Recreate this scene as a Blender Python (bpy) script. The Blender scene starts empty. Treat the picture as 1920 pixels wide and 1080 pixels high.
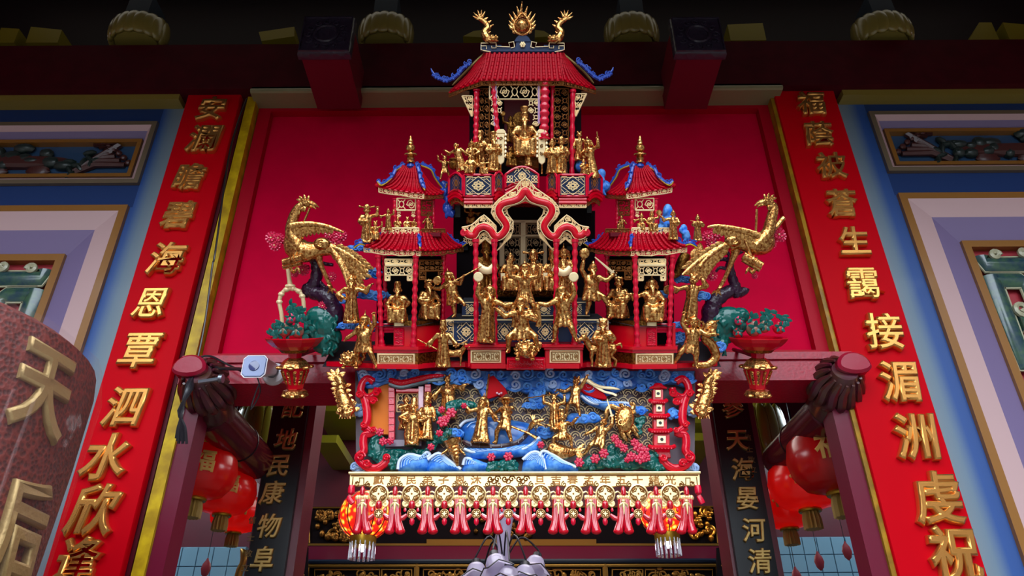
import bpy, bmesh, math, random
from math import sin, cos, pi, radians, sqrt, atan2
from mathutils import Vector as V, Matrix as MX
S = bpy.context.scene; COL = S.collection
random.seed(7)
# ---------------------------------------------------------------- camera, sky, sun, exposure
FPX = 1387.0; TH = radians(30.9); ROLL = radians(0.37)
CAM = V((0.0, -4.0, 1.6))
F = V((0, cos(TH), sin(TH))); U0 = V((0, -sin(TH), cos(TH))); X0 = V((1, 0, 0))
R = X0*cos(ROLL) - U0*sin(ROLL); U = U0*cos(ROLL) + X0*sin(ROLL)
cd = bpy.data.cameras.new('camera'); co = bpy.data.objects.new('camera', cd); COL.objects.link(co)
cd.sensor_width = 36; cd.lens = FPX/1920*36; cd.clip_start = 0.05; cd.clip_end = 200
co.matrix_world = MX(((R.x, U.x, -F.x, CAM.x), (R.y, U.y, -F.y, CAM.y), (R.z, U.z, -F.z, CAM.z), (0, 0, 0, 1)))
S.camera = co
S.view_settings.view_transform = 'Standard'; S.view_settings.look = 'None'
S.view_settings.gamma = 1; S.view_settings.use_curve_mapping = False
S.view_settings.exposure = 0.0
w = bpy.data.worlds.new('sky'); S.world = w; w.use_nodes = True
bg = w.node_tree.nodes['Background']; bg.inputs[0].default_value = (0.80, 0.90, 1.0, 1); bg.inputs[1].default_value = SKY = 5.8
def lamp(name, kind, loc, rot, energy, size=None, color=(1, 1, 1), **kw):
    l = bpy.data.lights.new(name, kind); l.energy = energy; l.color = color
    o = bpy.data.objects.new(name, l); COL.objects.link(o); o.location = loc; o.rotation_euler = rot
    if kind == 'AREA' and size:
        l.shape = 'RECTANGLE'; l.size, l.size_y = size
    for k_, v_ in kw.items(): setattr(l, k_, v_)
    return o
# the porch eave crosses just above the frame; daylight comes in beneath it from an overcast sky
EAVE_Y, EAVE_Z = -2.0, 5.35
# portal that guides sampling to the open front of the porch (gives no light of its own)
po = lamp('porch_portal', 'AREA', (0, EAVE_Y-.15, EAVE_Z/2), (radians(90), 0, 0), 1, (18, EAVE_Z)); po.data.cycles.is_portal = True
# unseen fill added over the hall, daylight wells at the rear sides of the hall, faint fill added above the brackets
lamp('hall_fill', 'AREA', (0, 1.9, 4.5), (0, 0, 0), 55, (2.4, 1.2), color=(1, .93, .86))
lamp('light_well_left', 'AREA', (-3.6, 2.2, 4.4), (0, 0, 0), 42, (1.2, 1.6), color=(.8, .92, 1)); lamp('light_well_right', 'AREA', (3.6, 2.2, 4.4), (0, 0, 0), 46, (1.2, 1.6), color=(.8, .92, 1))
lamp('door_head_fill', 'AREA', (0, .45, 3.3), (0, 0, 0), 14, (1.6, .25), color=(.95, .95, 1))  # unseen fill added to brighten the chandelier and frieze
lamp('roof_space_fill', 'AREA', (0, -.3, 7.5), (0, 0, 0), 7, (9, .6), color=(1, .95, .8))
# ---------------------------------------------------------------- helpers
class Frame:
    def __init__(s, origin, tilt, k, world=False):
        s.k = k; s.world = world
        if world: s.M = MX.Identity(4)
        else:
            f = V((0, cos(tilt), sin(tilt))); u = V((0, -sin(tilt), cos(tilt)))
            r = X0*cos(ROLL) - u*sin(ROLL); u = u*cos(ROLL) + X0*sin(ROLL)
            s.M = MX(((r.x, f.x, u.x, origin.x), (r.y, f.y, u.y, origin.y), (r.z, f.z, u.z, origin.z), (0, 0, 0, 1)))
        s.Mi = s.M.inverted(); s.c = s.Mi @ CAM
    def q(s, px, py, dep=0.0):          # point of the photograph on the plane y = dep of this frame, in frame units
        d = s.Mi.to_3x3() @ (F*FPX + R*(px-960) + U*(540-py))
        t = (dep*s.k - s.c.y)/d.y
        return (s.c + d*t)/s.k
D0 = 3.95; KU = D0/FPX
UP = Frame(CAM + F*D0, TH, KU)                       # upper shrine leans out towards the viewer
_p = CAM + F*D0 + U*(-152*KU)
LO = Frame(_p, radians(6), KU)                       # relief board and valance hang nearly plumb
WD = Frame(V((0, 0, 0)), 0, 1.0, True)
def W(px, py, y=0.0): return WD.q(px, py, y)
class B:
    def __init__(s): s.v = []; s.f = []
    def add(s, vs, fs):
        o = len(s.v); s.v.extend(vs); s.f.extend([tuple(i+o for i in f) for f in fs]); return s
    def box(s, a, b):
        x0, y0, z0 = a; x1, y1, z1 = b
        return s.add([(x0,y0,z0),(x1,y0,z0),(x1,y1,z0),(x0,y1,z0),(x0,y0,z1),(x1,y0,z1),(x1,y1,z1),(x0,y1,z1)],
              [(0,3,2,1),(4,5,6,7),(0,1,5,4),(1,2,6,5),(2,3,7,6),(3,0,4,7)])
    def hexa(s, p):                       # 8 points: front quad (4, ccw) then back quad
        return s.add([tuple(x) for x in p], [(0,1,2,3),(7,6,5,4),(0,4,5,1),(1,5,6,2),(2,6,7,3),(3,7,4,0)])
    def tube(s, pts, r, n=6, sy=1.0, closed=False, cap=True):
        pts = [V(p) for p in pts]; m = len(pts)
        if m < 2: return s
        rs = r if isinstance(r, (list, tuple)) else [r]*m
        ts = []
        for i in range(m):
            a = pts[(i-1) % m] if (closed or i > 0) else pts[i]; b = pts[(i+1) % m] if (closed or i < m-1) else pts[i]
            t = b-a; ts.append(t.normalized() if t.length > 1e-9 else V((0, 0, 1)))
        up = V((0, 1, 0)) if abs(ts[0].y) < .9 else V((1, 0, 0))
        nr = (up - ts[0]*up.dot(ts[0])).normalized()
        vs = []; fs = []
        for i in range(m):
            t = ts[i]; nn = nr - t*nr.dot(t)
            if nn.length > 1e-6: nr = nn.normalized()
            bn = t.cross(nr)
            for j in range(n):
                a = 2*pi*j/n; o = (nr*cos(a) + bn*sin(a))*rs[i]
                vs.append((pts[i].x+o.x, pts[i].y+o.y*sy, pts[i].z+o.z))
        for i in range(m if closed else m-1):
            i2 = (i+1) % m
            for j in range(n):
                j2 = (j+1) % n; fs.append((i*n+j, i*n+j2, i2*n+j2, i2*n+j))
        if cap and not closed:
            fs.append(tuple(range(n-1, -1, -1))); fs.append(tuple((m-1)*n+j for j in range(n)))
        return s.add(vs, fs)
    def ell(s, c, r, seg=10, rings=7, rot=None):
        if not isinstance(r, (list, tuple)): r = (r, r, r)
        vs = []; fs = []; c = V(c)
        def p(v): return tuple(c + (rot @ v if rot else v))
        vs.append(p(V((0, 0, -r[2]))))
        for i in range(1, rings):
            a = -pi/2 + pi*i/rings
            for j in range(seg):
                b = 2*pi*j/seg; vs.append(p(V((r[0]*cos(a)*cos(b), r[1]*cos(a)*sin(b), r[2]*sin(a)))))
        vs.append(p(V((0, 0, r[2])))); L = len(vs)-1
        for j in range(seg):
            j2 = (j+1) % seg; fs.append((0, 1+j2, 1+j))
            for i in range(rings-2): fs.append((1+i*seg+j, 1+i*seg+j2, 1+(i+1)*seg+j2, 1+(i+1)*seg+j))
            fs.append((L, 1+(rings-2)*seg+j, 1+(rings-2)*seg+j2))
        return s.add(vs, fs)
    def prism(s, pts, dy, ch=0.0):        # outline of 3D points (one plane, facing -y), thickness dy towards +y; ch = chamfer of the front edge
        n = len(pts); pts = [V(p) for p in pts]; D = V((0, dy, 0))
        if ch <= 0:
            vs = pts + [p+D for p in pts]
            fs = [tuple(range(n)), tuple(range(2*n-1, n-1, -1))] + [(i, i+n, (i+1) % n+n, (i+1) % n) for i in range(n)]
        else:
            ar = sum(pts[i].x*pts[(i+1) % n].z - pts[(i+1) % n].x*pts[i].z for i in range(n)); sg = 1 if ar > 0 else -1
            ins = []
            for i in range(n):
                a, b, c = pts[i-1], pts[i], pts[(i+1) % n]
                e1 = V((b.x-a.x, 0, b.z-a.z)); e2 = V((c.x-b.x, 0, c.z-b.z))
                e1 = e1.normalized() if e1.length else V((1, 0, 0)); e2 = e2.normalized() if e2.length else e1
                m = V((-(e1.z+e2.z), 0, e1.x+e2.x))*sg
                m = m.normalized() if m.length > 1e-6 else V((0, 0, 1))
                ins.append(b + m*ch)
            vs = ins + [p + V((0, ch if dy > 0 else -ch, 0)) for p in pts] + [p+D for p in pts]
            fs = [tuple(range(n)), tuple(range(3*n-1, 2*n-1, -1))]
            for i in range(n):
                j = (i+1) % n; fs += [(i, i+n, j+n, j), (i+n, i+2*n, j+2*n, j+n)]
        return s.add([tuple(p) for p in vs], fs)
    def lathe(s, c, prof, n=12, axis=None, sy=1.0, fl=None):       # prof: (radius, height); fl(j, i) scales the radius
        c = V(c); vs = []; fs = []; m = len(prof)
        rot = axis.to_track_quat('Z', 'Y').to_matrix() if axis else None
        for i, (r, h) in enumerate(prof):
            for j in range(n):
                a = 2*pi*j/n; rr = r*(fl(j, i) if fl else 1)
                p = V((rr*cos(a), rr*sin(a)*sy, h)); p = rot @ p if rot else p; vs.append(tuple(c+p))
        for i in range(m-1):
            for j in range(n):
                j2 = (j+1) % n; fs.append((i*n+j, i*n+j2, (i+1)*n+j2, (i+1)*n+j))
        fs.append(tuple(range(n-1, -1, -1))); fs.append(tuple((m-1)*n+j for j in range(n)))
        return s.add(vs, fs)
    def grid(s, g, nu, nv):
        vs = [tuple(g(i/nu, j/nv)) for j in range(nv+1) for i in range(nu+1)]
        return s.add(vs, [(j*(nu+1)+i, j*(nu+1)+i+1, (j+1)*(nu+1)+i+1, (j+1)*(nu+1)+i) for j in range(nv) for i in range(nu)])
MATS = {}
def lin(h):
    h = h.lstrip('#'); o = []
    for i in (0, 2, 4):
        c = int(h[i:i+2], 16)/255; o.append(c/12.92 if c <= .04045 else ((c+.055)/1.055)**2.4)
    return tuple(o)
def mat(name, col, rough=.5, metal=0.0, bump=0.0, scale=30.0, var=0.0, coat=0.0, emit=0.0, col2=None, kind='noise', trans=0.0, alpha=1.0, spec=.5):
    if name in MATS: return MATS[name]
    m = bpy.data.materials.new(name); m.use_nodes = True; nt = m.node_tree; N = nt.nodes; p = N['Principled BSDF']
    c = lin(col); p.inputs['Base Color'].default_value = (*c, 1); p.inputs['Roughness'].default_value = rough
    p.inputs['Metallic'].default_value = metal; p.inputs['Coat Weight'].default_value = coat; p.inputs['Coat Roughness'].default_value = .12
    p.inputs['Specular IOR Level'].default_value = spec
    p.inputs['Transmission Weight'].default_value = trans; p.inputs['Alpha'].default_value = alpha
    if emit: p.inputs['Emission Color'].default_value = (*c, 1); p.inputs['Emission Strength'].default_value = emit
    if bump or var or col2:
        tc = N.new('ShaderNodeTexCoord')
        if kind == 'voronoi':
            t = N.new('ShaderNodeTexVoronoi'); t.inputs['Scale'].default_value = scale; fac = t.outputs['Distance']
        elif kind == 'wave':
            t = N.new('ShaderNodeTexWave'); t.inputs['Scale'].default_value = scale; t.inputs['Distortion'].default_value = 3; fac = t.outputs['Fac']
        else:
            t = N.new('ShaderNodeTexNoise'); t.inputs['Scale'].default_value = scale; t.inputs['Detail'].default_value = 3; fac = t.outputs['Fac']
        nt.links.new(tc.outputs['Object'], t.inputs['Vector'])
        if bump:
            bn = N.new('ShaderNodeBump'); bn.inputs['Strength'].default_value = bump; bn.inputs['Distance'].default_value = .004
            nt.links.new(fac, bn.inputs['Height']); nt.links.new(bn.outputs['Normal'], p.inputs['Normal'])
        if var or col2:
            r = N.new('ShaderNodeValToRGB'); r.color_ramp.elements[0].position = .35; r.color_ramp.elements[1].position = .65
            c2 = lin(col2) if col2 else tuple(x*(1-var) for x in c)
            r.color_ramp.elements[0].color = (*c2, 1); r.color_ramp.elements[1].color = (*c, 1)
            nt.links.new(fac, r.inputs['Fac']); nt.links.new(r.outputs['Color'], p.inputs['Base Color'])
    MATS[name] = m; return m
def gradmat(name, axis, stops, rough=.5, coat=0.0):       # painted colour bands across world x: [(x, hex)]
    m = bpy.data.materials.new(name); m.use_nodes = True; nt = m.node_tree; N = nt.nodes; p = N['Principled BSDF']
    g = N.new('ShaderNodeNewGeometry'); sp = N.new('ShaderNodeSeparateXYZ'); mr = N.new('ShaderNodeMapRange'); r = N.new('ShaderNodeValToRGB')
    a, b = stops[0][0], stops[-1][0]
    nt.links.new(g.outputs['Position'], sp.inputs[0]); nt.links.new(sp.outputs[axis], mr.inputs['Value'])
    mr.inputs['From Min'].default_value = a; mr.inputs['From Max'].default_value = b
    nt.links.new(mr.outputs[0], r.inputs['Fac']); cr = r.color_ramp
    for i, (x, h) in enumerate(stops):
        e = cr.elements[i] if i < 2 else cr.elements.new(.5)
        if i == 0: e.position = 0
    while len(cr.elements) > len(stops): cr.elements.remove(cr.elements[-1])
    for i, (x, h) in enumerate(stops):
        cr.elements[i].position = (x-a)/(b-a)
    for i, (x, h) in enumerate(sorted(stops, key=lambda s_: (s_[0]-a)/(b-a))): cr.elements[i].color = (*lin(h), 1)
    nt.links.new(r.outputs['Color'], p.inputs['Base Color']); p.inputs['Roughness'].default_value = rough; p.inputs['Coat Weight'].default_value = coat
    return m
ORG = {}
def tag(o, label=None, cat=None, group=None, kind=None):
    if label: o['label'] = label
    if cat: o['category'] = cat
    if group: o['group'] = group
    if kind: o['kind'] = kind
    return o
def thing(name, label, cat, org, fr=UP, group=None):
    o = bpy.data.objects.new(name, None); COL.objects.link(o); o.empty_display_size = .05
    org = V(org); o.matrix_world = fr.M @ MX.Translation(org*fr.k); ORG[o.name] = (org, fr)
    return tag(o, label, cat, group)
def mesh_of(b, k, org, smooth=True, ang=.65):
    me = bpy.data.meshes.new('m'); ox, oy, oz = org
    me.from_pydata([((x-ox)*k, (y-oy)*k, (z-oz)*k) for x, y, z in b.v], [], b.f)
    if smooth:
        me.polygons.foreach_set('use_smooth', [True]*len(me.polygons)); me.set_sharp_from_angle(angle=ang)
    return me
def part(b, name, m, parent, label=None, smooth=True, ang=.65, kind=None):
    org, fr = ORG[parent.name]
    me = mesh_of(b, fr.k, org, smooth, ang); me.name = name
    if m: me.materials.append(m)
    o = bpy.data.objects.new(name, me); COL.objects.link(o); o.parent = parent; ORG[o.name] = (org, fr)
    return tag(o, label, None, None, kind)
def solo(b, name, m, label=None, cat=None, fr=UP, org=None, group=None, kind=None, smooth=True, ang=.65):
    xs = list(zip(*b.v))
    if org is None: org = ((min(xs[0])+max(xs[0]))/2, (min(xs[1])+max(xs[1]))/2, min(xs[2]))
    org = V(org); me = mesh_of(b, fr.k, org, smooth, ang); me.name = name
    if m: me.materials.append(m)
    o = bpy.data.objects.new(name, me); COL.objects.link(o); o.matrix_world = fr.M @ MX.Translation(org*fr.k); ORG[o.name] = (org, fr)
    return tag(o, label, cat, group, kind)
def struct(b, name, m, fr=WD, smooth=True, ang=.65): return solo(b, name, m, fr=fr, kind='structure', smooth=smooth, ang=ang)
TXT = {}
def glyph(ch, ext=.03, bev=.02, off=.0):
    """mesh verts/faces of one character, unit size, centred, in the xz plane facing -y"""
    key = (ch, ext, bev, off)
    if key in TXT: return TXT[key]
    cu = bpy.data.curves.new('t', 'FONT'); cu.body = ch; cu.size = 1; cu.extrude = ext; cu.bevel_depth = bev; cu.bevel_resolution = 1; cu.offset = off; cu.resolution_u = 4
    o = bpy.data.objects.new('t', cu); COL.objects.link(o); dg = bpy.context.evaluated_depsgraph_get()
    me = o.evaluated_get(dg).to_mesh(); vs = [v.co.copy() for v in me.vertices]; fs = [tuple(p.vertices) for p in me.polygons]
    o.evaluated_get(dg).to_mesh_clear(); bpy.data.objects.remove(o)
    xs = [v.x for v in vs]; ys = [v.y for v in vs]; cx = (min(xs)+max(xs))/2; cy = (min(ys)+max(ys))/2
    TXT[key] = ([(v.x-cx, -v.z, v.y-cy) for v in vs], fs); return TXT[key]
def write(b, ch, c, sx, sz=None, rot=0.0, sd=None, shear=0.0, **kw):
    sz = sz or sx; vs, fs = glyph(ch, **kw); c = V(c); ca, sa = cos(rot), sin(rot); sd = sd or sx
    out = []
    for x, y, z in vs:
        x, z = x*sx + z*shear*sz, z*sz; out.append((c.x + x*ca - z*sa, c.y + y*sd, c.z + x*sa + z*ca))
    b.add(out, fs)
def spiral(c, r0, turns, a0=0.0, n=None, dirn=1, rend=.12):
    n = n or int(10*turns)+2; c = V(c); out = []
    for i in range(n+1):
        t = i/n; a = a0 + dirn*2*pi*turns*t; r = r0*(1-t*(1-rend)); out.append(c + V((r*cos(a), 0, r*sin(a))))
    return out
def smoothpath(pts, n=4):                # Catmull-Rom through points
    pts = [V(p) for p in pts]; out = []
    for i in range(len(pts)-1):
        p0 = pts[max(i-1, 0)]; p1 = pts[i]; p2 = pts[i+1]; p3 = pts[min(i+2, len(pts)-1)]
        for j in range(n):
            t = j/n; out.append(.5*((2*p1) + (p2-p0)*t + (2*p0-5*p1+4*p2-p3)*t*t + (3*p1-p0-3*p2+p3)*t**3))
    return out + [pts[-1]]
def lerp(a, b, t): return a + (b-a)*t
# ---------------------------------------------------------------- materials
RED = mat('red_lacquer', '#bc0012', .42, bump=.06, scale=14, spec=.05)
TILER = mat('roof_tile_red', '#b0001a', .38, bump=.25, scale=90, spec=.1)
PANELRED = mat('panel_red', '#ca0032', .5, bump=.05, scale=6, var=.08, spec=.03)
DKRED = mat('dark_red_paint', '#6a0a1e', .42, coat=.08, bump=.08, scale=8, var=.2, spec=.2)
LACQ = mat('wet_lacquer', '#c40020', .12, coat=1, bump=.15, scale=110, spec=.5); LACQ.node_tree.nodes['Principled BSDF'].inputs['Coat IOR'].default_value = 1.55
SHRED = mat('shrine_red', '#d0001e', .2, coat=.35, bump=.25, scale=90, spec=.3)
POSTRED = mat('post_red', '#d4002e', .18, coat=.5, bump=.5, scale=130, spec=.4)
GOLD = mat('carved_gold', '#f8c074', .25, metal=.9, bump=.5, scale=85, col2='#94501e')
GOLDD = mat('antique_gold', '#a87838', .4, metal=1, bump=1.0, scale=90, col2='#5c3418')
CREAM = mat('pale_gold', '#ffe4b0', .42, metal=.3, bump=.3, scale=70)  # sky reflection on front-facing gilt lace is put into this pale colour
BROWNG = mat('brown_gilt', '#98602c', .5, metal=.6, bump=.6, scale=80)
BRASSY = mat('gold_character', '#e0a054', .27, metal=.85, bump=.06, scale=10)
NAVY = mat('navy_paint', '#22355c', .35, coat=.1, bump=.15, scale=40, spec=.3)
ROYAL = mat('royal_blue_paint', '#1c42a4', .22, coat=.3, bump=.6, scale=60, spec=.4)
SKYB = mat('sky_blue_paint', '#1a68d4', .3, coat=.12, bump=.3, scale=30, col2='#66a4ea', spec=.2)
CLOUDB = mat('cloud_blue_paint', '#1a5cbc', .3, coat=.1, bump=.4, scale=26, col2='#5c96de', spec=.2)
GREEN = mat('green_paint', '#065c54', .2, coat=.35, bump=.8, scale=40, spec=.4)
PURP = mat('plum_bark', '#331430', .22, coat=.4, bump=.9, scale=60, kind='voronoi', spec=.4)
PEONY = mat('peony_red', '#cc1440', .3, coat=.25, bump=.5, scale=80, spec=.4)
PINKF = mat('pink_blossom', '#e23864', .28, coat=.5, bump=.6, scale=80, spec=.4)
WHITE = mat('white_foam', '#d4e0f4', .35, coat=.2)
OCHT = mat('ochre_trim', '#a87c10', .4, bump=.25, scale=12, coat=.08, col2='#7c5a0c', spec=.25)
YEL = mat('yellow_trim', '#c9a50c', .4, bump=.25, scale=12, coat=.08, col2='#a07c08', spec=.25)
GREYG = mat('worn_gold_trim', '#8a8460', .35, bump=.6, scale=25, metal=.2, coat=.2)
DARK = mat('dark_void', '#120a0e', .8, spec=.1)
CHAR = mat('dark_floor', '#2c2c32', .7, bump=.2, scale=40, spec=.2)
BLACK = mat('black_lacquer', '#07090c', .35, coat=.1, spec=.3)
# ================================================================ setting
def poly(b, pts, y, dy, ch=0): b.prism([W(px, py, y) for px, py in pts], dy, ch); return b
# floors, porch roof and eave (outside the frame, they shape the light)
struct(B().box((-9, -2.6, -.1), (9, 9, 0)), 'floor', mat('stone_floor', '#6a655e', .6, bump=.1, scale=4))
struct(B().box((-40, -60, -.2), (40, -2.6, -.05)), 'ground', mat('courtyard_paving', '#66625c', .8, bump=.1, scale=2))
struct(B().box((-9, -2.2, 7.6), (9, .6, 7.8)), 'ceiling', mat('dark_timber', '#1c1014', .7))
struct(B().box((-9, -2.15, EAVE_Z), (9, -2.0, 7.6)), 'trim_7', DKRED)
for i, sx in enumerate((-1, 1)):
    struct(B().box((sx*9-1, -40, 0), (sx*9+1, -2.7, 9)), 'wall_light_mask_east' if sx > 0 else 'wall_light_mask_west', mat('light_mask', '#4a3834', .8))  # unseen dark masses, added to narrow the sky and sharpen reflected streaks
    struct(B().box((sx*9-.1, -2.2, 0), (sx*9+.1, 9, 7.8)), 'wall_east' if sx > 0 else 'wall_west', DKRED)
PT = [(480, 185), (1440, 182)]
# transom panel behind the shrine
X = lambda px, py, y=0: W(px, py, y)
zt = W(960, 178, 0).z; zb = W(960, 668, 0).z
def colx(pxt, pyt, pxb, pyb, y=0):          # world x of an edge that is upright in the place
    return .5*(W(pxt, pyt, y).x + W(pxb, pyb, y).x)
xl = colx(478, 190, 395, 660); xr = colx(1436, 190, 1566, 660)
b = B(); b.box((xl-.3, .06, zb-.1), (xr+.3, .12, zt+.1)); wn = struct(b, 'wall_north', PANELRED)
b = B(); iw = .09                             # raised border of the transom panel
for a, c in (((xl, .0, zb), (xl+iw, .06, zt)), ((xr-iw, .0, zb), (xr, .06, zt)), ((xl+iw, .0, zt-.15), (xr-iw, .06, zt)), ((xl+iw, 0, zb), (xr-iw, .06, zb+.03))): b.box(a, c)
struct(b, 'trim_1', mat('border_red', '#a8001e', .45, bump=.05, scale=8, spec=.15))
# lintel
z0 = W(960, 716, -.12).z; z1 = W(960, 668, -.12).z; z1 = max(z1, z0+.15)
b = B(); b.box((xl-.05, -.12, z0), (xr+.05, .22, z1)); b.box((xl-.05, -.135, z1-.035), (xr+.05, -.1, z1+.01))
struct(b, 'trim_2', mat('lintel_red', '#a8062a', .3, coat=.12, bump=.35, scale=60, var=.25, spec=.3))
ZL = z0
# yellow corner strips beside the transom and down the door jambs
def vstrip(name, pxt, pxb, wpx, y0, y1, m, ztop, zbot):
    x = colx(pxt, 200, pxb, 1070, y0); wd = wpx*.00325
    return struct(B().box((x, y0, zbot), (x+wd, y1, ztop)), name, m)
vstrip('trim_3', 458, 251, 20, -.07, .05, YEL, zt+.02, 0); vstrip('trim_4', 1438, 1686, 17, -.07, .05, OCHT, zt+.02, 0)
xj0 = colx(462, 200, 255, 1070); xj1 = colx(1441, 200, 1689, 1070)
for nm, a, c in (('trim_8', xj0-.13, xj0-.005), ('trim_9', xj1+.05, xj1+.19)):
    struct(B().box((a, -.03, 0), (c, .05, zt)), nm, mat('jamb_dark_red', '#4c0616', .4, coat=.1, spec=.3))  # dark red strips just outside the yellow ones
# long ledges above transom and side walls
zt1 = W(960, 174, -.12).z
b = B(); b.tube([(xl-.02, -.15, zt1), (xr+.05, -.15, zt1)], .02, 8); b.box((xl-.02, -.15, zt1-.02), (xr+.05, .05, zt1+.045)); struct(b, 'trim_5', GREYG)
ze = W(960, 176, -.12).z
for nm, x0_, x1_ in (('trim_10', -5.6, W(352, 180).x), ('trim_11', W(1565, 175).x, 5.6)):
    b = B(); b.box((x0_, -.1, ze-.01), (x1_, .02, ze+.045)); struct(b, nm, mat('ledge_gold', '#8e7a34', .4, bump=.5, scale=20, coat=.3))
# architrave
za = W(960, 80, -.15).z
struct(B().box((-6, -.15, ze+.04), (6, .3, za)), 'trim_6', mat('architrave_red', '#4c0816', .6, bump=.1, scale=8, var=.25, spec=.15))
struct(B().box((-6, .5, za-.2), (6, .62, 7.6)), 'wall_upper', mat('dark_gap', '#1a0c10', .7))
# side walls -----------------------------------------------------------------
#blueL = gradmat('blue_wall_left', 'X', [(-2.75, '#1c3460'), (-2.50, '#20407a'), (-2.28, '#34568a'), (-2.18, '#74848e')], .5, .05)
#blueR = gradmat('blue_wall_right', 'X', [(2.18, '#84929a'), (2.36, '#647c98'), (2.5, '#2c5094'), (2.85, '#203c70')], .5, .05)
BLW = mat('deep_blue_wall', '#183468', .55, bump=.1, scale=6, coat=.05, spec=.3)
PINKP = mat('rose_grey_paint', '#c4a2a2', .45, coat=.06, bump=.1, scale=10)
LILAC = mat('lilac_paint', '#7c6c92', .45, coat=.06, bump=.1, scale=10)
OCHRE = mat('ochre_edge', '#8c5c22', .38, coat=.3, bump=.2, scale=20)
FRET = mat('fret_green', '#3c5c44', .25, coat=.6, bump=.3, scale=20, col2='#22404c')
FRETE = mat('fret_edge', '#aaa688', .35, coat=.4)
FRETR = mat('fret_red', '#a02a34', .4, coat=.2)
def sidewall(s):
    m = (lambda x: x) if s < 0 else (lambda x: 1920-x)
    # photograph measurements, left side / right side
    if s < 0: e1, e2 = (300, 228), (262, 343); f1, f2 = (248, 384), (150, 668); cx = colx(358, 190, 72, 1070)
    else: e1, e2 = (1627, 218), (1664, 330); f1, f2 = (1683, 371), (1783, 668); cx = colx(1562, 190, 1855, 1075)
    xe = W(e1[0], e1[1]).x; ztp = W(960, e1[1]).z; zbp = W(960, e2[1]).z; zf = W(960, f1[1]).z
    xf = .5*(W(*f1).x + W(*f2).x); far = s*5.2
    def bx(b, xa, xb, ya, yb, za_, zb_): b.box((min(xa, xb), ya, min(za_, zb_)), (max(xa, xb), yb, max(za_, zb_)))
    nm = 'wall_left' if s < 0 else 'wall_right'
    b = B(); bx(b, cx-s*.2, far, .10, .2, 0, ze); wall = struct(b, nm, BLW)
    ORG[wall.name] = (V(wall.location), WD)
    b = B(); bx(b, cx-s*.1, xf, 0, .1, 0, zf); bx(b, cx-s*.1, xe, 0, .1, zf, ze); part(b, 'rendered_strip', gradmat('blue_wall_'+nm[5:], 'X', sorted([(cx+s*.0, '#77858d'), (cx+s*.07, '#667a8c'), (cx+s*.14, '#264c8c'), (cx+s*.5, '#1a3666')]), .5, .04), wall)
    b = B(); bx(b, xe, far, 0, .1, ztp, ze); bx(b, xf, far, 0, .1, zf, zbp); bx(b, xf, xe, 0, .1, zf, zbp); part(b, 'rendered_band', BLW, wall)
    # recessed panel frames: outer lip, splayed border, inner rim
    def panel(nm, x1, za_, zb_, lip, wsp, rim, label, ochre_top):
        t = thing(nm, label, 'wall relief', V((x1+s*1.2, .1, zb_)), WD)
        x2 = x1 + s*3.0
        def ring(d0, d1, y0, y1, name, mm):
            b = B()
            def c(d, y): return [V((x1+s*d, y, za_-d)), V((x2-s*d, y, za_-d)), V((x2-s*d, y, zb_+d)), V((x1+s*d, y, zb_+d))]
            A, Bq = c(d0, y0), c(d1, y1)
            A2, B2 = c(d0, .1), c(d1, .1)
            for i in range(4):
                j = (i+1) % 4; b.hexa([A[i], A[j], Bq[j], Bq[i], A2[i], A2[j], B2[j], B2[i]])
            return part(b, name, mm, t, smooth=False)
        ring(0, lip, -.03, -.03, 'outer_lip', ochre_top); ring(lip, lip+wsp*.45, -.03, .0, 'splayed_border', PINKP)
        ring(lip+wsp*.45, lip+wsp, .0, .06, 'inner_border', LILAC)
        ring(lip+wsp, lip+wsp+rim, .035, .035, 'ochre_rim', OCHRE)
        return t, lip+wsp+rim, x2
    t, d, x2 = panel('flower_bowl_relief', xe, ztp, zbp, .035, .075, .03,
        'dim upper wall panel with dark carved flower bowl, ' + ('left of the shrine' if s < 0 else 'right of the shrine'), mat('dull_lip', '#6b5c48', .4, coat=.3))
    b = B(); bx(b, xe+s*d, x2-s*d, .085, .1, ztp-d, zbp+d); part(b, 'backing', mat('slate_blue_field', '#2c4a6c', .35, coat=.4, bump=.2, scale=8), t)
    RB = mat('relief_brown', '#4a2420', .4, coat=.12, bump=.5, scale=30); RG = mat('relief_green', '#1e2c28', .4, coat=.12, bump=.5, scale=30)
    zc = (ztp+zbp)/2; hh = (ztp-zbp)/2-d
    b = B(); xx = xe+s*.26                                      # flowering spray near the frame end
    for i in range(7):
        a = i/6; b.tube([(xx+s*.30, .075, zc-hh*.8), (xx+s*(.12-.02*i)+s*.02, .06, zc-hh*.3+.03*i), (xx-s*.07+s*.045*i, .06, zc-.05+.045*i*(1-.05*i))], [.03, .028, .02], 6, .8)
        b.ell((xx-s*.09+s*.045*i, .06, zc-.03+.05*i*(1-.06*i)), (.024, .02, .024), 7, 5)
    part(b, 'flower_spray', RB, t)
    b = B(); xc = xe+s*1.1
    b.lathe((xc, .07, zc-hh*.35), [(.28, -.02), (.5, 0), (.52, .05), (.48, .07)], 20, sy=.08); part(b, 'footed_tray', RB, t)
    for i in range(3): part(B().lathe((xc-.3+.3*i, .07, zc-hh*.9), [(.05, 0), (.09, .03), (.06, .08), (.09, .12)], 10, sy=.3), 'tray_foot', RB, t)
    b = B()
    for i in range(26):
        a = random.uniform(-.5, .5); b.ell((xc+a, .06, zc-.06+random.uniform(0, .2)*(1-abs(a))), (random.uniform(.04, .08), .035, random.uniform(.03, .06)), 8, 6)
    for i in range(10):
        a = .36+.02*i; b.ell((xc-s*(a+.15), .06, zc-.05+random.uniform(-.1, .12)), (.05, .03, .02), 7, 5, MX.Rotation(i, 3, 'Y'))
    part(b, 'fruit_and_leaves', RG, t)
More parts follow.
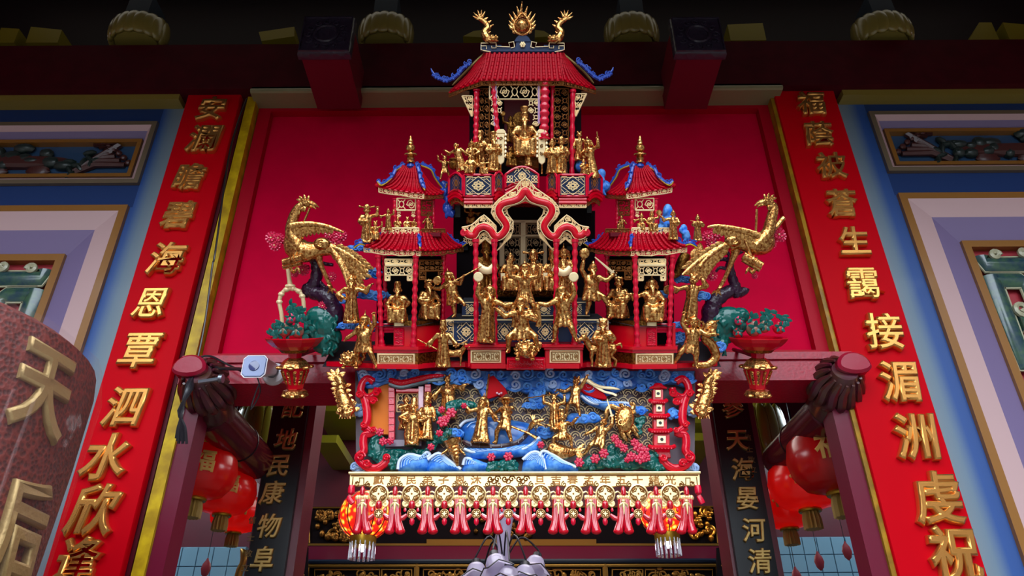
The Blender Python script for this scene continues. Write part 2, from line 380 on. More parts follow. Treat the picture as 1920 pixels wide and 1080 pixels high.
    # big lower panel with green fretwork
    t, d, x2 = panel('fretwork_relief', xf, zf, 1.0, .05, .30, .05,
        'lower wall panel with green carved fretwork on red, ' + ('partly behind the hanging lantern' if s < 0 else 'right of the long red couplet'), OCHRE)
    b = B(); bx(b, xf+s*d, x2-s*d, .09, .1, zf-d, 1.0+d); part(b, 'red_field', FRETR, t)
    x1 = xf+s*d; zz = zf-d
    def bar(pts, r=.055, name='fret_bar', mm=FRET):
        b = B(); b.tube(smoothpath([(x1+s*x, .06, zz-z) for x, z in pts], 1), r, 10, .7); part(b, name, mm, t)
        for sg in (-1, 1):
            out = []
            for i, (x, z) in enumerate(pts):
                a = V(pts[max(i-1, 0)]); c = V(pts[min(i+1, len(pts)-1)]); tt = c-a; tt = tt.normalized() if tt.length else V((1, 0)); out.append((x1+s*(x-tt.y*sg*(r+.004)), .055, zz-(z+tt.x*sg*(r+.004))))
            part(B().tube(out, .008, 5), 'cream_edge', FRETE, t)
    def curl(x, z, r, a0, dirn, tt=1.4):
        b = B(); b.tube([(x1+s*(p.x), .035, zz-p.z) for p in spiral(V((x, 0, z)), r, tt, a0, dirn=dirn)], [.016]*4+[.013]*40, 6) if False else None
        pts = [(x1+s*p.x, .03, zz-p.z) for p in spiral(V((x, 0, z)), r, tt, a0, dirn=dirn)]
        b = B(); b.tube(pts, .017, 6); part(b, 'curl', FRETE, t)
    bar([(.05, .07), (.05, .13), (.30, .13), (.44, .10), (.9, .10)], .055)
    bar([(.06, .22), (.06, .84), (.56, .84), (1.1, .84)], .06)
    bar([(.06, .25), (.24, .25), (.28, .30), (.28, .52), (.24, .56), (.13, .56)], .055)
    bar([(.40, .24), (.66, .24), (.66, .12)], .05); bar([(.42, .66), (.60, .62), (.60, .36), (.46, .36)], .05)
    bar([(.72, .12), (.72, .34), (.84, .4), (.84, .7), (.70, .72)], .05)
    for x, z, r, a, dn in ((.16, .47, .06, 0, 1), (.35, .24, .06, 2, -1), (.50, .28, .06, 1, 1), (.36, .46, .05, 3, 1), (.13, .07, .035, 0, -1), (.32, .05, .035, 0, 1), (.52, .44, .06, 2, 1), (.78, .3, .05, 0, 1), (.40, .60, .05, 1, -1), (.74, .56, .06, 1, 1)): curl(x, z, r, a, dn)
    # beaded rail and second fret field below it
    b = B()
    for i in range(24): b.ell((x1+s*(.05+.09*i), .05, zz-.965), (.05, .035, .035), 8, 6)
    part(b, 'beaded_rail', mat('rail_pink', '#8c4046', .3, coat=.5), t)
    bar([(.06, 1.06), (.06, 2.6)], .06); bar([(.1, 1.07), (1.2, 1.07)], .06); bar([(.34, 1.2), (.34, 1.5), (.5, 1.6), (.5, 2.0), (.3, 2.1), (.3, 2.5)], .06); bar([(.12, 1.72), (.3, 1.72)], .05); bar([(.12, 2.2), (.2, 2.2)], .05)
    for x, z, r, a, dn in ((.24, 1.36, .07, 0, 1), (.2, 1.6, .07, 1, -1), (.44, 1.3, .06, 2, 1), (.22, 2.0, .07, 2, 1), (.2, 2.4, .06, 2, -1)): curl(x, z, r, a, dn)
sidewall(-1); sidewall(1)
# couplet boards -------------------------------------------------------------
def couplet(text, pos, edges, label, clabel):
    (lt, lb, rt, rb, ytop) = edges; y = -.09
    xa = colx(lt, 180, lb, 1070, y); xb = colx(rt, 180, rb, 1070, y); zt_ = W(960, ytop, y).z
    t = thing('couplet_board', label, 'couplet', V(((xa+xb)/2, y, .8)), WD)
    b = B(); b.prism([V((xa, y, .8)), V((xb, y, .8)), V((xb, y, zt_)), V((xa, y, zt_))], .05, .006); part(b, 'board', RED, t)
    b = B(); xc = (xa+xb)/2; hw = (xb-xa)/2
    b.tube(smoothpath([(xc-hw*.75, y, zt_-.01), (xc-hw*.5, y+.005, zt_+.05), (xc-hw*.2, y+.005, zt_+.06), (xc-hw*.1, y+.005, zt_+.10), (xc+hw*.1, y+.005, zt_+.10), (xc+hw*.2, y+.005, zt_+.06), (xc+hw*.5, y+.005, zt_+.05), (xc+hw*.75, y, zt_-.01)], 4), .012, 6)
    part(b, 'top_cloud_edge', DKRED, t)
    for ch, (px, py, sz) in zip(text, pos):
        b = B(); c = W(px, py, y-.012); write(b, ch, c, sz*1.0, sz*1.12, sd=.5, shear=.12, ext=.02, bev=.042, off=.004)
        part(b, 'character', BRASSY, t, ang=1.2)
L_POS = [(398,206,.2),(384,262,.22),(358,334,.2),(336,405,.2),(315,487,.22),(286,571,.2),(265,660,.22),(236,764,.22),(203,858,.24),(180,957,.24),(150,1052,.21),(120,1150,.25)]
R_POS = [(1519,196,.2),(1535,254,.2),(1558,313,.2),(1577,383,.2),(1599,454,.2),(1620,534,.21),(1655,624,.22),(1683,717,.23),(1714,820,.24),(1757,935,.25),(1787,1040,.25),(1815,1150,.25)]
couplet('安瀾瞻碧海恩覃泗水欣逢', L_POS, (359, 72, 463, 210, 165), 'long red couplet board with raised gold characters, left of the shrine', '')
couplet('福蔭被蒼生靄接湄洲虔祝', R_POS, (1455, 1680, 1562, 1856, 160), 'long red couplet board with raised gold characters, right of the shrine', '')
# architrave lintel-end blocks and lotus brackets -----------------------------
for i, (pa, pb, ty, my, by) in enumerate(((552, 660, 35, 100, 160), (1262, 1368, 35, 100, 160))):
    t = thing('lintel_boss', 'dark square lintel boss with carved face on dim architrave, ' + ('left of the shrine roof' if i == 0 else 'right of the shrine roof'), 'lintel boss', W((pa+pb)/2, by, -.15), WD)
    yb = -.62; A = W(pa+4, my-2, yb); Bq = W(pb-4, my-2, yb); h = Bq.x-A.x
    zc = A.z
    b = B(); b.box((A.x+.02, yb+.06, zc), (Bq.x-.02, -.1, zc+h-.03)); part(b, 'body', mat('boss_red', '#6c1024', .5, spec=.2), t)
    b = B(); zf_ = zc-.005
    b.prism([V((A.x, yb, zf_)), V((Bq.x, yb, zf_)), V((Bq.x, yb, zf_+h)), V((A.x, yb, zf_+h))], .06, .015); fm = mat('boss_face', '#2c2434', .35, coat=.2, bump=1.0, scale=26, kind='voronoi')
    fp = part(b, 'carved_face', fm, t)
    b = B(); cc = V(((A.x+Bq.x)/2, yb-.005, zf_+h/2)); b.tube([cc+V((.075*cos(a), 0, .075*sin(a))) for a in [2*pi*j/20 for j in range(20)]], .012, 6, closed=True)
    for j in range(12):
        a = 2*pi*j/12; b.tube([p for p in spiral(cc+V((.118*cos(a), 0, .118*sin(a))), .026, 1.2, a)], .006, 5)
    b.tube([cc+V((s_[0]*h*.46, 0, s_[1]*h*.46)) for s_ in ((-1, -1), (1, -1), (1, 1), (-1, 1))], .009, 5, closed=True)
    part(b, 'carving', fm, fp)
for i, (px, py, w_) in enumerate(((255, 55, 110), (722, 52, 105), (1186, 48, 104), (1660, 48, 112))):
    c = W(px, 82, -.05); u = .0035
    t = thing('lotus_bracket', 'dim olive lotus bracket block above the architrave, ' + ('first', 'second', 'third', 'fourth')[i] + ' from the left', 'bracket', c, WD)
    b = B(); b.lathe(c, [(w_*u*.42, 0), (w_*u*.5, .05), (w_*u*.5, .12), (w_*u*.36, .19)], 16, sy=.7); OL = mat('olive_gilt', '#8a7a3a', .35, coat=.5, bump=.1, scale=10); part(b, 'bowl', OL, t)
    for j in range(9):
        a = pi + pi*j/8; b = B(); rr = w_*u*.5
        b.ell(c+V((rr*cos(a), rr*.7*sin(a), .10)), (.075, .035, .12), 10, 8, MX.Rotation(a+pi/2, 3, 'Z')); part(b, 'petal', OL, t)
    b = B(); b.box(c+V((-.09, -.12, .19)), c+V((.09, .1, .42))); part(b, 'stem_block', mat('slate_block', '#2a3440', .5), t)
YG = mat('yellow_board', '#8a7a10', .5)
for i, pts in enumerate((((2, 52), (36, 54), (26, 80), (-8, 80)), ((58, 50), (116, 56), (108, 80), (48, 80)), ((485, 60), (552, 50), (552, 68), (490, 77)), ((868, 68), (888, 58), (905, 56), (905, 70)), ((1003, 56), (1020, 58), (1036, 68), (1003, 70)), ((1364, 46), (1430, 43), (1437, 75), (1370, 76)), ((1836, 42), (1859, 42), (1874, 75), (1817, 75)), ((1880, 42), (1925, 46), (1925, 75), (1894, 75)))):
    b = B(); poly(b, pts, .1, .4); solo(b, 'bracket_board', YG, 'small %s piece above dark architrave, %s from the left' % ('pale olive' if i in (0, 7) else 'yellow', ('first', 'second', 'third', 'fourth', 'fifth', 'sixth', 'seventh', 'eighth')[i]), 'board', WD)
# ================================================================ hall behind the doorway
YB = 3.4
MAROON = mat('hall_maroon', '#5c1626', .45, coat=.2, bump=.05, scale=5, var=.15)
struct(B().box((-6, YB, 0), (6, YB+.1, 7.6)), 'wall_back', MAROON)
struct(B().box((-6, .3, 4.6), (6, YB, 4.7)), 'ceiling_hall', mat('hall_ceiling', '#2c1218', .7))
struct(B().box((-6, .62, 7.5), (6, 9, 7.6)), 'roof', mat('dark_timber2', '#1c1014', .7))
# door jamb returns
JR = mat('jamb_red', '#66102a', .3, coat=.1, bump=.2, scale=14, spec=.3)
struct(B().box((xj0+.05, -.05, 0), (xj0+.17, .10, ZL)), 'door_1', JR); struct(B().box((xj1-.135, -.05, 0), (xj1, .10, ZL)), 'door_2', JR)
# purlins running back into the hall with carved heads
LOGM = mat('log_lacquer', '#4a0e1a', .2, coat=.4, spec=.3)
for s in (-1, 1):
    a = W(392, 772, .12) if s < 0 else W(1556, 768, .12)
    side = 'left' if s < 0 else 'right'
    t = thing('ceiling_purlin', 'round dark lacquered purlin with carved head at %s top corner of the doorway' % side, 'beam', a, WD)
    b = B(); b.tube([a, a+V((0, .5, 0)), a+V((0, .95, 0))], .125, 24); part(b, 'log', LOGM, t)
    b = B(); b.tube([a+V((.127*cos(q_), .55, .127*sin(q_))) for q_ in [2*pi*i/24 for i in range(24)]], .004, 5, closed=True); part(b, 'joint_ring', BLACK, t)
    h = W(388, 737, -.05) if s < 0 else W(1568, 732, -.05)
    CV = mat('carved_head', '#4a1428', .3, coat=.3, bump=.5, scale=14, col2='#4a2c20')
    b = B(); b.tube([h+V((0, -.16, .05)), h+V((0, -.1, .03)), h+V((0, .12, -.02)), a+V((0, .1, 0))], [.07, .10, .115, .12], 20); hd = part(b, 'carved_head', CV, t)
    for i in range(15):
        q_ = 2*pi*i/15; b = B(); p0 = h+V((.085*cos(q_), -.16, .04+.085*sin(q_)))
        b.tube(smoothpath([p0, p0+V((.03*cos(q_), .08, .03*sin(q_))), p0+V((.05*cos(q_+.2), .16, -.02+.05*sin(q_+.2))), p0+V((.035*cos(q_), .27, -.03))], 3), [.008, .014, .022, .027, .029, .028, .026, .024, .018, .01], 7); part(b, 'petal', CV, hd)
    b = B(); b.prism([h+V((-s*-.05+.095*cos(q_), -.2, .07+.085*sin(q_)*(1 if sin(q_) > 0 else .55))) for q_ in [2*pi*i/20 for i in range(20)]], .10, .015); part(b, 'smooth_cap', mat('cap_red', '#98102e', .3, coat=.15, bump=.2, scale=30, spec=.3), t)
    b = B(); xx = a.x+s*.17; b.box((min(xx, xx+s*.1), .3, a.z-.2), (max(xx, xx+s*.1), 2.4, a.z+.02)); struct(b, 'trim_%d' % (13+s), mat('whitewash', '#9c9ca8', .5, bump=.4, scale=10))
    b = B(); b.tube(smoothpath([h+V((.03, -.2, -.02)), h+V((.15, -.2, 0))], 1), .012, 8); b.lathe(h+V((.15, -.2, 0)), [(.026, -.01), (.026, .01)], 10, V((1, 0, 0)))
    if s < 0: solo(b, 'bolt', mat('steel', '#9098a4', .35, metal=1), 'grey bolt sticking out of the carved purlin head beside the cables', 'bolt', WD)
    # olive bracket clusters in the gloom behind
    c = W(478, 850, 1.5) if s < 0 else W(1436, 850, 1.5)
    t = thing('hall_bracket', 'olive lotus bracket cluster in the gloom behind the %s purlin' % side, 'bracket', c, WD)
    OL2 = mat('olive_paint', '#7c7c1c', .3, coat=.5)
    b = B(); b.lathe(c, [(.05, -.1), (.10, .0), (.14, .2), (.11, .34), (.08, .4), (.12, .48), (.12, .56)], 14); part(b, 'core', OL2, t)
    for i in range(8):
        q_ = pi+pi*i/7; b = B(); b.ell(c+V((.15*cos(q_), .15*sin(q_), .16)), (.055, .04, .2), 8, 8, MX.Rotation(q_+pi/2, 3, 'Z')); part(b, 'petal', OL2, t)
    for k_, (px, py, px2) in enumerate(((588, 772, 660), (590, 832, 632), (1290, 795, 1345), (1294, 828, 1342))):
        if (k_ < 2) == (s < 0):
            b = B(); p = W(px, py, 2.6); p2 = W(px2, py, 2.6); b.prism([p, p2, p2+V((0, 0, .09)), p+V((0, 0, .09))], .8, .015)
            solo(b, 'hall_cross_beam', OL2, 'dim olive cross beam end in the dark hall, %s, %s of the relief board' % (('upper', 'lower')[k_ % 2], side), 'beam', WD)
# whitewashed end strip in the hall, tiled walls
TILE = mat('glazed_tile', '#86b4cc', .25, coat=.5); GROUT = mat('grout', '#4c6c80', .7)
def tiled(name, px0, px1, py0, lean):
    y = YB-.45; a = W(px0, py0, y); c = W(px1, py0, y); pz = a.z; wt = (c.x-a.x)/max(1, round((px1-px0)/28)); ht = wt*1.18
    b = B(); b.box((a.x, y, 0), (c.x, YB, pz)); wl = struct(b, name, GROUT); ORG[wl.name] = (V((0, 0, 0)), WD); wl_off = wl.location.copy()
    nx = round((c.x-a.x)/wt); g = .006; base = None
    for r_ in range(4):
        for i in range(nx):
            if base is None:
                b = B(); b.prism([V((0, 0, 0)), V((wt-g, 0, 0)), V((wt-g, 0, ht-g)), V((0, 0, ht-g))], .012, .004); base = mesh_of(b, 1, (0, 0, 0)); base.materials.append(TILE); base.name = 'tile'
            o = bpy.data.objects.new('tile', base); COL.objects.link(o); o.parent = wl; o.location = V((a.x+i*wt+g/2, y-.012, pz-(r_+1)*ht))-wl_off
    return pz
tiled('wall_tiled_left', 285, 462, 1026, 0); tiled('wall_tiled_right', 1448, 1690, 1007, 0)
LEAFR = mat('ornament_red', '#8c2c34', .4, coat=.3)
for i, (px, py, top) in enumerate(((320, 1066, 1020), (386, 1066, 1020), (1536, 1053, 1006), (1588, 1034, 1006), (1650, 1022, 1006), (1494, 1082, 1006))):
    y = YB-.7; c = W(px, py, y); tpt = V((c.x, y, 4.61))
    t = thing('hanging_ornament', 'leaf-shaped ornament on a thread before pale tiles, ' + ('greyish one', 'dark red one', 'lower dark red one at right', 'upper red one at right', 'red one touching the door jamb', 'nearly cut off by the bottom edge')[i], 'ornament', c, WD)
    b = B(); b.lathe(c, [(.004, -.075), (.03, -.05), (.044, 0), (.034, .04), (.012, .07), (.008, .085)], 12, sy=.35); part(b, 'leaf', LEAFR if i else mat('ornament_grey', '#7c8088', .4), t)
    b = B(); b.tube([c+V((0, 0, .08)), tpt], .003, 4); part(b, 'thread', BLACK, t)
# black vertical boards on the hall columns
INK = mat('board_gold', '#a88a50', .4, metal=.8)
for side, text, pos, e in (('left', '配地民康物阜', [(551,765),(537,824),(523,874),(512,924),(505,986),(494,1048)], (520, 456, 583, 529)), ('right', '參天海晏河清', [(1374,765),(1382,826),(1392,880),(1401,935),(1413,994),(1424,1052)], (1332, 1386, 1396, 1463))):
    y = 1.05; xa = colx(e[0], 740, e[1], 1080, y); xb = colx(e[2], 740, e[3], 1080, y)
    t = thing('hall_board', 'black vertical board with gold characters on the %s hall column' % side, 'couplet', V(((xa+xb)/2, y, 1)), WD)
    zt_ = W(960, 700, y).z
    b = B(); b.box((xa, y, 1), (xb, y+.04, zt_)); part(b, 'board', BLACK, t)
    b = B(); b.box((xa-.02, y+.04, 0), (xb+.05, y+.3, 4.6)); struct(b, 'column_%s' % side, MAROON)
    for ch, (px, py) in zip(text, pos):
        b = B(); write(b, ch, W(px, py, y-.008), .155, .165, shear=.12, sd=.4, ext=.01, bev=.03, off=.003); part(b, 'character', INK, t, ang=1.2)
    for j in range(4):
        px, py = ((473, 975), (470, 1008), (466, 1038), (460, 1064))[j] if side == 'left' else ((1402, 820), (1405, 842), (1409, 862), (1412, 880))[j]
        b = B(); write(b, '信士敬立'[j], W(px, py, y-.006), .05, sd=.1, ext=.01, bev=.02); part(b, 'small_character', mat('dull_gold', '#6c5430', .5, metal=.5), t, ang=1.2)
# gilded transom, band and lattice of the inner shrine wall
yg = YB-.12
GF = mat('gilt_frame', '#9c7430', .35, metal=.7, bump=.3, scale=20)
t = thing('gilt_frieze', 'long gilt framed frieze with carved scrolls behind the tassels', 'carving', W(960, 1022, yg), WD)
def bar2(t, name, pts, r, m, y): b = B(); b.tube([W(px, py, y) for px, py in pts], r, 6); return part(b, name, m, t)
bar2(t, 'frame', [(580, 1018), (580, 952), (1340, 950), (1346, 1018)], .008, GF, yg)
b = B(); poly(b, [(574, 1019), (800, 1019), (800, 1011), (1118, 1011), (1118, 1019), (1350, 1019), (1350, 1023), (574, 1023)], yg-.005, .03); part(b, 'stepped_sill', GF, t)
b = B(); poly(b, [(580, 950), (1342, 950), (1346, 1020), (578, 1020)], yg+.01, .02); part(b, 'dark_ground', DARK, t)
random.seed(3)
for cx, cy, w_, h_, m_ in ((610, 985, 60, 58, GOLDD), (650, 1000, 50, 30, GOLDD), (945, 985, 120, 50, GOLDD), (1318, 985, 44, 60, mat('orange_gilt', '#c8842c', .3, metal=.9, bump=.3, scale=20))):
    b = B()
    for i in range(16):
        p = W(cx+random.uniform(-.45, .45)*w_, cy+random.uniform(-.45, .45)*h_, yg); b.ell(p, (random.uniform(.02, .04), .03, random.uniform(.02, .04)), 8, 6)
    for i in range(5):
        p = W(cx+random.uniform(-.4, .4)*w_, cy+random.uniform(-.4, .4)*h_, yg-.01); b.tube(spiral(p, .055, 1.2, random.uniform(0, 6)), .014, 6)
    part(b, 'carved_scrollwork', m_, t, kind='stuff')
t = thing('gilt_lattice', 'row of gilt carved lattice panels at the bottom of the hall wall', 'lattice', W(960, 1090, yg), WD)
b = B(); poly(b, [(572, 1022), (1350, 1022), (1352, 1049), (570, 1049)], yg, .04); part(b, 'maroon_band', mat('band_maroon', '#6a1c34', .2, coat=.6), t)
bar2(t, 'navy_rail', [(572, 1053), (1350, 1051)], .02, mat('rail_navy', '#182438', .3, coat=.5), yg-.03)
bar2(t, 'gilt_rail', [(572, 1061), (1350, 1060)], .016, GF, yg-.02)
b = B(); poly(b, [(570, 1050), (1352, 1050), (1356, 1130), (564, 1130)], yg+.02, .02); part(b, 'dark_ground', DARK, t)
for px in (576, 782, 1134, 1346): bar2(t, 'stile', [(px, 1058), (px-(px-945)*-.02, 1130)], .028, GF, yg-.01)
for (xa, xb) in ((590, 712), (716, 772), (794, 880), (1000, 1126), (1148, 1205), (1210, 1336)):
    b = B(); b.tube([W(px, py, yg) for px, py in ((xa, 1130), (xa, 1068), (xb, 1068), (xb, 1130))], .010, 5)
    for i in range(int((xb-xa)/7)):
        p = W(random.uniform(xa+6, xb-6), random.uniform(1074, 1100), yg); b.tube(spiral(p, random.uniform(.03, .06), 1.1, random.uniform(0, 6)), .010, 5); b.ell(W(random.uniform(xa+6, xb-6), random.uniform(1074, 1096), yg), (.02, .012, .03), 6, 5, MX.Rotation(i, 3, 'Y'))
    part(b, 'lattice_panel', GF, t, kind='stuff')
for side, ch, c, sz in (('left', '母儀', (557, 1053), .10), ('right', '后德', (1362, 1052), .10)):
    y = yg-.25; t = thing('hall_plaque', 'small black plaque with gold characters at the foot of the %s hall board' % side, 'plaque', W(c[0], 1100, y), WD)
    b = B(); poly(b, [(c[0]-18, 1027), (c[0]+20, 1026), (c[0]+20, 1150), (c[0]-18, 1150)], y, .03); part(b, 'board', BLACK, t)
    for j in range(2):
        b = B(); write(b, ch[j], W(c[0]+(2 if side == 'left' else j*6), c[1]+33*j, y-.005), sz, sd=.2, shear=.15, ext=.01, bev=.03); part(b, 'character', mat('plaque_gold', '#e0b860', .4, metal=.7), t, ang=1.2)
h_ = W(452, 1050, 2.4); b = B(); b.tube(smoothpath([h_+V((-.02, 0, .09)), h_+V((.015, 0, .05)), h_+V((.025, 0, -.02)), h_+V((.0, 0, -.12)), h_+V((.01, .02, -.4))], 4), [.004, .012, .02, .026, .03, .032, .032, .032, .032, .03, .03, .03, .03, .03, .03, .03, .03], 10); solo(b, 'brass_horn', GF, 'curved brass horn tip beside the left hall board, in front of the pale tiles', 'horn', WD)
# red paper lanterns in two receding rows
def lanternmat(name, col, tr=.5):
    m = mat(name, col, .25, coat=.4); nt = m.node_tree; p = nt.nodes['Principled BSDF']; o = nt.nodes['Material Output']
    a = nt.nodes.new('ShaderNodeBsdfTranslucent'); a.inputs[0].default_value = (*lin(col), 1); mx = nt.nodes.new('ShaderNodeMixShader'); mx.inputs[0].default_value = tr
    nt.links.new(p.outputs[0], mx.inputs[1]); nt.links.new(a.outputs[0], mx.inputs[2]); nt.links.new(mx.outputs[0], o.inputs['Surface']); return m
LR = lanternmat('lantern_red', '#d81818'); TS = mat('straw_tassel', '#a08440', .6, bump=.5, scale=40)
def lantern(px, py, rpx, y, label, lit, chs='福'):
    c = W(px, py, y); r = rpx*(c-CAM).length/FPX*.97
    t = thing('red_lantern', label, 'lantern', c-V((0, 0, r)), WD, 'red paper lanterns in the hall')
    prof = [(r*.3, -.74*r), (r*.72, -.62*r), (r*.93, -.36*r), (r, 0), (r*.93, .36*r), (r*.72, .62*r), (r*.3, .74*r)]
    b = B(); b.lathe(c, prof, 36, fl=lambda j, i: 1.0 if j % 3 else .975); part(b, 'shade', LR, t)
    b = B(); b.lathe(c, [(r*.3, .72*r), (r*.34, .8*r), (r*.3, .84*r)], 16); part(b, 'top_cap', mat('lantern_gold', '#b8902c', .35, metal=.8), t)
    b = B(); b.lathe(c, [(r*.3, -.82*r), (r*.32, -.78*r), (r*.3, -.72*r)], 16); cp = part(b, 'bottom_cap', MATS['lantern_gold'], t)
    b = B()
    b.lathe(c+V((0, 0, -.82*r)), [(r*.26, -.46*r), (r*.26, -.2*r), (r*.22, 0)], 28, fl=lambda j, i: 1 if j % 2 else .72); part(b, 'tassel', TS, t)
    b = B(); b.tube([c+V((0, 0, .82*r)), c+V((0, 0, 2.2*r))], .006, 5); part(b, 'cord', BLACK, t)
    for a_ in (-1.15, -2.0):
        b = B(); d = V((cos(a_), sin(a_), 0)); tmp = B(); write(tmp, chs, (0, 0, 0), r*.62, sd=.05, ext=.01, bev=.03)
        for x, yy, z in tmp.v:
            an = a_ + x/r; rr = r*(1-.30*(z/r)**2)*1.01 - yy; b.v.append((c.x+rr*cos(an), c.y+rr*sin(an), c.z+z+.05*r))
        b.f = tmp.f; part(b, 'printed_character', mat('print_gold', '#c8984c', .4, metal=.3), t, ang=1.2)
    if lit: lamp('lantern_bulb', 'POINT', c, (0, 0, 0), lit, color=(1, .5, .3)).data.shadow_soft_size = .05
lantern(376, 884, 62, .55, 'large red lantern hanging just inside the left door jamb', .25)
lantern(424, 922, 52, 1.05, 'red lantern second from the left door jamb', .6)
lantern(444, 962, 44, 1.6, 'farthest red lantern of the left row, half behind the black board', .9)
lantern(1562, 860, 78, .5, 'largest red lantern, just inside the right door jamb', 0)
lantern(1508, 905, 62, 1.0, 'red lantern in the middle of the right row', 1.2)
lantern(1472, 948, 52, 1.5, 'farthest red lantern of the right row, half behind the black board', .8)
# two lit globe lanterns behind the valance
def lit(name, c1, st, sc):
    m = bpy.data.materials.new(name); m.use_nodes = True; nt = m.node_tree; p = nt.nodes['Principled BSDF']
    tc = nt.nodes.new('ShaderNodeTexCoord'); vo = nt.nodes.new('ShaderNodeTexVoronoi'); vo.inputs['Scale'].default_value = sc; r = nt.nodes.new('ShaderNodeValToRGB')
    nt.links.new(tc.outputs['Object'], vo.inputs['Vector']); nt.links.new(vo.outputs['Distance'], r.inputs['Fac'])
    for i, (pos, h) in enumerate(((.0, '#fff0a0'), (.33, '#ffb01c'), (.5, '#e02008'), (.8, '#b80c04'))):
        e = r.color_ramp.elements[i] if i < 2 else r.color_ramp.elements.new(pos); e.position = pos; e.color = (*lin(h), 1)
    nt.links.new(r.outputs['Color'], p.inputs['Emission Color']); p.inputs['Emission Strength'].default_value = st; p.inputs['Base Color'].default_value = (.4, .02, .01, 1); return m
LITM = lit('lit_globe', 0, 1.6, 26)
CRY = mat('crystal', '#e8e0f0', .05, trans=.9, coat=.5)
for i, (px, py, r_) in enumerate(((685, 966, 46), (1246, 962, 44))):
    y = .8; c = W(px, py, y); r = r_*(c-CAM).length/FPX
    t = thing('globe_lantern', 'glowing red and yellow globe lantern with crystal fringe behind the ' + ('left' if i == 0 else 'right') + ' end of the tassels', 'lantern', c-V((0, 0, r)), WD)
    b = B(); b.ell(c, (r, r, r*.92), 28, 18); part(b, 'globe', LITM, t)
    for k_ in range(12):
        a = 2*pi*k_/12; b = B(); b.tube([c+V((1.01*r*cos(a)*cos(e), 1.01*r*sin(a)*cos(e), .93*r*sin(e))) for e in [-1.2+2.4*q_/10 for q_ in range(11)]], .004, 5); part(b, 'rib', mat('globe_rib', '#7c1008', .4), t)
    b = B(); b.lathe(c+V((0, 0, -r*.98)), [(r*.42, -.03), (r*.5, 0), (r*.5, .04), (r*.4, .06)], 18); part(b, 'gilt_collar', MATS['lantern_gold'], t)
    for k_ in range(16):
        a = 2*pi*k_/16; p = c+V((r*.46*cos(a), r*.46*sin(a), -r*1.02)); b = B(); b.tube([p, p+V((0, 0, -.10))], [.006, .009], 5); part(b, 'crystal_drop', CRY, t)
    b = B(); b.ell(c+V((0, 0, -r*1.12)), (.018, .018, .04), 8, 6); part(b, 'bulb', mat('white_bulb', '#fff4ff', .3, emit=14), t)
    b = B(); b.tube([c+V((0, 0, r*.9)), V((c.x, c.y, 4.61))], .006, 5); part(b, 'cord', BLACK, t)
# chandelier with tulip shades
y = .9; c = W(944, 1078, y); px_ = (c-CAM).length/FPX
t = thing('chandelier', 'white chandelier with tulip glass shades and black curved arms below the tassels', 'chandelier', c, WD)
GL = lanternmat('milk_glass', '#dcd8f4', .45); RIM = mat('black_rim', '#14121c', .4)
tp = W(944, 975, y)
b = B(); b.lathe(c, [(12*px_, -20*px_), (12*px_, 0), (11*px_, 40*px_), (13*px_, 70*px_), (17*px_, 92*px_), (23*px_, 108*px_)], 16); part(b, 'stem', mat('stem_white', '#b4b0d0', .3, coat=.4, bump=.2, scale=10), t)
b = B(); b.tube([c+V((0, 0, 105*px_)), c+V((0, 0, 900*px_))], .012, 6); part(b, 'hanging_rod', RIM, t)
for i, (px, py, dy, tl) in enumerate(((893, 1045, -.05, .1), (925, 1030, -.25, .5), (985, 1050, -.1, -.1), (1008, 1033, .05, -.5), (955, 1052, -.32, -.2), (905, 1075, .25, .6))):
    h = W(px, py+6, y+dy); hub = c+V((0, 0, 45*px_)); ax = V((tl*.5, -.5, -1)).normalized()
    b = B(); top = V(((hub.x+h.x)/2, (hub.y+h.y)/2, max(hub.z, h.z)+.07)); b.tube(smoothpath([hub+V((0, 0, -.1)), top, h+V((0, 0, .03)), h], 5), .006, 6); part(b, 'arm', RIM, t)
    b = B(); b.tube([h, h+ax*.05], [.028, .034], 10); part(b, 'socket', RIM, t)
    rot = ax.to_track_quat('Z', 'Y').to_matrix(); rr = .085
    b = B(); vs = []; n = 20
    prof = ((.026, .03), (.05, .045), (.062, .075), (.06, .105), (.072, .13), (.108, .15))
    for k_, (r0, hh_) in enumerate(prof):
        for j in range(n):
            a = 2*pi*j/n; fl = 1+.2*(k_/5)**3*cos(5*a); vs.append(h + rot @ V((r0*fl*cos(a), r0*fl*sin(a), hh_+.03*(k_/5)**4*cos(5*a))))
    b.add([tuple(v) for v in vs], [(k_*n+j, k_*n+(j+1) % n, (k_+1)*n+(j+1) % n, (k_+1)*n+j) for k_ in range(5) for j in range(n)]); sh = part(b, 'tulip_shade', GL, t)
    b = B(); b.tube(vs[-n:], .004, 5, closed=True); part(b, 'shade_rim', RIM, sh)
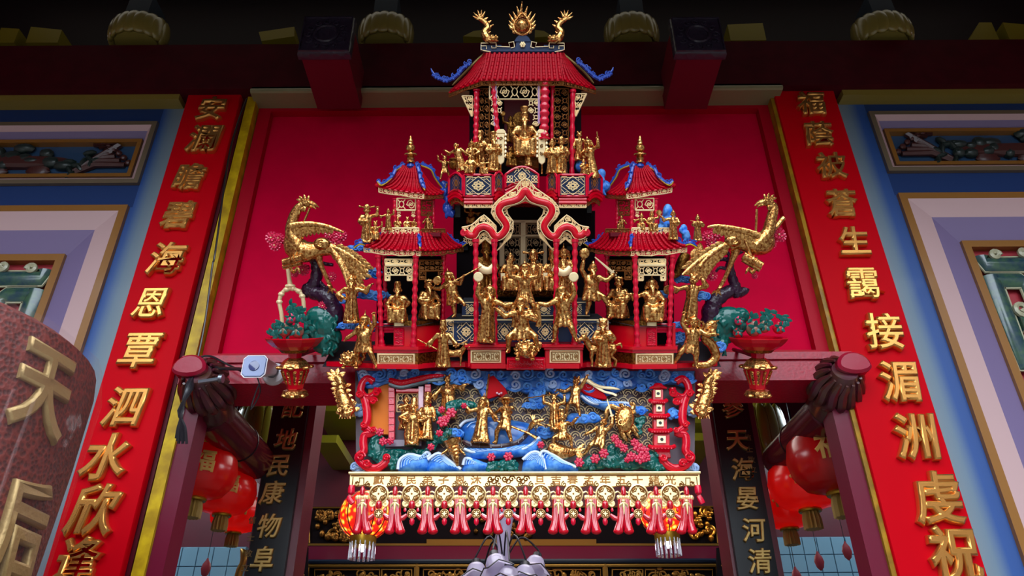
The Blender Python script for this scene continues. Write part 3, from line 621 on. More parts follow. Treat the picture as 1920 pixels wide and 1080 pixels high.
# embroidered drum lantern in clear wrap, near the camera at left
y = -1.5; e = W(136, 700, y); Rr = .66; ztop = W(0, 508, y-.5).z; cx = e.x-Rr*1.0; cc = V((cx, y, 0))
CL = mat('embroidered_cloth', '#74261c', .6, bump=1.0, scale=60, col2='#4a1610', kind='voronoi')
t = thing('drum_lantern', 'large embroidered brown-red drum lantern in clear plastic wrap at the left edge', 'lantern', (cx, y, ztop-2.0), WD)
b = B(); b.lathe(cc, [(Rr*.9, ztop-2.0), (Rr*.96, ztop-1.2), (Rr, ztop-.4), (Rr*1.0, ztop-.12), (Rr*.98, ztop-.03), (Rr*.92, ztop)], 40); part(b, 'drum', CL, t)
b = B(); b.tube([cc, cc+V((0, 0, ztop-1.9))], .03, 8); part(b, 'stand_pole', BLACK, t)
def wrapon(ch, px, py, sx, sz, m, nm):
    p = W(px, py, y-Rr*.75); tmp = B(); write(tmp, ch, (0, 0, 0), sx, sz, sd=.35, ext=.02, bev=.034, off=.008, rot=.0, shear=-.1); b = B()
    a0 = math.acos(max(-1, min(1, (p.x-cx)/Rr)))
    for x, yy, z in tmp.v:
        a = -a0 + x/Rr; rr = Rr*1.0 - yy; b.v.append((cx+rr*cos(a), y+rr*sin(a), p.z+z))
    b.f = tmp.f; return part(b, nm, m, t, ang=1.2)
wrapon('天', -48, 640, .25, .33, mat('embroidery_gold', '#a88a58', .45, metal=.5, bump=.6, scale=60), 'gold_character')
wrapon('后', -140, 915, .25, .33, MATS['embroidery_gold'], 'gold_character')
for k_ in range(22):                                       # embroidered blue and rose scallops
    a = -2.2+k_*.11
    for zz in (ztop-1.02, ):
        b = B(); q_ = [cc+V((Rr*1.0*cos(a+.05*cos(v_)), Rr*1.0*sin(a+.05*cos(v_)), zz+.05*sin(v_))) for v_ in [pi*j/8 for j in range(9)]]; b.tube(q_, .008, 5); part(b, 'scallop', mat('scallop_rose', '#9a5a58', .5) if k_ % 2 else mat('scallop_blue', '#3c3c64', .5), t)
for k_ in range(5):
    a = -2.0+.25*k_; b = B(); p = cc+V((Rr*1.01*cos(a), Rr*1.01*sin(a), ztop-.38-.5*(k_ % 2))); b.tube(spiral(p, .04, 1.5, k_), .008, 5); part(b, 'cloud_motif', mat('scallop_blue', '#3c3c64', .5), t)
WR = mat('plastic_wrap', '#b89c9c', .12, alpha=.06, bump=1.0, scale=7, kind='wave', spec=1.0)
b = B(); n = 60; prof = [(Rr*.97, ztop-2.0), (Rr*1.0, ztop-1.4), (Rr*1.02, ztop-.9), (Rr*1.04, ztop-.4), (Rr*1.04, ztop-.12), (Rr*1.0, ztop-.01), (Rr*.92, ztop+.02)]
random.seed(11); ph = [random.uniform(.985, 1.02) for _ in range(n)]
b.lathe(cc, prof, n, fl=lambda j, i: ph[j]*(1+.006*sin(i*2.1+j))); part(b, 'plastic_wrap', WR, t)
for k_ in range(7):
    a = -.25-.12*k_; b = B(); b.tube(smoothpath([cc+V((Rr*1.05*cos(a+.1*j*random.uniform(-1, 1)), Rr*1.05*sin(a), ztop-.3-.35*j)) for j in range(5)], 3), .006, 5); part(b, 'wrap_fold', WR, t)
# security camera and cables on the lintel
c = W(500, 690, -.14); t = thing('security_camera', 'white bullet security camera fixed to the red lintel left of the shrine', 'camera', c, WD)
WC = mat('camera_white', '#d4d0d4', .35, coat=.3); px_ = (c-CAM).length/FPX
m0 = W(514, 701, -.13); b = B(); b.lathe(m0, [(21*px_, -.012), (21*px_, .0), (19*px_, .012), (12*px_, .02)], 24, V((0, -1, 0))); part(b, 'mount_disc', WC, t)
b = B(); b.lathe(m0, [(12*px_, .015), (10*px_, .03), (6*px_, .05)], 16, V((-.3, -1, .1)).normalized()); part(b, 'ball_joint', mat('joint_grey', '#6c6a70', .4), t)
f0 = W(477, 687, -.40); b = B(); s_ = 22*px_*.94
pr = lambda c0, k_: [c0+V((x*s_*k_, 0, z*s_*k_)) for x, z in ((-.7, -1), (.7, -1), (1, -.7), (1, .7), (.7, 1), (-.7, 1), (-1, .7), (-1, -.7))]
A = pr(f0, .98); Bq = pr(m0+V((-.01, -.04, .01)), .55); b.add([tuple(v) for v in A+Bq], [tuple(range(8)), tuple(range(15, 7, -1))]+[(i, i+8, (i+1) % 8+8, (i+1) % 8) for i in range(8)]); part(b, 'housing', WC, t)
b = B(); b.prism(pr(f0+V((0, -.006, 0)), .9), .008, .003); fc = part(b, 'front_plate', mat('camera_face', '#6c7cac', .25, coat=.4), t)
b = B(); b.lathe(f0+V((0, -.005, 0)), [(s_*.42, 0), (s_*.42, .006), (s_*.3, .008)], 18, V((0, -1, 0))); part(b, 'lens', mat('lens_dark', '#3c4478', .1, coat=.8), fc)
CB = mat('black_cable', '#1c1a20', .35, coat=.3)
cab = lambda pts, r, lab: solo(B().tube(smoothpath([W(a_, b_, y_) for a_, b_, y_ in pts], 4), r, 6), 'cable', CB, lab, 'cable', WD)
cab([(456, 692, -.3), (420, 691, -.2), (380, 690, -.16), (362, 702, -.2), (350, 730, -.24), (344, 752, -.24)], .010, 'thick black cable from the security camera to the cable bundle')
cab([(452, 696, -.2), (420, 680, -.16), (395, 668, -.15), (374, 672, -.16), (358, 700, -.2), (346, 740, -.24), (340, 800, -.2)], .006, 'thin looping black cable above the security camera cable')
cab([(463, 185, -.15), (446, 230, -.15), (428, 300, -.15), (404, 470, -.15), (398, 500, -.14), (385, 600, -.14), (366, 690, -.16), (342, 760, -.24)], .006, 'long thin cable running down the left yellow trim')
cab([(480, 700, -.16), (488, 735, -.14), (470, 768, -.13), (478, 740, -.13), (486, 720, -.13)], .004, 'small cable loop hanging under the security camera')
b = B()
for k_ in range(9):
    b.tube(smoothpath([W(372-k_*1.5, 690+k_*2, -.18), W(350+k_*1.2, 730, -.24-.01*(k_ % 3)), W(343-k_, 770, -.24), W(334+k_*1.6, 800, -.22), W(330+k_*2.5, 822+(k_ % 3)*5, -.2)], 3), .008, 5)
solo(b, 'cable_bundle', CB, 'bundle of black cables tied at the left door corner', 'cables', WD, kind='stuff')
# ================================================================ the carved shrine
GLINE = mat('engraved_brown', '#a06c30', .45, metal=.4)
q = UP.q; CXS = 985.0
def mir(px, s): return px if s < 0 else 2*CXS-px
def lace(b, g, nu, nv, r=.9, n=4, border=True, seed=0, sy=1.0):
    """pierced scrollwork: rings, quatrefoils and S-scrolls mapped by g(u, v)"""
    def path(f, k, cl=False): b.tube([g(*f(i/k)) for i in range(k+(0 if cl else 1))], r, n, sy=sy, closed=cl, cap=not cl)
    if border:
        b.tube([g(i/8, 0) for i in range(9)], r*1.3, n); b.tube([g(i/8, 1) for i in range(9)], r*1.3, n)
        b.tube([g(0, 0), g(0, .5), g(0, 1)], r*1.3, n); b.tube([g(1, 0), g(1, .5), g(1, 1)], r*1.3, n)
    for i in range(nu):
        for j in range(nv):
            cu, cv = (i+.5)/nu, (j+.5)/nv; wu, wv = .5/nu, .5/nv
            if (i+j+seed) % 2 == 0:
                path(lambda t: (cu+wu*.55*cos(2*pi*t), cv+wv*.55*sin(2*pi*t)), 8, True)
                for a in range(4):
                    ca, sa = cos(pi/4+a*pi/2), sin(pi/4+a*pi/2)
                    b.tube([g(cu+wu*.5*ca*.8, cv+wv*.5*sa*.8), g(cu+wu*1.15*ca, cv+wv*1.15*sa)], r, n)
            else:
                for sg in (-1, 1):
                    path(lambda t: (cu+sg*wu*(.85-.75*t)*cos(5.2*t), cv+sg*wv*(.9-.75*t)*sin(5.2*t)+0*t), 7)
                path(lambda t: (cu-wu+2*wu*t, cv+wv*.25*sin(2*pi*t)), 5)
def rectg(x0, y0, x1, y1, dep, dep2=None):
    d2 = dep if dep2 is None else dep2
    return lambda u, v: q(lerp(x0, x1, u), lerp(y0, y1, v), lerp(dep, d2, u))
def fret(b, pts, r, n=5): b.tube(pts, r, n)
def roof_face(roof, A, Bp, C, D, n, sag=4, up=3, ribr=None, fringe=None, capm=None):
    A, Bp, C, D = map(V, (A, Bp, C, D))
    def g(u, v):
        p = A.lerp(Bp, u).lerp(D.lerp(C, u), v); nrm = (Bp-A).cross(D-A).normalized(); nrm = nrm if nrm.y < 0 else -nrm
        return p - V((0, 0, 1))*sag*sin(pi*v) + V((0, 0, up*(abs(2*u-1)**2)*v*v))
    b = B(); b.grid(g, 10, 8)
    nv = len(b.v); off = V((0, 3.5, -2))
    b.add([tuple(V(p)+off) for p in b.v], [tuple(reversed(f)) for f in b.f])
    part(b, 'roof_slope', TILER, roof, ang=1.2)
    wd = ((Bp-A).length+(C-D).length)/2/n; rr = ribr or wd*.30
    for i in range(n):
        u = (i+.5)/n; b = B(); pts = [g(u, v/7)+V((0, -rr*.5, rr*.3)) for v in range(8)]
        b.tube(pts, rr, 7); b.ell(pts[-1], rr*1.25, 7, 5)
        for v in range(1, 7): b.tube([g(u, v/7)+V((0, -rr*.6, rr*.35)), g(u, v/7+.025)+V((0, -rr*.6, rr*.35))], rr*1.15, 7)
        part(b, 'tile_rib', TILER, roof)
    b = B(); b.tube([g(i/10, 1)+V((0, 1, -1.4)) for i in range(11)], 1.5, 6); part(b, 'eave_edge', SHRED, roof)
    if fringe:
        fm, h = fringe; b = B(); nn = max(3, int((C-D).length/9))
        lace(b, lambda u, v: g(u, 1)+V((0, 2, -2-h*v*(.75+.25*abs(cos(nn*pi*u))))), nn, 1, .8); part(b, 'eave_fringe', fm, roof, kind='stuff')
    return g
def ridge_scroll(roof, pts, m, r0=3.2, trim=True, curls=6, up=1):
    pts = smoothpath(pts, 4); b = B(); b.tube(pts, [r0]*(len(pts)-2)+[r0*.8, r0*.4], 7)
    for i in range(curls):
        p = pts[int((i+.5)/curls*(len(pts)-1))]; b.tube([x+V((0, -1, r0*.9)) for x in spiral(p, r0*1.35, 1.3, i*1.3, dirn=1 if i % 2 else -1)], [1.5]*6+[1.3]*30, 5)
    part(b, 'ridge_scroll', m, roof, kind='stuff')
    if trim:
        b = B(); b.tube([p+V((0, -2.2, -r0*.8)) for p in pts], 1.5, 5); part(b, 'ridge_trim', YEL, roof)
def post(t, px0, py0, px1, py1, dep, r, m=POSTRED, rings=8, name='post', sub=True):
    a, c = q(px0, py0, dep), q(px1, py1, dep); b = B(); N = 2*rings+1; L = (a-c).length; ax = (a-c).normalized(); pr = []
    for i in range(N*2):
        h = L*i/(N*2-1); pr.append((r*(1.06 if (i//2) % 2 else .8), h))
    pr = [(r*1.35, 0), (r*1.35, L*.03)] + pr[1:-1] + [(r*1.3, L*.97), (r*1.3, L)]
    b.lathe(c, pr, 10, ax); part(b, name, m, t)
def block(t, x0, y0, x1, y1, dep, depth, m, name, ch=1.2, label=None):
    b = B(); b.prism([q(x0, y1, dep), q(x1, y1, dep), q(x1, y0, dep), q(x0, y0, dep)], depth, ch); return part(b, name, m, t, label)
def chain(t, pts, y0, y1, m, name, ch=0, back=None):
    """plinth of facets: pts = [(px, dep)] front outline from left to right, between picture rows y0 (top) and y1 at dep of the front"""
    b = B(); d0 = min(d for _, d in pts); z1 = q(960, y0, d0).z; z0 = q(960, y1, d0).z; bk = back if back is not None else max(d for _, d in pts)+30
    vs = [V((q(px, (y0+y1)/2, d).x, d, z0)) for px, d in pts] + [V((q(pts[-1][0], y1, pts[-1][1]).x, bk, z0)), V((q(pts[0][0], y1, pts[0][1]).x, bk, z0))]
    n = len(vs); b.add([tuple(v) for v in vs]+[(v.x, v.y, z1) for v in vs], [tuple(range(n-1, -1, -1)), tuple(range(n, 2*n))]+[(i, (i+1) % n, (i+1) % n+n, i+n) for i in range(n)])
    return part(b, name, m, t, smooth=False), z0, z1
def motif(t, cx, cy, dep, w_, h_, m, name='filigree', r=.9):
    b = B(); c = q(cx, cy, dep)
    P = lambda x, z: c+V((x*w_/2, 0, z*h_/2))
    b.tube([P(-1, 0), P(0, 1), P(1, 0), P(0, -1)], r, 5, closed=True); b.tube([P(-.55, 0), P(0, .55), P(.55, 0), P(0, -.55)], r, 5, closed=True)
    for i in range(8):
        a = 2*pi*i/8; b.tube([P(.3*cos(a)+.18*cos(s_), .3*sin(a)+.18*sin(s_)) for s_ in [2*pi*k_/7 for k_ in range(7)]], r*.8, 4, closed=True)
    for sx in (-1, 1):
        for sz in (-1, 1): b.tube([P(sx*.95, sz*.4), P(sx*.7, sz*.75), P(sx*.45, sz*.6), P(sx*.5, sz*.95), P(sx*.95, sz*.95)], r*.8, 4)
    return part(b, name, m, t, kind='stuff')
# ---- top pavilion ----------------------------------------------------------
TP = thing('top_pavilion', 'topmost carved pavilion with red tiled roof and blue ridge on the shrine', 'pavilion', q(980, 330, 20))
b = B(); zr = q(980, 96, 0)
roof = part(B().prism([q(912, 99, 6), q(1048, 99, 6), q(1052, 88, 6), q(908, 88, 6)], 16, 1), 'roof', NAVY, TP)
b = B(); b.prism([q(900, 84, 4), q(940, 84, 4), q(942, 89, 4), q(966, 89, 4), q(968, 76, 4), q(996, 76, 4), q(998, 89, 4), q(1018, 89, 4), q(1020, 84, 4), q(1058, 84, 4), q(1058, 93, 4), q(1044, 97, 4), q(914, 97, 4), q(900, 93, 4)][::-1], 10, .8); part(b, 'ridge_board', NAVY, roof)
b = B()
for sx in (-1, 1):
    Z = lambda x, y: q(980+sx*x, y, 2)
    b.tube([Z(60, 97), Z(72, 95), Z(78, 93), Z(78, 81), Z(50, 80), Z(48, 87), Z(24, 88), Z(26, 80), Z(17, 78), Z(15, 88), Z(22, 90)], 1.0, 5); b.tube([Z(50, 80), Z(50, 90), Z(58, 90), Z(58, 86)], 1, 5); b.tube([Z(78, 86), Z(68, 86), Z(68, 92)], 1, 5)
part(b, 'ridge_outline', CREAM, roof, kind='stuff')
b = B(); 
for i in range(6): a = 2*pi*i/6; b.ell(q(980, 83.5, 1)+V((3.6*cos(a), 0, 3.6*sin(a))), (2.3, 1.5, 2.3), 7, 5)
b.ell(q(980, 83.5, 0), (2.5, 2, 2.5), 8, 6); part(b, 'ridge_rosette', CREAM, roof)
fr = (BROWNG, 8)
gF = roof_face(roof, q(914, 101, 4), q(1050, 101, 4), q(1056, 149, -16), q(902, 149, -16), 15, 3, 0, fringe=fr)
gL = roof_face(roof, q(908, 101, 30), q(914, 101, 4), q(904, 149, -14), q(842, 172, 40), 7, 6, 0, fringe=fr)
gR = roof_face(roof, q(1050, 101, 4), q(1056, 101, 30), q(1117, 166, 40), q(1055, 149, -14), 7, 6, 0, fringe=fr)
ridge_scroll(roof, [q(910, 100, 26), q(895, 112, 28), q(872, 136, 32), q(848, 160, 38)], mat('hip_gilt', '#a8925a', .35, metal=.6, bump=.4, scale=40), 2.2, False, 0)
ridge_scroll(roof, [q(1054, 100, 26), q(1072, 114, 28), q(1096, 136, 32), q(1113, 156, 38)], MATS['hip_gilt'], 2.2, False, 0)
for sx, pts in ((-1, [(884, 117), (868, 128), (856, 142), (838, 151), (822, 146), (810, 140)]), (1, [(1080, 114), (1094, 124), (1108, 138), (1124, 148), (1138, 142), (1148, 138)])):
    b = B(); P = smoothpath([q(x, y, 20) for x, y in pts], 3); b.tube(P, [2.2, 3, 3.6, 4, 4.2, 4.2, 4, 4, 4, 4.2, 4.2, 4.2, 4, 3.6, 3, 2.2], 7)
    for i in range(9):
        p = P[1+int(i*1.6)]; b.tube(spiral(p+V((0, -2, 4)), 4.2, 1.2, i*2), 1.5, 5); b.ell(p+V((0, -2, -3)), 2.6, 7, 5)
    b.tube([P[-3], P[-2]+V((sx*3, 0, 8)), P[-1]+V((sx*2, 0, 12))], [2.5, 2, .8], 6); part(b, 'ridge_dragon', ROYAL, roof, kind='stuff')
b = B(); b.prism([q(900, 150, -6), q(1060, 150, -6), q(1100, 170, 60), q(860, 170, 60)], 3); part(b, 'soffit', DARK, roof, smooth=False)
# posts and lattices
post(TP, 894, 168, 892, 268, 8, 5.5); post(TP, 1074, 168, 1072, 336, 8, 5); post(TP, 924, 152, 934, 262, -6, 5); post(TP, 1022, 150, 1020, 262, -6, 9)
post(TP, 1036, 160, 1034, 300, 6, 4); 
for x0, x1, d0_, d1_ in ((898, 918, 14, 4), (1038, 1066, 4, 14)):
    b = B(); lace(b, rectg(x0, 166, x1, 302, d0_, d1_), 2, 9, .9); part(b, 'side_lattice', BROWNG, TP, kind='stuff')
b = B(); lace(b, rectg(918, 158, 1012, 186, -8), 5, 1, 1.0); 
for x0, x1 in ((920, 942), (990, 1012)): lace(b, rectg(x0, 186, x1, 214, -8), 2, 2, 1.0, border=False); lace(b, (lambda x0, x1: lambda u, v: q(lerp(x0, x1, u)+(4 if x0 < 950 else 6)*v*0, lerp(214, 238, v), -8))(x0 if x0 < 950 else x0+8, x1-8 if x0 < 950 else x1), 1, 2, 1.0, border=False)
part(b, 'front_lace', CREAM, TP, kind='stuff')
for s in (-1, 1):
    b = B(); x0, x1 = (866, 886) if s < 0 else (1100, 1078)
    lace(b, lambda u, v: q(lerp(lerp(x1, x0, 1-v*.9), x1, u), lerp(176 if s > 0 else 180, 218, v), 10), 2, 3, .9); part(b, 'bracket_lace', CREAM, TP, kind='stuff')
block(TP, 925, 150, 932, 236, -9, 3, mat('pale_mauve', '#b890b8', .25, coat=.6, bump=.5, scale=60), 'inner_jamb'); block(TP, 1008, 150, 1013, 232, -9, 3, MATS['pale_mauve'], 'inner_jamb')
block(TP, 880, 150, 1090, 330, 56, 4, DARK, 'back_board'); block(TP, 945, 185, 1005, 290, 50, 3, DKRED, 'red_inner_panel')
# pearl and guardian fish on the ridge
T = thing('flaming_pearl', 'golden flaming pearl on the very top ridge of the shrine', 'finial', q(980, 78, 8))
b = B(); b.ell(q(979, 49, 0), 13.5, 20, 14); part(b, 'pearl', GOLD, T)
b = B(); c = q(979, 49, 3); b.tube([c+V((16*sin(a), 0, -16*cos(a)+(0 if abs(a) < 2.4 else (abs(a)-2.4)*13))) for a in [-3.0+6.0*i/24 for i in range(25)]], 2.6, 7, closed=True); part(b, 'halo_ring', GOLD, T)
for i in range(13):
    a = -2.3+4.6*i/12; l = 13+(9 if i == 6 else 4*(i % 2))
    b = B(); d = V((sin(a), 0, cos(a))); p = c+d*17+V((0, 1, 0)); e = p+d*l*.6+V((0, 0, l*.4)); b.tube([p, p.lerp(e, .5)+V((cos(a)*2*(1 if a < 0 else -1), 0, 1)), e+V((0, 0, l*.35))], [3.6, 2.6, .5], 6, .6); part(b, 'flame', GOLD, T)
b = B(); b.prism([q(964, 78, 2), q(996, 78, 2), q(992, 70, 2), q(987, 66, 2), q(973, 66, 2), q(968, 70, 2)], 8, 1); part(b, 'cloud_seat', NAVY, T)
for sx, x0 in ((-1, 915), (1, 1046)):
    T = thing('ridge_fish', 'golden upturned dragon-fish on the top ridge, %s of the pearl' % ('left' if sx < 0 else 'right'), 'figurine', q(x0, 80, 8))
    b = B(); P = smoothpath([q(x0-sx*6, 74, 2), q(x0+sx*2, 70, 0), q(x0+sx*6, 60, 2), q(x0+sx*0, 52, 3), q(x0+sx*5, 42, 4), q(x0+sx*14, 36, 4)], 4)
    b.tube(P, [lerp(9, 4, i/(len(P)-1)) for i in range(len(P))], 9); body = part(b, 'body', GOLD, T)
    for i in range(5):
        a = .2+.5*i; b = B(); b.tube([P[-1], P[-1]+V((sx*8*cos(a), 0, 8*sin(a))), P[-1]+V((sx*(15+2*(i % 2))*cos(a), 0, 15*sin(a)+3))], [3.5, 2.2, .4], 6, .6); part(b, 'tail_fin', GOLD, T)
    for i in range(6): b = B(); p = P[3+3*i]; b.tube([p+V((-sx*4, 0, 2)), p+V((-sx*10, 0, 6))], [3, .5], 5); part(b, 'back_fin', GOLD, body)
    b = B(); h = q(x0-sx*9, 73, -4); b.ell(h, (9, 7, 6), 10, 7); b.ell(h+V((-sx*7, -2, 2)), (3.5, 3, 3), 7, 5); b.ell(h+V((-sx*7, -2, -4)), (4, 3, 2), 7, 5)
    for e in (-1, 1): b.ell(h+V((e*4-sx*2, -5, 4)), 2, 6, 5)
    for i in range(5): b.tube(spiral(h+V((sx*(i*3-2), -4, -1+3*(i % 2))), 3.2, 1.2, i), 1.1, 5)
    part(b, 'head', GOLD, T)
# ---- balcony ---------------------------------------------------------------
BA = thing('balcony', 'red balcony of navy panels with gold filigree below the top pavilion', 'balcony', q(980, 390, 0))
def arch_panel(x0, x1, ytop, y0, y1, dep, dep2, arch, mw, fil=True, m_in=NAVY):
    """framed panel; arch = rise of the top edge, ends may lie at different depth"""
    def P(u, v, k_=0): return q(lerp(x0, x1, u), lerp(y0, y1, v) - (arch*sin(pi*u) if v == 0 else 0) - (arch*.8*sin(pi*u) if v == 1 and arch else 0), lerp(dep, dep2, u))
    top = [P(i/10, 0) for i in range(11)]; bot = [P(i/10, 1) for i in range(11)]
    bb = B(); vs = [tuple(p+V((0, 2, 0))) for p in top+bot]; bb.add(vs+[(x, y+6, z) for x, y, z in vs], [(i, i+1, i+12, i+11) for i in range(10)]+[(i+22+1, i+22, i+33, i+34) for i in range(10)]); part(bb, 'panel', m_in, BA, smooth=False)
    bb = B(); bb.tube(top+bot[::-1], 2.6, 6, closed=True); part(bb, 'panel_frame', POSTRED, BA)
    bb = B(); bb.tube([p+V((0, 4, -6)) for p in bot], 5, 8); bb.tube([p+V((0, 2, -12)) for p in bot], 3.4, 6); part(bb, 'base_moulding', SHRED, BA)
    c = P(.5, .5) - V((0, 1, 0))+V((0, 0, arch*.8 if arch else 0))
    return c
for s in (-1, 1):
    xa, xb = mir(870, s), mir(924, s); x0, x1 = min(xa, xb)+(2 if s > 0 else 0), max(xa, xb)
    c = arch_panel(x0, x1, 0, 328, 368, -24, -24, 0, 0); motif(BA, (x0+x1)/2, 348, -27, 44, 34, CREAM)
    b = B(); b.tube([q(x0+4, 333, -26), q(x1-4, 333, -26), q(x1-4, 363, -26), q(x0+4, 363, -26)], .8, 4, closed=True); part(b, 'gold_line', CREAM, BA)
    e0, e1 = sorted((mir(842, s), mir(868, s))); d = (6, -22) if s < 0 else (-22, 6)
    arch_panel(e0, e1, 0, 334, 364, d[0], d[1], 10, 0); motif(BA, (e0+e1)/2, 343, -16, 13, 28, BROWNG, r=.6)
    e0, e1 = sorted((mir(926, s), mir(944, s))); d = (-22, -10) if s < 0 else (-10, -22)
    arch_panel(e0, e1, 0, 332, 362, d[0], d[1], 10, 0); motif(BA, (e0+e1)/2, 342, -22, 12, 30, BROWNG, r=.6)
    b = B(); lace(b, rectg(x0+1, 379, x1-1, 389, -22), 7, 1, 1.0); part(b, 'bottom_lace', CREAM, BA, kind='stuff')
    e0, e1 = sorted((mir(846, s), mir(868, s)))
    b = B(); lace(b, lambda u, v: q(lerp(e0, e1, u), 374-8*sin(pi*u)+lerp(0, 12, v), lerp(*((8, -18) if s < 0 else (-18, 8)), u)), 4, 1, .9); part(b, 'bottom_lace', BROWNG, BA, kind='stuff')
arch_panel(948, 1009, 0, 327, 352, -18, -18, 14, 0); motif(BA, 979, 330, -22, 30, 30, CREAM)
for sx in (-1, 1):
    b = B()
    for a in range(4): b.tube([q(979+sx*23, 335, -22)+V((4*cos(a*pi/2+.8), 0, 4*sin(a*pi/2+.8)))+V((2.6*cos(k_), 0, 2.6*sin(k_))) for k_ in [2*pi*i/7 for i in range(7)]], .8, 4, closed=True)
    b.tube([q(979+sx*30, 342, -22), q(979+sx*14, 342, -22), q(979+sx*10, 334, -22)], .8, 4); part(b, 'filigree', CREAM, BA, kind='stuff')
chain(BA, [(843, 12), (868, -16), (926, -16), (946, -6), (1009, -6), (1030, -6), (1088, -16), (1118, 12)], 366, 380, SHRED, 'balcony_floor', back=70)
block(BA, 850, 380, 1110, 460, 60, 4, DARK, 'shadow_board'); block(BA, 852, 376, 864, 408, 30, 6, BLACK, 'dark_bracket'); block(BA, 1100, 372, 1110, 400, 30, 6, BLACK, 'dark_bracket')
# ---- cusped gate -----------------------------------------------------------
GA = thing('cusped_gate', 'red cusped arch gate with gold lace on four turned posts in the shrine centre', 'gate', q(985, 648, -50))
half = [(872, 434), (879, 441), (889, 441), (895, 431), (907, 425), (919, 431), (926, 441), (935, 444), (945, 436), (950, 425), (946, 415), (938, 404), (935, 393), (943, 382), (961, 377), (973, 372), (980, 363), (985, 357)]
dg = -44
full = half + [(2*CXS-x, y) for x, y in half[:-1][::-1]]
P = smoothpath([q(x, y, dg) for x, y in full], 3)
b = B(); b.tube(P, 6.4, 12, .8); ar = part(b, 'arch', SHRED, GA)
for sg in (-1, 1):
    b = B(); out = []
    for i, p in enumerate(P):
        tt = (P[min(i+1, len(P)-1)]-P[max(i-1, 0)]).normalized(); out.append(p+V((-tt.z*6.6*sg, -1, tt.x*6.6*sg)))
    b.tube(out, 1.0, 5); part(b, 'arch_edge_line', CREAM, ar)
for s in (-1, 1):
    b = B(); b.tube(spiral(q(mir(870, s), 437, dg-3), 5.5, 1.6, 1.57, dirn=-s), [2.6]*6+[2]*30, 7); part(b, 'volute', POSTRED, ar)
    for x in (892, 927): post(GA, mir(x, s), 448, mir(x+1, s), 648, dg, 5.2, rings=12)
    # lace above and below the arch
    b = B()
    up_ = [(866, 426, 872, 434), (882, 424, 884, 438), (893, 415, 893, 424), (906, 402, 907, 416), (918, 412, 920, 422), (930, 424, 930, 434)]
    up2 = [(938, 420, 940, 424), (926, 408, 929, 404), (920, 396, 928, 392), (926, 382, 936, 377), (945, 366, 950, 371), (962, 358, 966, 368), (976, 340, 979, 356), (985, 334, 985, 350)]
    for ch in (up_, up2):
        m_ = len(ch)-1
        def g(u, v, ch=ch, m_=m_):
            i = min(int(u*m_), m_-1); f = u*m_-i; a, c = ch[i], ch[i+1]
            return q(mir(lerp(lerp(a[0], c[0], f), lerp(a[2], c[2], f), v), s), lerp(lerp(a[1], c[1], f), lerp(a[3], c[3], f), v), dg+5)
        lace(b, g, m_+1, 1, 1.0)
    part(b, 'upper_lace', CREAM, GA, kind='stuff')
    b = B()
    lo = [(945, 455, 932, 470), (957, 446, 940, 462), (962, 430, 952, 440), (962, 415, 953, 422), (952, 402, 944, 408), (950, 392, 941, 394), (958, 386, 950, 384), (972, 382, 966, 378), (985, 376, 985, 366)]
    m_ = len(lo)-1
    def g(u, v):
        i = min(int(u*m_), m_-1); f = u*m_-i; a, c = lo[i], lo[i+1]
        return q(mir(lerp(lerp(a[0], c[0], f), lerp(a[2], c[2], f), v), s), lerp(lerp(a[1], c[1], f), lerp(a[3], c[3], f), v), dg+5)
    lace(b, g, m_, 1, .9)
    lace(b, lambda u, v: q(mir(lerp(898, 921, u), s), lerp(436+8*(2*u-1)**2, 448+10*abs(2*u-1), v), dg+5), 4, 2, .8)
    lace(b, lambda u, v: q(mir(lerp(868, 886, u), s), lerp(446, lerp(452, 466, u), v), dg+5), 2, 1, .8, border=False)
    part(b, 'lower_lace', CREAM, GA, kind='stuff')
# ---- hall behind the gate --------------------------------------------------
HA = thing('inner_hall', 'dark recess with pale lattice doors and carved throne behind the cusped gate', 'hall', q(985, 575, 40))
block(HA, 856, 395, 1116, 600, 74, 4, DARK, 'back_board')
PB = mat('pale_bronze', '#b09a78', .4, metal=.5, bump=.3, scale=40)
for (x0, y0, x1, y1) in ((976, 414, 986, 500), (945, 412, 1024, 418), (958, 440, 1016, 444)): block(HA, x0, y0, x1, y1, 52, 4, PB, 'mullion', 1)
for (x0, y0, x1, y1) in ((944, 446, 975, 500), (987, 446, 1022, 500), (948, 420, 975, 440), (987, 420, 1020, 440)):
    b = B(); lace(b, rectg(x0, y0, x1, y1, 54), 3, 3 if y1 > 460 else 1, .8); part(b, 'door_lattice', PB, HA, kind='stuff')
block(HA, 936, 455, 946, 500, 50, 4, PB, 'door_jamb'); block(HA, 1018, 455, 1026, 500, 50, 4, PB, 'door_jamb')
b = B(); b.prism([q(928, 556, 10), q(1050, 556, 10), q(1046, 520, 10), q(932, 520, 10)], 30, 2); th = part(b, 'throne', GOLDD, HA)
b = B(); lace(b, rectg(932, 522, 1046, 555, 8), 10, 3, 1.3); part(b, 'throne_carving', GOLDD, th, kind='stuff')
for sx in (872, 1062): block(HA, sx-14 if sx < 900 else sx, 400, sx+6 if sx < 900 else sx+28, 470, 66, 3, BLACK, 'dark_pier')
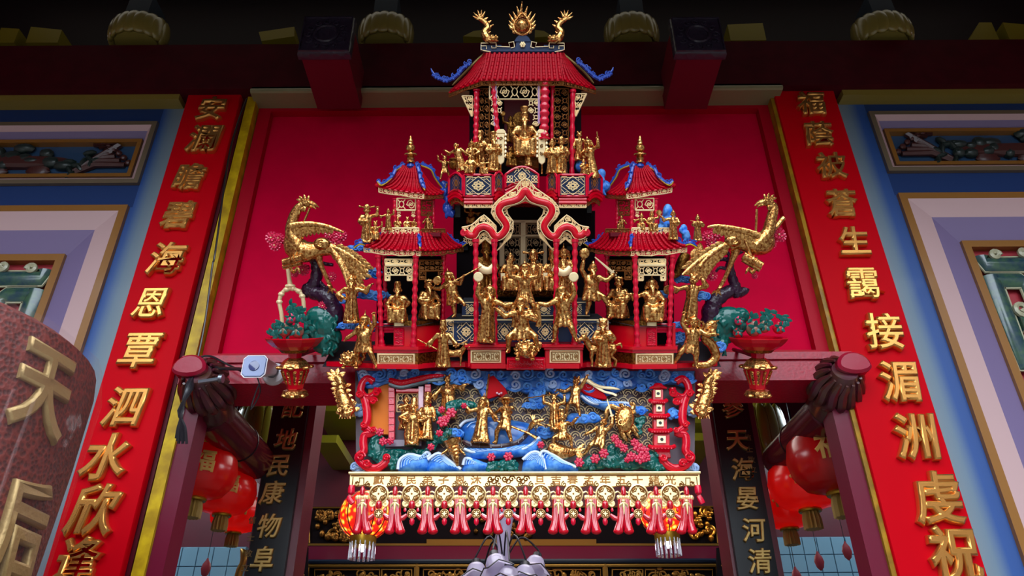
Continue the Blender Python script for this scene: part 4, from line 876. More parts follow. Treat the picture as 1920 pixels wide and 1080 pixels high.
# stepped podium with navy faces
def step(y0, y1, x0, x1, dep, depth, nm='podium_step'):
    block(HA, x0, y0, x1, y1, dep, depth, NAVY, nm, .6)
    b = B(); b.tube([q(x0, y0, dep-1), q(x1, y0, dep-1)], 1.2, 5); b.tube([q(x0, y1, dep-1), q(x1, y1, dep-1)], 1, 5); part(b, 'gold_line', CREAM, HA, kind='stuff')
step(567, 592, 866, 1106, 0, 60); step(600, 645, 836, 1136, -24, 90)
b = B(); b.prism([q(826, 606, -30), q(1146, 606, -30), q(1120, 588, 20), q(850, 588, 20)], 3); part(b, 'sloping_floor', CHAR, HA, smooth=False)
b = B(); b.prism([q(862, 572, -2), q(1110, 572, -2), q(1100, 558, 30), q(870, 558, 30)], 3); part(b, 'sloping_floor', CHAR, HA, smooth=False)
for x, y, d, w_, h_ in ((943, 580, -3, 24, 18), (1020, 580, -3, 24, 18), (946, 622, -27, 26, 30), (1022, 622, -27, 26, 30), (874, 622, -27, 34, 34), (1096, 622, -27, 34, 34), (1080, 580, -3, 22, 18), (884, 580, -3, 22, 18)): motif(HA, x, y, d, w_, h_, CREAM)
for s in (-1, 1):
    b = B(); x0, x1 = sorted((mir(830, s), mir(850, s))); lace(b, rectg(x0, 602, x1, 642, *((-34, -24) if s < 0 else (-24, -34))), 2, 4, .8); part(b, 'bracket_lattice', CREAM, HA, kind='stuff')
# ---- base platform ---------------------------------------------------------
BS = thing('shrine_base', 'red and gold stepped base platform carrying the shrine figures', 'base', q(985, 692, 0))
chain(BS, [(612, -10), (700, -42), (800, -42), (822, -24), (872, -24), (884, -50), (948, -50), (950, -66), (1022, -66), (1024, -50), (1086, -50), (1100, -24), (1150, -24), (1172, -42), (1270, -42), (1345, -10)], 684, 693, SHRED, 'base_slab', back=90)
b = B(); b.prism([q(604, 688, -12), q(1352, 688, -12), q(1330, 640, 70), q(630, 640, 70)], 4); part(b, 'sloping_floor', CHAR, BS, smooth=False)
for s in (-1, 1):
    x0, x1 = sorted((mir(877, s), mir(948, s)))
    block(BS, x0, 656, x1, 688, -44, 40, SHRED, 'plinth', 1); block(BS, x0-6, 646, x1+2, 652, -52, 50, SHRED, 'cornice', 1.5); block(BS, x0-2, 652, x1+1, 656, -49, 46, POSTRED, 'cornice_bead', 1)
    g0, g1 = sorted((mir(882, s), mir(940, s)))
    pl = block(BS, g0, 656, g1, 681, -46, 6, CREAM, 'gold_panel', 1.2)
    b = B(); lace(b, rectg(g0+4, 660, g1-4, 677, -47), 6, 1, .55); part(b, 'panel_carving', GLINE, pl, kind='stuff')
block(BS, 950, 672, 1022, 692, -66, 30, POSTRED, 'centre_block', 2)
b = B(); lace(b, rectg(953, 675, 1019, 690, -67), 9, 2, .8); part(b, 'block_carving', SHRED, BS, kind='stuff')
block(BS, 880, 642, 1090, 650, -40, 60, DKRED, 'upper_floor', 1)
# ---- side towers -----------------------------------------------------------
def tower(s):
    m = lambda x: mir(x, s); side = 'left' if s < 0 else 'right'
    T = thing('side_tower', 'two-storey red tiled tower on the %s side of the shrine' % side, 'pavilion', q(m(770), 690, -20))
    rf = part(B().lathe(q(m(770), 312, -6), [(5, -4), (8, 0), (7, 4), (3, 7)], 10), 'upper_roof', ROYAL, T)
    ap = lambda dx, dd: q(m(770+dx), 312, dd)
    fr = (CREAM, 9)
    AA, BB2 = ap(-13, 0), ap(9, -8)
    # front, inner and outer faces (ordered left to right on the picture)
    def face(a, b_, c, d, n, fr_, sag, up):
        if s < 0: return roof_face(rf, a, b_, c, d, n, sag, up, fringe=fr_)
        return roof_face(rf, b_, a, d, c, n, sag, up, fringe=fr_)
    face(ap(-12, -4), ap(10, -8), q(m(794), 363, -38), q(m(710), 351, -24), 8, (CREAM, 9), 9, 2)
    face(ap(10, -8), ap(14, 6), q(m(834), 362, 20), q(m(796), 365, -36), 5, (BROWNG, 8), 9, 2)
    face(ap(-18, 8), ap(-12, -4), q(m(712), 352, -24), q(m(706), 350, 34), 3, None, 9, 2)
    def ridge(pts, c=5, r0=3.4): ridge_scroll(rf, [q(m(x), y, d) for x, y, d in pts], ROYAL, r0, True, c)
    ridge([(758, 308, -2), (742, 318, -10), (734, 332, -20), (716, 345, -28), (708, 338, -28)]); ridge([(782, 308, -8), (786, 320, -16), (790, 340, -28), (797, 354, -38)], 5, 3.8)
    ridge([(790, 308, 4), (808, 316, 6), (816, 332, 10), (832, 352, 20), (838, 342, 22)], 6)
    b = B(); b.lathe(q(m(770), 303, -6), [(9, -2), (6, 2), (8, 6), (6, 9), (13, 12), (11, 15), (5, 16), (4, 18), (8, 21), (9, 25), (8, 29), (4, 32), (5.5, 33), (4, 36), (5, 38), (3, 41), (3, 43), (1, 48)], 14); part(b, 'finial', GOLD, rf)
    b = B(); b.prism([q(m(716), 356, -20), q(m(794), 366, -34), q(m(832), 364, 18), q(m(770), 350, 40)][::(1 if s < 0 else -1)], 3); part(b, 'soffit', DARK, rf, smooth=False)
    for x, d, y1 in ((740, -22, 432), (785, -30, 436), (812, 10, 424)): post(T, m(x), 372, m(x+1), y1, d, 3.8, rings=6)
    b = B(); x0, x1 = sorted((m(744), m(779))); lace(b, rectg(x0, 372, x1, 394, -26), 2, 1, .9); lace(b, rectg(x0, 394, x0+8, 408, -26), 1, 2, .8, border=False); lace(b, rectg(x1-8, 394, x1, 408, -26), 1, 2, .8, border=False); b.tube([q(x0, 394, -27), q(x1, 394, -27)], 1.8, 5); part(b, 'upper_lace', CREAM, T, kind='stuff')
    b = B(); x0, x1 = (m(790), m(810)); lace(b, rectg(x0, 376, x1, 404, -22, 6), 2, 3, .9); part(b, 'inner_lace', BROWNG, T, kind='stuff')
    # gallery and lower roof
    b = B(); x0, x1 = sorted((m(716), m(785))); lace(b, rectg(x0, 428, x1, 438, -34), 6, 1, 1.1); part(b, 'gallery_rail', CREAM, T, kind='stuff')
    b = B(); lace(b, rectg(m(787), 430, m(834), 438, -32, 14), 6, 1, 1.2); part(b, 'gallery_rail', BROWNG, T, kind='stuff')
    r2 = block(T, min(m(722), m(826)), 436, max(m(722), m(826)), 444, -20, 50, DKRED, 'lower_roof')
    def face2(a, b_, c, d, n, fr_, sag=4, up=3): 
        if s < 0: return roof_face(r2, a, b_, c, d, n, sag, up, fringe=fr_)
        return roof_face(r2, b_, a, d, c, n, sag, up, fringe=fr_)
    face2(q(m(716), 438, -32), q(m(785), 438, -34), q(m(788), 471, -60), q(m(682), 464, -48), 9, (CREAM, 9)); face2(q(m(785), 438, -34), q(m(838), 438, 14), q(m(868), 464, 24), q(m(788), 471, -60), 9, (BROWNG, 9))
    def ridge2(pts, c=4, r0=3): ridge_scroll(r2, [q(m(x), y, d) for x, y, d in pts], ROYAL, r0, True, c)
    ridge2([(718, 440, -30), (704, 448, -38), (690, 458, -46), (676, 455, -50), (664, 462, -50)], 6, 3.6); ridge2([(785, 440, -36), (787, 452, -48), (788, 464, -58)], 2, 3); ridge2([(836, 440, 12), (850, 450, 16), (864, 460, 20), (874, 455, 22)], 5, 3.2)
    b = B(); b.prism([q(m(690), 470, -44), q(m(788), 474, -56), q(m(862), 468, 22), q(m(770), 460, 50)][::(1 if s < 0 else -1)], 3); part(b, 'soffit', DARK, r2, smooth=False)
    # lower storey
    for x, xb_, d, y1 in ((709, 716, -44, 650), (780, 775, -52, 650), (832, 830, 4, 600), (720, 724, 10, 600)): post(T, m(x), 478, m(xb_), y1, d, 5 if d < 0 else 4.2, rings=12)
    x0, x1 = sorted((m(722), m(773)))
    b = B(); lace(b, rectg(x0, 486, x1, 494, -48), 4, 1, .9); lace(b, rectg(x0, 499, x1, 516, -48), 4, 1, 1.0); b.tube([q(x0, 497, -49), q(x1, 497, -49)], 2.4, 5); lace(b, rectg(x0, 516, x0+9, 526, -48), 1, 1, 1.0); lace(b, rectg(x1-9, 516, x1, 526, -48), 1, 1, 1.0); part(b, 'front_lace', CREAM, T, kind='stuff')
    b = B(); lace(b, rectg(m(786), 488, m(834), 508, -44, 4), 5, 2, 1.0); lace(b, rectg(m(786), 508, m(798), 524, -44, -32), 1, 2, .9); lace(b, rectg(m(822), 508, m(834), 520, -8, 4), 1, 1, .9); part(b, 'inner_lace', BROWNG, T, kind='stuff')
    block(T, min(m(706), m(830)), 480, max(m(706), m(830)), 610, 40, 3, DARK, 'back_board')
    b = B(); b.prism([q(m(704), 612, -50), q(m(780), 612, -56), q(m(836), 600, 6), q(m(770), 590, 40)][::(1 if s < 0 else -1)], 3); part(b, 'sloping_floor', CHAR, T, smooth=False)
    fpts = [(738, -46), (782, -50), (826, 0)]; fp = [(m(x), d) for x, d in fpts][::(1 if s < 0 else -1)]
    chain(T, fp, 602, 612, GOLDD, 'floor_frieze', back=44)
    chain(T, [(x, d+2) for x, d in fp], 612, 650, mat('base_red', '#d00018', .3, coat=.4, bump=.1, scale=20), 'base_body', back=44)
    x0, x1 = sorted((m(739), m(757))); block(T, x0, 604, x1, 612, -49, 4, CREAM, 'cream_tablet', .6); pn = block(T, x0, 614, x1, 648, -48, 4, POSTRED, 'carved_panel', .6)
    b = B(); lace(b, rectg(x0+1, 616, x1-1, 647, -49), 2, 4, .8); part(b, 'panel_carving', POSTRED, pn, kind='stuff')
    x0, x1 = sorted((m(718), m(738)))
    for y in (608, 614, 620): b = B(); b.tube([q(x0, y, -40), q(x1, y, -40)], 1.8, 6); part(b, 'stair_rail', POSTRED, T)
    block(T, x0, 624, x1, 648, -10, 3, DARK, 'opening'); x0, x1 = sorted((m(703), m(710))); block(T, x0, 606, x1, 650, -40, 10, SHRED, 'outer_pilaster')
    cp = [(698, -30), (700, -52), (784, -58), (840, 2)]; cp = [(m(x), d) for x, d in cp][::(1 if s < 0 else -1)]
    chain(T, cp, 650, 656, SHRED, 'cornice', back=44); chain(T, [(x, d+4) for x, d in cp], 656, 662, POSTRED, 'cornice', back=44)
    gp = [(706, -46), (784, -50), (826, -8)]; gp = [(m(x), d) for x, d in gp][::(1 if s < 0 else -1)]
    chain(T, gp, 662, 684, GOLDD, 'plinth', back=44)
    x0, x1 = sorted((m(707), m(778))); pn = block(T, x0, 663, x1, 683, -53, 4, CREAM, 'gold_panel', 1)
    b = B(); lace(b, rectg(x0+4, 666, x1-4, 680, -54), 7, 1, .55); part(b, 'panel_carving', GLINE, pn, kind='stuff')
    chain(T, [(x, d-4) for x, d in cp], 684, 692, SHRED, 'foot', back=44)
tower(-1); tower(1)
# ================================================================ carved figures
REMESH = []
ARMS = {'down': ((.05, -.02, -.15), (.07, -.07, -.28)), 'fold': ((.07, -.04, -.15), (-.10, -.14, -.15)), 'up': ((.13, -.03, .04), (.14, -.04, .22)), 'upin': ((.14, -.03, .06), (.04, -.06, .2)),
        'out': ((.13, -.04, -.06), (.27, -.07, -.02)), 'outup': ((.13, -.04, -.05), (.25, -.07, .09)), 'hip': ((.15, .0, -.12), (.02, -.08, -.2)), 'fwd': ((.05, -.08, -.12), (.04, -.2, -.07)), 'chest': ((.1, -.05, -.13), (-.05, -.14, -.05)),
        'low': ((.1, -.03, -.12), (.2, -.08, -.22)), 'lap': ((.09, -.05, -.16), (.03, -.17, -.22)), 'back': ((.1, .05, -.1), (.16, .08, -.22)), 'across': ((.06, -.08, -.1), (-.16, -.16, -.02)), 'high': ((.08, -.02, .12), (.06, -.03, .3))}
LEGS = {'stand': (((-.07, -.02, .25), (-.08, -.0, .03)), ((.07, -.02, .25), (.08, 0, .03))), 'wide': (((-.13, -.06, .25), (-.17, .0, .03)), ((.13, -.06, .25), (.18, 0, .03))),
        'lungeR': (((-.09, -.05, .25), (-.12, .0, .03)), ((.17, -.05, .28), (.27, -.02, .03))), 'lungeL': (((-.17, -.05, .28), (-.27, -.02, .03)), ((.09, -.05, .25), (.12, 0, .03))),
        'kickR': (((-.03, -.02, .24), (-.05, 0, .03)), ((.19, -.1, .38), (.29, -.1, .22))), 'kickL': (((-.19, -.1, .38), (-.25, -.05, .24)), ((.03, -.02, .24), (.03, 0, .03))), 'ride': (((-.2, -.1, .34), (-.22, -.02, .1)), ((.2, -.1, .34), (.22, -.02, .1))), 'none': None}
def fig(name, label, px, py, dep, H, pose='robe', L='fold', Rr='fold', hat='cap', beard=0, face=0, lean=0, hold=(), fr=UP, cat='figurine', legs=None, tilt=0, fat=1.0, wings=False, m=None, head=0, skirt=None, group=None, hx=0, vox=.0185):
    m = m or GOLD; base = fr.q(px, py, dep); k_ = H
    rz = MX.Rotation(radians(face), 3, 'Z'); rl = MX.Rotation(radians(lean), 3, 'Y') @ MX.Rotation(radians(tilt), 3, 'X')
    X3 = lambda v: base + rl @ (rz @ V((v[0]*1.14*k_, v[1]*1.1*k_, v[2]*k_)))
    b = B(); d = B(); dz = 0.0
    def cap(pts, rs, n=9): b.tube([X3(p) for p in pts], [r*k_ for r in rs], n); [b.ell(X3(p), r*k_, 8, 6) for p, r in ((pts[0], rs[0]), (pts[-1], rs[-1]))]
    def ell(B_, c, r, seg=10, rings=7, rr=None): B_.ell(X3(c), tuple(x*k_ for x in r), seg, rings, rl @ rz @ rr if rr else rl @ rz)
    def loft(rows, n=16, fold=0, ph=0):
        vs = []; L_ = len(rows)
        for i, (z, rx, ry, cy) in enumerate(rows):
            f_ = fold*(1-i/(L_-1))
            for j in range(n): a = 2*pi*j/n; g = 1+f_*cos(a*n/2+ph); vs.append(tuple(X3((rx*g*cos(a), ry*g*sin(a)+cy, z+dz))))
        b.add(vs, [tuple(range(n-1, -1, -1)), tuple((L_-1)*n+j for j in range(n))]+[(i*n+j, i*n+(j+1) % n, (i+1)*n+(j+1) % n, (i+1)*n+j) for i in range(L_-1) for j in range(n)])
    f = fat
    if pose == 'sit':
        dz = -.2
        loft([(.20, .2, .16, -.06), (.26, .2, .17, -.06), (.36, .19, .16, -.07), (.46, .17, .15, -.06), (.52, .12, .11, -.01)], 18, .10)
        for sx in (-1, 1):
            cap([(sx*.06, .02, .50+dz), (sx*.12, -.17, .46+dz), (sx*.115, -.17, .24+dz)], [.09, .085, .07]); cap([(sx*.11, -.17, .23+dz), (sx*.12, -.25, .215+dz)], [.045, .035])
        for x in (-.05, 0, .05): cap([(x, -.16, .44+dz), (x*1.1, -.20, .24+dz)], [.02, .026], 6)
    elif pose == 'robe':
        w_ = skirt or .165
        loft([(0, w_, .125, 0), (.06, w_*.97, .12, 0), (.25, .135*f, .1, 0), (.45, .115*f, .085*f, 0), (.54, .10*f, .078*f, 0)], 20, .11, H)
        for sx in (-1, 1): cap([(sx*.06, -.1, .025), (sx*.065, -.15, .02)], [.035, .028])
        cap([(0, -.085*f, .5), (0, -.125, .12)], [.03, .04], 6); b.tube([X3((.1*f*cos(a), .078*f*sin(a), .53)) for a in [2*pi*i/12 for i in range(12)]], .018*k_, 6, closed=True)
    elif pose in ('war', 'ride'):
        lg = LEGS[legs or 'stand']
        if lg:
            for sx, (kn, ft) in zip((-1, 1), lg):
                hp = (sx*.055, 0, .47); cap([hp, kn], [.075, .058]); cap([kn, ft], [.058, .036]); cap([ft, (ft[0]+sx*.02, ft[1]-.07, ft[2]-.005)], [.036, .028])
                ell(b, kn, (.06, .06, .05))
        loft([(.30, .14*f, .12, 0), (.36, .135*f, .115, 0), (.46, .12*f, .09*f, 0), (.55, .1*f, .078*f, 0)], 18, .09, H)
        for a in (-1.1, -.4, .3, 1.0): cap([(.1*f*sin(a), -.07*cos(a), .5), (.13*f*sin(a), -.11*cos(a), .31)], [.03, .04], 6)
        b.tube([X3((.108*f*cos(a), .085*f*sin(a), .53)) for a in [2*pi*i/12 for i in range(12)]], .02*k_, 6, closed=True)
        ell(b, (0, -.08*f, .53), (.035, .02, .035))
    elif pose == 'bust': dz = -.42
    loft([(.50, .10*f, .078*f, 0), (.58, .108*f, .082*f, -.005*f), (.68, .125*f, .088*f, 0), (.76, .125, .07, .005), (.80, .06, .05, .005)], 16)
    if f > 1.15: ell(b, (0, -.05*f, .6+dz), (.1*f, .07*f, .09*f))
    for sx in (-1, 1): cap([(sx*.03, -.075, .78+dz), (sx*.005, -.095*f, .56+dz)], [.016, .02], 6)      # crossed collar
    n0, n1 = len(b.v), len(d.v)
    hc = V((hx+sin(radians(head))*.02, -.015, .885+dz)); hr = MX.Rotation(radians(head), 3, 'Z')
    cap([(0, .0, .77+dz), (hx*.6, 0, .84+dz)], [.045, .04]); ell(b, hc, (.066, .072, .083)); ell(b, hc+V((0, -.01, -.04)), (.05, .055, .05))
    for sx in (-1, 1):
        ell(b, hc+hr @ V((sx*.066, .005, -.005)), (.016, .02, .032))
        ell(d, hc+hr @ V((sx*.027, -.064, .012)), (.014, .010, .008), 6, 4); ell(d, hc+hr @ V((sx*.027, -.064, .027)), (.02, .010, .005), 6, 4)
        ell(b, hc+hr @ V((sx*.034, -.05, -.022)), (.024, .02, .02))
    ell(d, hc+hr @ V((0, -.076, -.008)), (.012, .016, .024), 6, 4); ell(d, hc+hr @ V((0, -.066, -.04)), (.02, .01, .006), 6, 4)
    if beard: cap([hc+hr @ V((0, -.05, -.06)), hc+hr @ V((0, -.085, -.10-.03*beard)), hc+hr @ V((0, -.088, -.115-.06*beard))], [.042, .03, .01], 8)
    tp = hc+V((0, .005, .05))
    if hat == 'cap': ell(b, tp, (.07, .075, .05)); ell(b, tp+V((0, 0, .06)), (.03, .03, .035))
    elif hat == 'official': b.lathe(X3(tp), [(.072*k_, -.01*k_), (.072*k_, .05*k_), (.055*k_, .055*k_), (.055*k_, .1*k_)], 12); [cap([tp+V((sx*.06, .02, .03)), tp+V((sx*.15, .02, .05))], [.016, .032], 6) for sx in (-1, 1)]
    elif hat == 'crown': b.lathe(X3(tp), [(.066*k_, -.01*k_), (.075*k_, .03*k_), (.062*k_, .05*k_), (.085*k_, .14*k_), (.07*k_, .15*k_)], 12)
    elif hat == 'tall': b.lathe(X3(tp), [(.066*k_, -.01*k_), (.068*k_, .06*k_), (.055*k_, .12*k_)], 12)
    elif hat == 'helmet': ell(b, tp+V((0, 0, 0)), (.078, .082, .065)); cap([tp+V((0, 0, .05)), tp+V((0, 0, .15))], [.022, .008], 6); [cap([tp+V((sx*.066, .01, .0)), tp+V((sx*.085, .02, -.09))], [.025, .03], 6) for sx in (-1, 1)]
    elif hat == 'straw': b.lathe(X3(tp), [(.02*k_, .1*k_), (.1*k_, .04*k_), (.17*k_, -.015*k_), (.15*k_, -.03*k_)], 16)
    elif hat == 'bun': ell(b, tp+V((0, .01, -.01)), (.072, .076, .055)); [ell(b, tp+V((sx*.045, 0, .05)), (.035, .035, .035)) for sx in (-1, 1)]
    elif hat == 'horn': ell(b, tp, (.07, .075, .05)); [cap([tp+V((sx*.04, 0, .03)), tp+V((sx*.1, 0, .08)), tp+V((sx*.09, 0, .14))], [.022, .018, .006], 6) for sx in (-1, 1)]
    elif hat == 'flower': ell(b, tp, (.075, .078, .05)); [ell(b, tp+V((.06*cos(a), -.01, .04+.03*sin(a))), (.025, .02, .025)) for a in (0, .8, 1.6, 2.4, 3.1)]
    hw = X3(hc)-V((0, 0, .06*k_))
    for B_, n_ in ((b, n0), (d, n1)): B_.v[n_:] = [tuple(hw+(V(v)-hw)*1.17) for v in B_.v[n_:]]
    sh = .745+dz; hands = {}
    for sx, A in ((-1, L), (1, Rr)):
        if A is None: continue
        if isinstance(A, str): e_, h_ = ARMS[A]; e_ = (e_[0]*sx, e_[1], e_[2]); h_ = (h_[0]*sx, h_[1], h_[2])
        else: e_, h_ = A
        s0 = V((sx*.115, 0, sh)); e = s0+V(e_); h = s0+V(h_); hands[sx] = h
        cap([s0, e], [.056, .048]); cap([e, e.lerp(h, .85)], [.048, .043]); dd = (h-e).normalized()
        if pose in ('robe', 'sit'): cap([e.lerp(h, .55), e.lerp(h, .6)+V((0, .01, -.10))], [.05, .028]); cap([e, e.lerp(h, .3)+V((0, .02, -.10))], [.05, .03])
        else: ell(b, s0+V((sx*.01, 0, .01)), (.07, .06, .05))
        ell(b, h, (.028, .024, .03)); up = V((0, 0, 1)) if abs(dd.z) < .8 else V((0, -1, 0)); sd = dd.cross(up).normalized(); nn = sd.cross(dd)
        for i in range(4):                                              # fingers, curled; thumb from the side of the palm
            o = h+sd*(.016*(i-1.5))+dd*.018; l = (.034, .042, .039, .030)[i]; d.tube([X3(o), X3(o+dd*l*.6+nn*-.004), X3(o+dd*l*.8-nn*.018), X3(o+dd*l*.4-nn*.03)], [.0085*k_, .008*k_, .0075*k_, .006*k_], 5)
        o = h-sd*.026; d.tube([X3(o), X3(o-sd*.014+dd*.02), X3(o-sd*.006+dd*.034-nn*.012)], [.009*k_, .0085*k_, .006*k_], 5)
    if wings: pass
    o = solo(b, name, m, label, cat, fr, base, group); REMESH.append((o, H*fr.k*vox, d, base, fr))
    for hd in hold:
        kind = hd[0]; hand = X3(hands[{'L': -1, 'R': 1}[hd[1]]]); b = B(); ang = radians(hd[2]); l = hd[3]*H; dv = V((sin(ang), -.12, cos(ang)))
        mm = hd[4] if len(hd) > 4 else m
        if kind in ('staff', 'spear'):
            a = hand-dv*l*.5; c = hand+dv*l*.5; b.tube([a, c], .016*H, 6)
            if kind == 'spear': b.lathe(c, [(.012*H, 0), (.045*H, .05*H), (.004*H, .16*H)], 6, dv.normalized())
        elif kind == 'sword': b.tube([hand-dv*l*.1, hand, hand+dv*l*.12, hand+dv*l], [.016*H, .02*H, .03*H, .012*H], 6, .4); b.tube([hand+dv*l*.1+V((-.05*H*cos(ang), 0, .05*H*sin(ang))), hand+dv*l*.1+V((.05*H*cos(ang), 0, -.05*H*sin(ang)))], .014*H, 5)
        elif kind == 'disc': c = hand+dv*l; b.lathe(c, [(.02*H, -1.6), (.075*H, -1.4), (.088*H, 0), (.075*H, 1.4), (.02*H, 1.6)], 18, V((0, -1, 0))); b.tube([hand, c+V((0, 1, 0))], .012*H, 5); mm = hd[4] if len(hd) > 4 else CREAM
        elif kind == 'fan': c = hand+dv*l; b.lathe(c, [(.02*H, -1), (.085*H, -1), (.1*H, 0), (.085*H, 1), (.02*H, 1)], 14, V((0, -1, 0))); b.tube([hand, c], .012*H, 5)
        elif kind == 'scroll': b.tube(smoothpath([hand+V((-l*.5, -2, l*.1)), hand+V((-l*.15, -4, -l*.16)), hand+V((l*.2, -4, -l*.18)), hand+V((l*.5, -2, l*.08))], 3), [.07*H]*10, 8, .35); mm = CREAM
        elif kind == 'tablet': b.prism([hand+V((-.045*H, -3, -.1*H)), hand+V((.045*H, -3, -.1*H)), hand+V((.05*H, -3, l)), hand+V((-.05*H, -3, l))], 2.5, .8); mm = hd[4] if len(hd) > 4 else CREAM
        elif kind == 'drape': b.tube(smoothpath([hand, hand+V((0, -2, -.15*H)), hand+V((.02*H, -1, -.3*H)), hand+V((0, 0, -.42*H))], 3), [.03*H]+[.045*H]*8+[.05*H], 7, .5)
        elif kind == 'flute': b.tube([hand-dv*l*.3, hand+dv*l*.7], .014*H, 6)
        elif kind == 'pot': b.lathe(hand+V((0, -2, 0)), [(.05*H, -.06*H), (.1*H, 0), (.09*H, .06*H), (.05*H, .08*H), (.07*H, .11*H)], 12)
        ob = part(b, {'disc': 'held_disc', 'scroll': 'held_scroll', 'tablet': 'held_tablet'}.get(kind, kind), mm, o)
    return o
def finish_figures():
    for o, vox, d, base, fr in REMESH:
        md = o.modifiers.new('r', 'REMESH'); md.mode = 'VOXEL'; md.voxel_size = vox; md.use_smooth_shade = True
    dg = bpy.context.evaluated_depsgraph_get(); new = []
    for o, vox, d, base, fr in REMESH: new.append(bpy.data.meshes.new_from_object(o.evaluated_get(dg)))
    for (o, vox, d, base, fr), me in zip(REMESH, new):
        o.modifiers.clear(); nm = o.name
        if d.v:
            bm = bmesh.new(); bm.from_mesh(me); bmesh.ops.smooth_vert(bm, verts=bm.verts, factor=.4, use_axis_x=True, use_axis_y=True, use_axis_z=True)
            vs = [bm.verts.new(((x-base[0])*fr.k, (y-base[1])*fr.k, (z-base[2])*fr.k)) for x, y, z in d.v]
            for f in d.f:
                try: bm.faces.new([vs[i] for i in f])
                except ValueError: pass
            bm.to_mesh(me); bm.free()
        me.polygons.foreach_set('use_smooth', [True]*len(me.polygons))
        if not me.materials: me.materials.append(o.data.materials[0])
        o.data = me
# throne room of the top pavilion
T = thing('deity_throne', 'carved bronze throne with round halo plate in the top pavilion', 'throne', q(984, 318, 20))
block(T, 958, 282, 1010, 316, 6, 22, BROWNG, 'seat', 2); b = B(); lace(b, rectg(960, 284, 1008, 312, 4), 5, 3, 1.2); part(b, 'carving', BROWNG, T, kind='stuff')
b = B(); b.lathe(q(975, 224, 36), [(4, -1), (13, -1), (15, 0), (13, 1)], 20, V((0, -1, 0))); part(b, 'halo', GOLDD, T)
fig('seated_deity', 'large bearded deity seated under the lace of the top pavilion', 984, 296, 6, 104, 'sit', 'lap', 'lap', 'crown', 1.2, 0)
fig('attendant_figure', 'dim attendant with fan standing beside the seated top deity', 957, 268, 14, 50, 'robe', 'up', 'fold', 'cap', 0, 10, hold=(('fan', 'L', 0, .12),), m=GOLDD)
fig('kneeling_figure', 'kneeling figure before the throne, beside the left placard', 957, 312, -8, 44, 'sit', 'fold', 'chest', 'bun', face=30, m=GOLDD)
fig('kneeling_figure', 'small figure before the throne, beside the right placard', 990, 312, -8, 46, 'robe', 'fold', 'fold', 'cap', face=-20)
for px, sd in ((939, 'left'), (1016, 'right')):
    T = thing('standing_placard', 'pale gold standing placard with scalloped sides, on the %s of the top throne' % sd, 'placard', q(px, 322, -12))
    b = B(); b.prism([q(px+x, y, -12) for x, y in ((-7, 250), (-7, 298), (-6, 304), (0, 309), (6, 304), (7, 298), (7, 250))], 3, 1); bd = part(b, 'board', CREAM, T)
    b = B(); b.prism([q(px+x, y, -13) for x, y in ((-9, 250), (9, 250), (9, 246), (5, 242), (-5, 242), (-9, 246))], 4, 1); part(b, 'cap', CREAM, T)
    b = B(); b.tube([q(px, 306, -10), q(px, 326, -10)], 1.5, 6); part(b, 'pole', GOLD, T)
    for sx in (-1, 1):
        for i in range(6): b = B(); b.lathe(q(px+sx*9, 256+8*i, -12), [(.5, 0), (2.6, 2), (2, 5), (.5, 7)], 6); part(b, 'side_bead', CREAM, bd)
    b = B()
    for i in range(3): b.tube(spiral(q(px, 260+14*i, -13.5), 3.5, 1.3, i), .8, 4)
    part(b, 'relief', GOLDD, bd, kind='stuff')
fig('robed_figure', 'tall bearded robed figure holding a tablet, beside the left placard', 925, 322, -12, 66, 'robe', 'fold', 'fold', 'crown', 1, 15)
fig('robed_figure', 'figure with a tall vase-like hat behind the left group on the balcony', 900, 312, 8, 62, 'robe', 'chest', 'fold', 'tall', .5, 0, fat=1.1)
fig('robed_figure', 'small hatted figure between the vase-hat figure and the leaning elder', 884, 318, 2, 52, 'robe', 'fold', 'hip', 'helmet', 0, -10)
fig('leaning_elder', 'bald elder leaning left with big sleeves above the left balcony arch', 866, 322, -2, 56, 'robe', 'outup', 'low', 'none', 1, -25, lean=-12, fat=1.15)
fig('crouching_figure', 'stout crouching figure at the front of the left balcony group', 882, 326, -18, 44, 'sit', 'lap', 'low', 'bun', 0, -15, fat=1.3)
fig('crouching_figure', 'small crouching figure in front of the bearded robed figure', 906, 327, -18, 38, 'sit', 'chest', 'up', 'cap', 0, 20)
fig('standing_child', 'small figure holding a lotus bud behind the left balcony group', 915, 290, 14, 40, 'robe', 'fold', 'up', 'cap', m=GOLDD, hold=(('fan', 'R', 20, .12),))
fig('dancing_figure', 'small figure with raised arms at the far left end of the balcony', 834, 338, 8, 46, 'war', 'up', 'out', 'horn', 0, 20, legs='wide')
T = solo(B().lathe(q(851, 318, 4), [(4, 0), (9, 5), (10, 12), (7, 16), (10, 19), (8, 21)], 14), 'bronze_urn', GOLDD, 'round gilt urn held beside the far left balcony dancer', 'urn')
fig('court_figure', 'robed figure with folded sleeves, left one of the pair beside the right placard', 1035, 326, -14, 62, 'robe', 'fold', 'fold', 'cap', 0, -10)
fig('court_figure', 'officer with round hat and folded sleeves next to the thin right post', 1052, 327, -10, 66, 'robe', 'fold', 'fold', 'official', 0, 12, fat=1.1)
fig('court_figure', 'figure standing high beside the right outer post of the top pavilion', 1086, 302, 10, 54, 'robe', 'down', 'low', 'bun', 0, 10)
fig('climbing_figure', 'figure leaning with a raised hooked staff on the right balcony end', 1112, 336, -4, 74, 'robe', 'across', 'up', 'helmet', 0, -30, lean=-8, hold=(('staff', 'R', -6, .35),))
fig('crouching_figure', 'small crouching figure at the foot of the hooked-staff figure', 1094, 328, -8, 36, 'sit', 'chest', 'fold', 'cap', 0, 30)
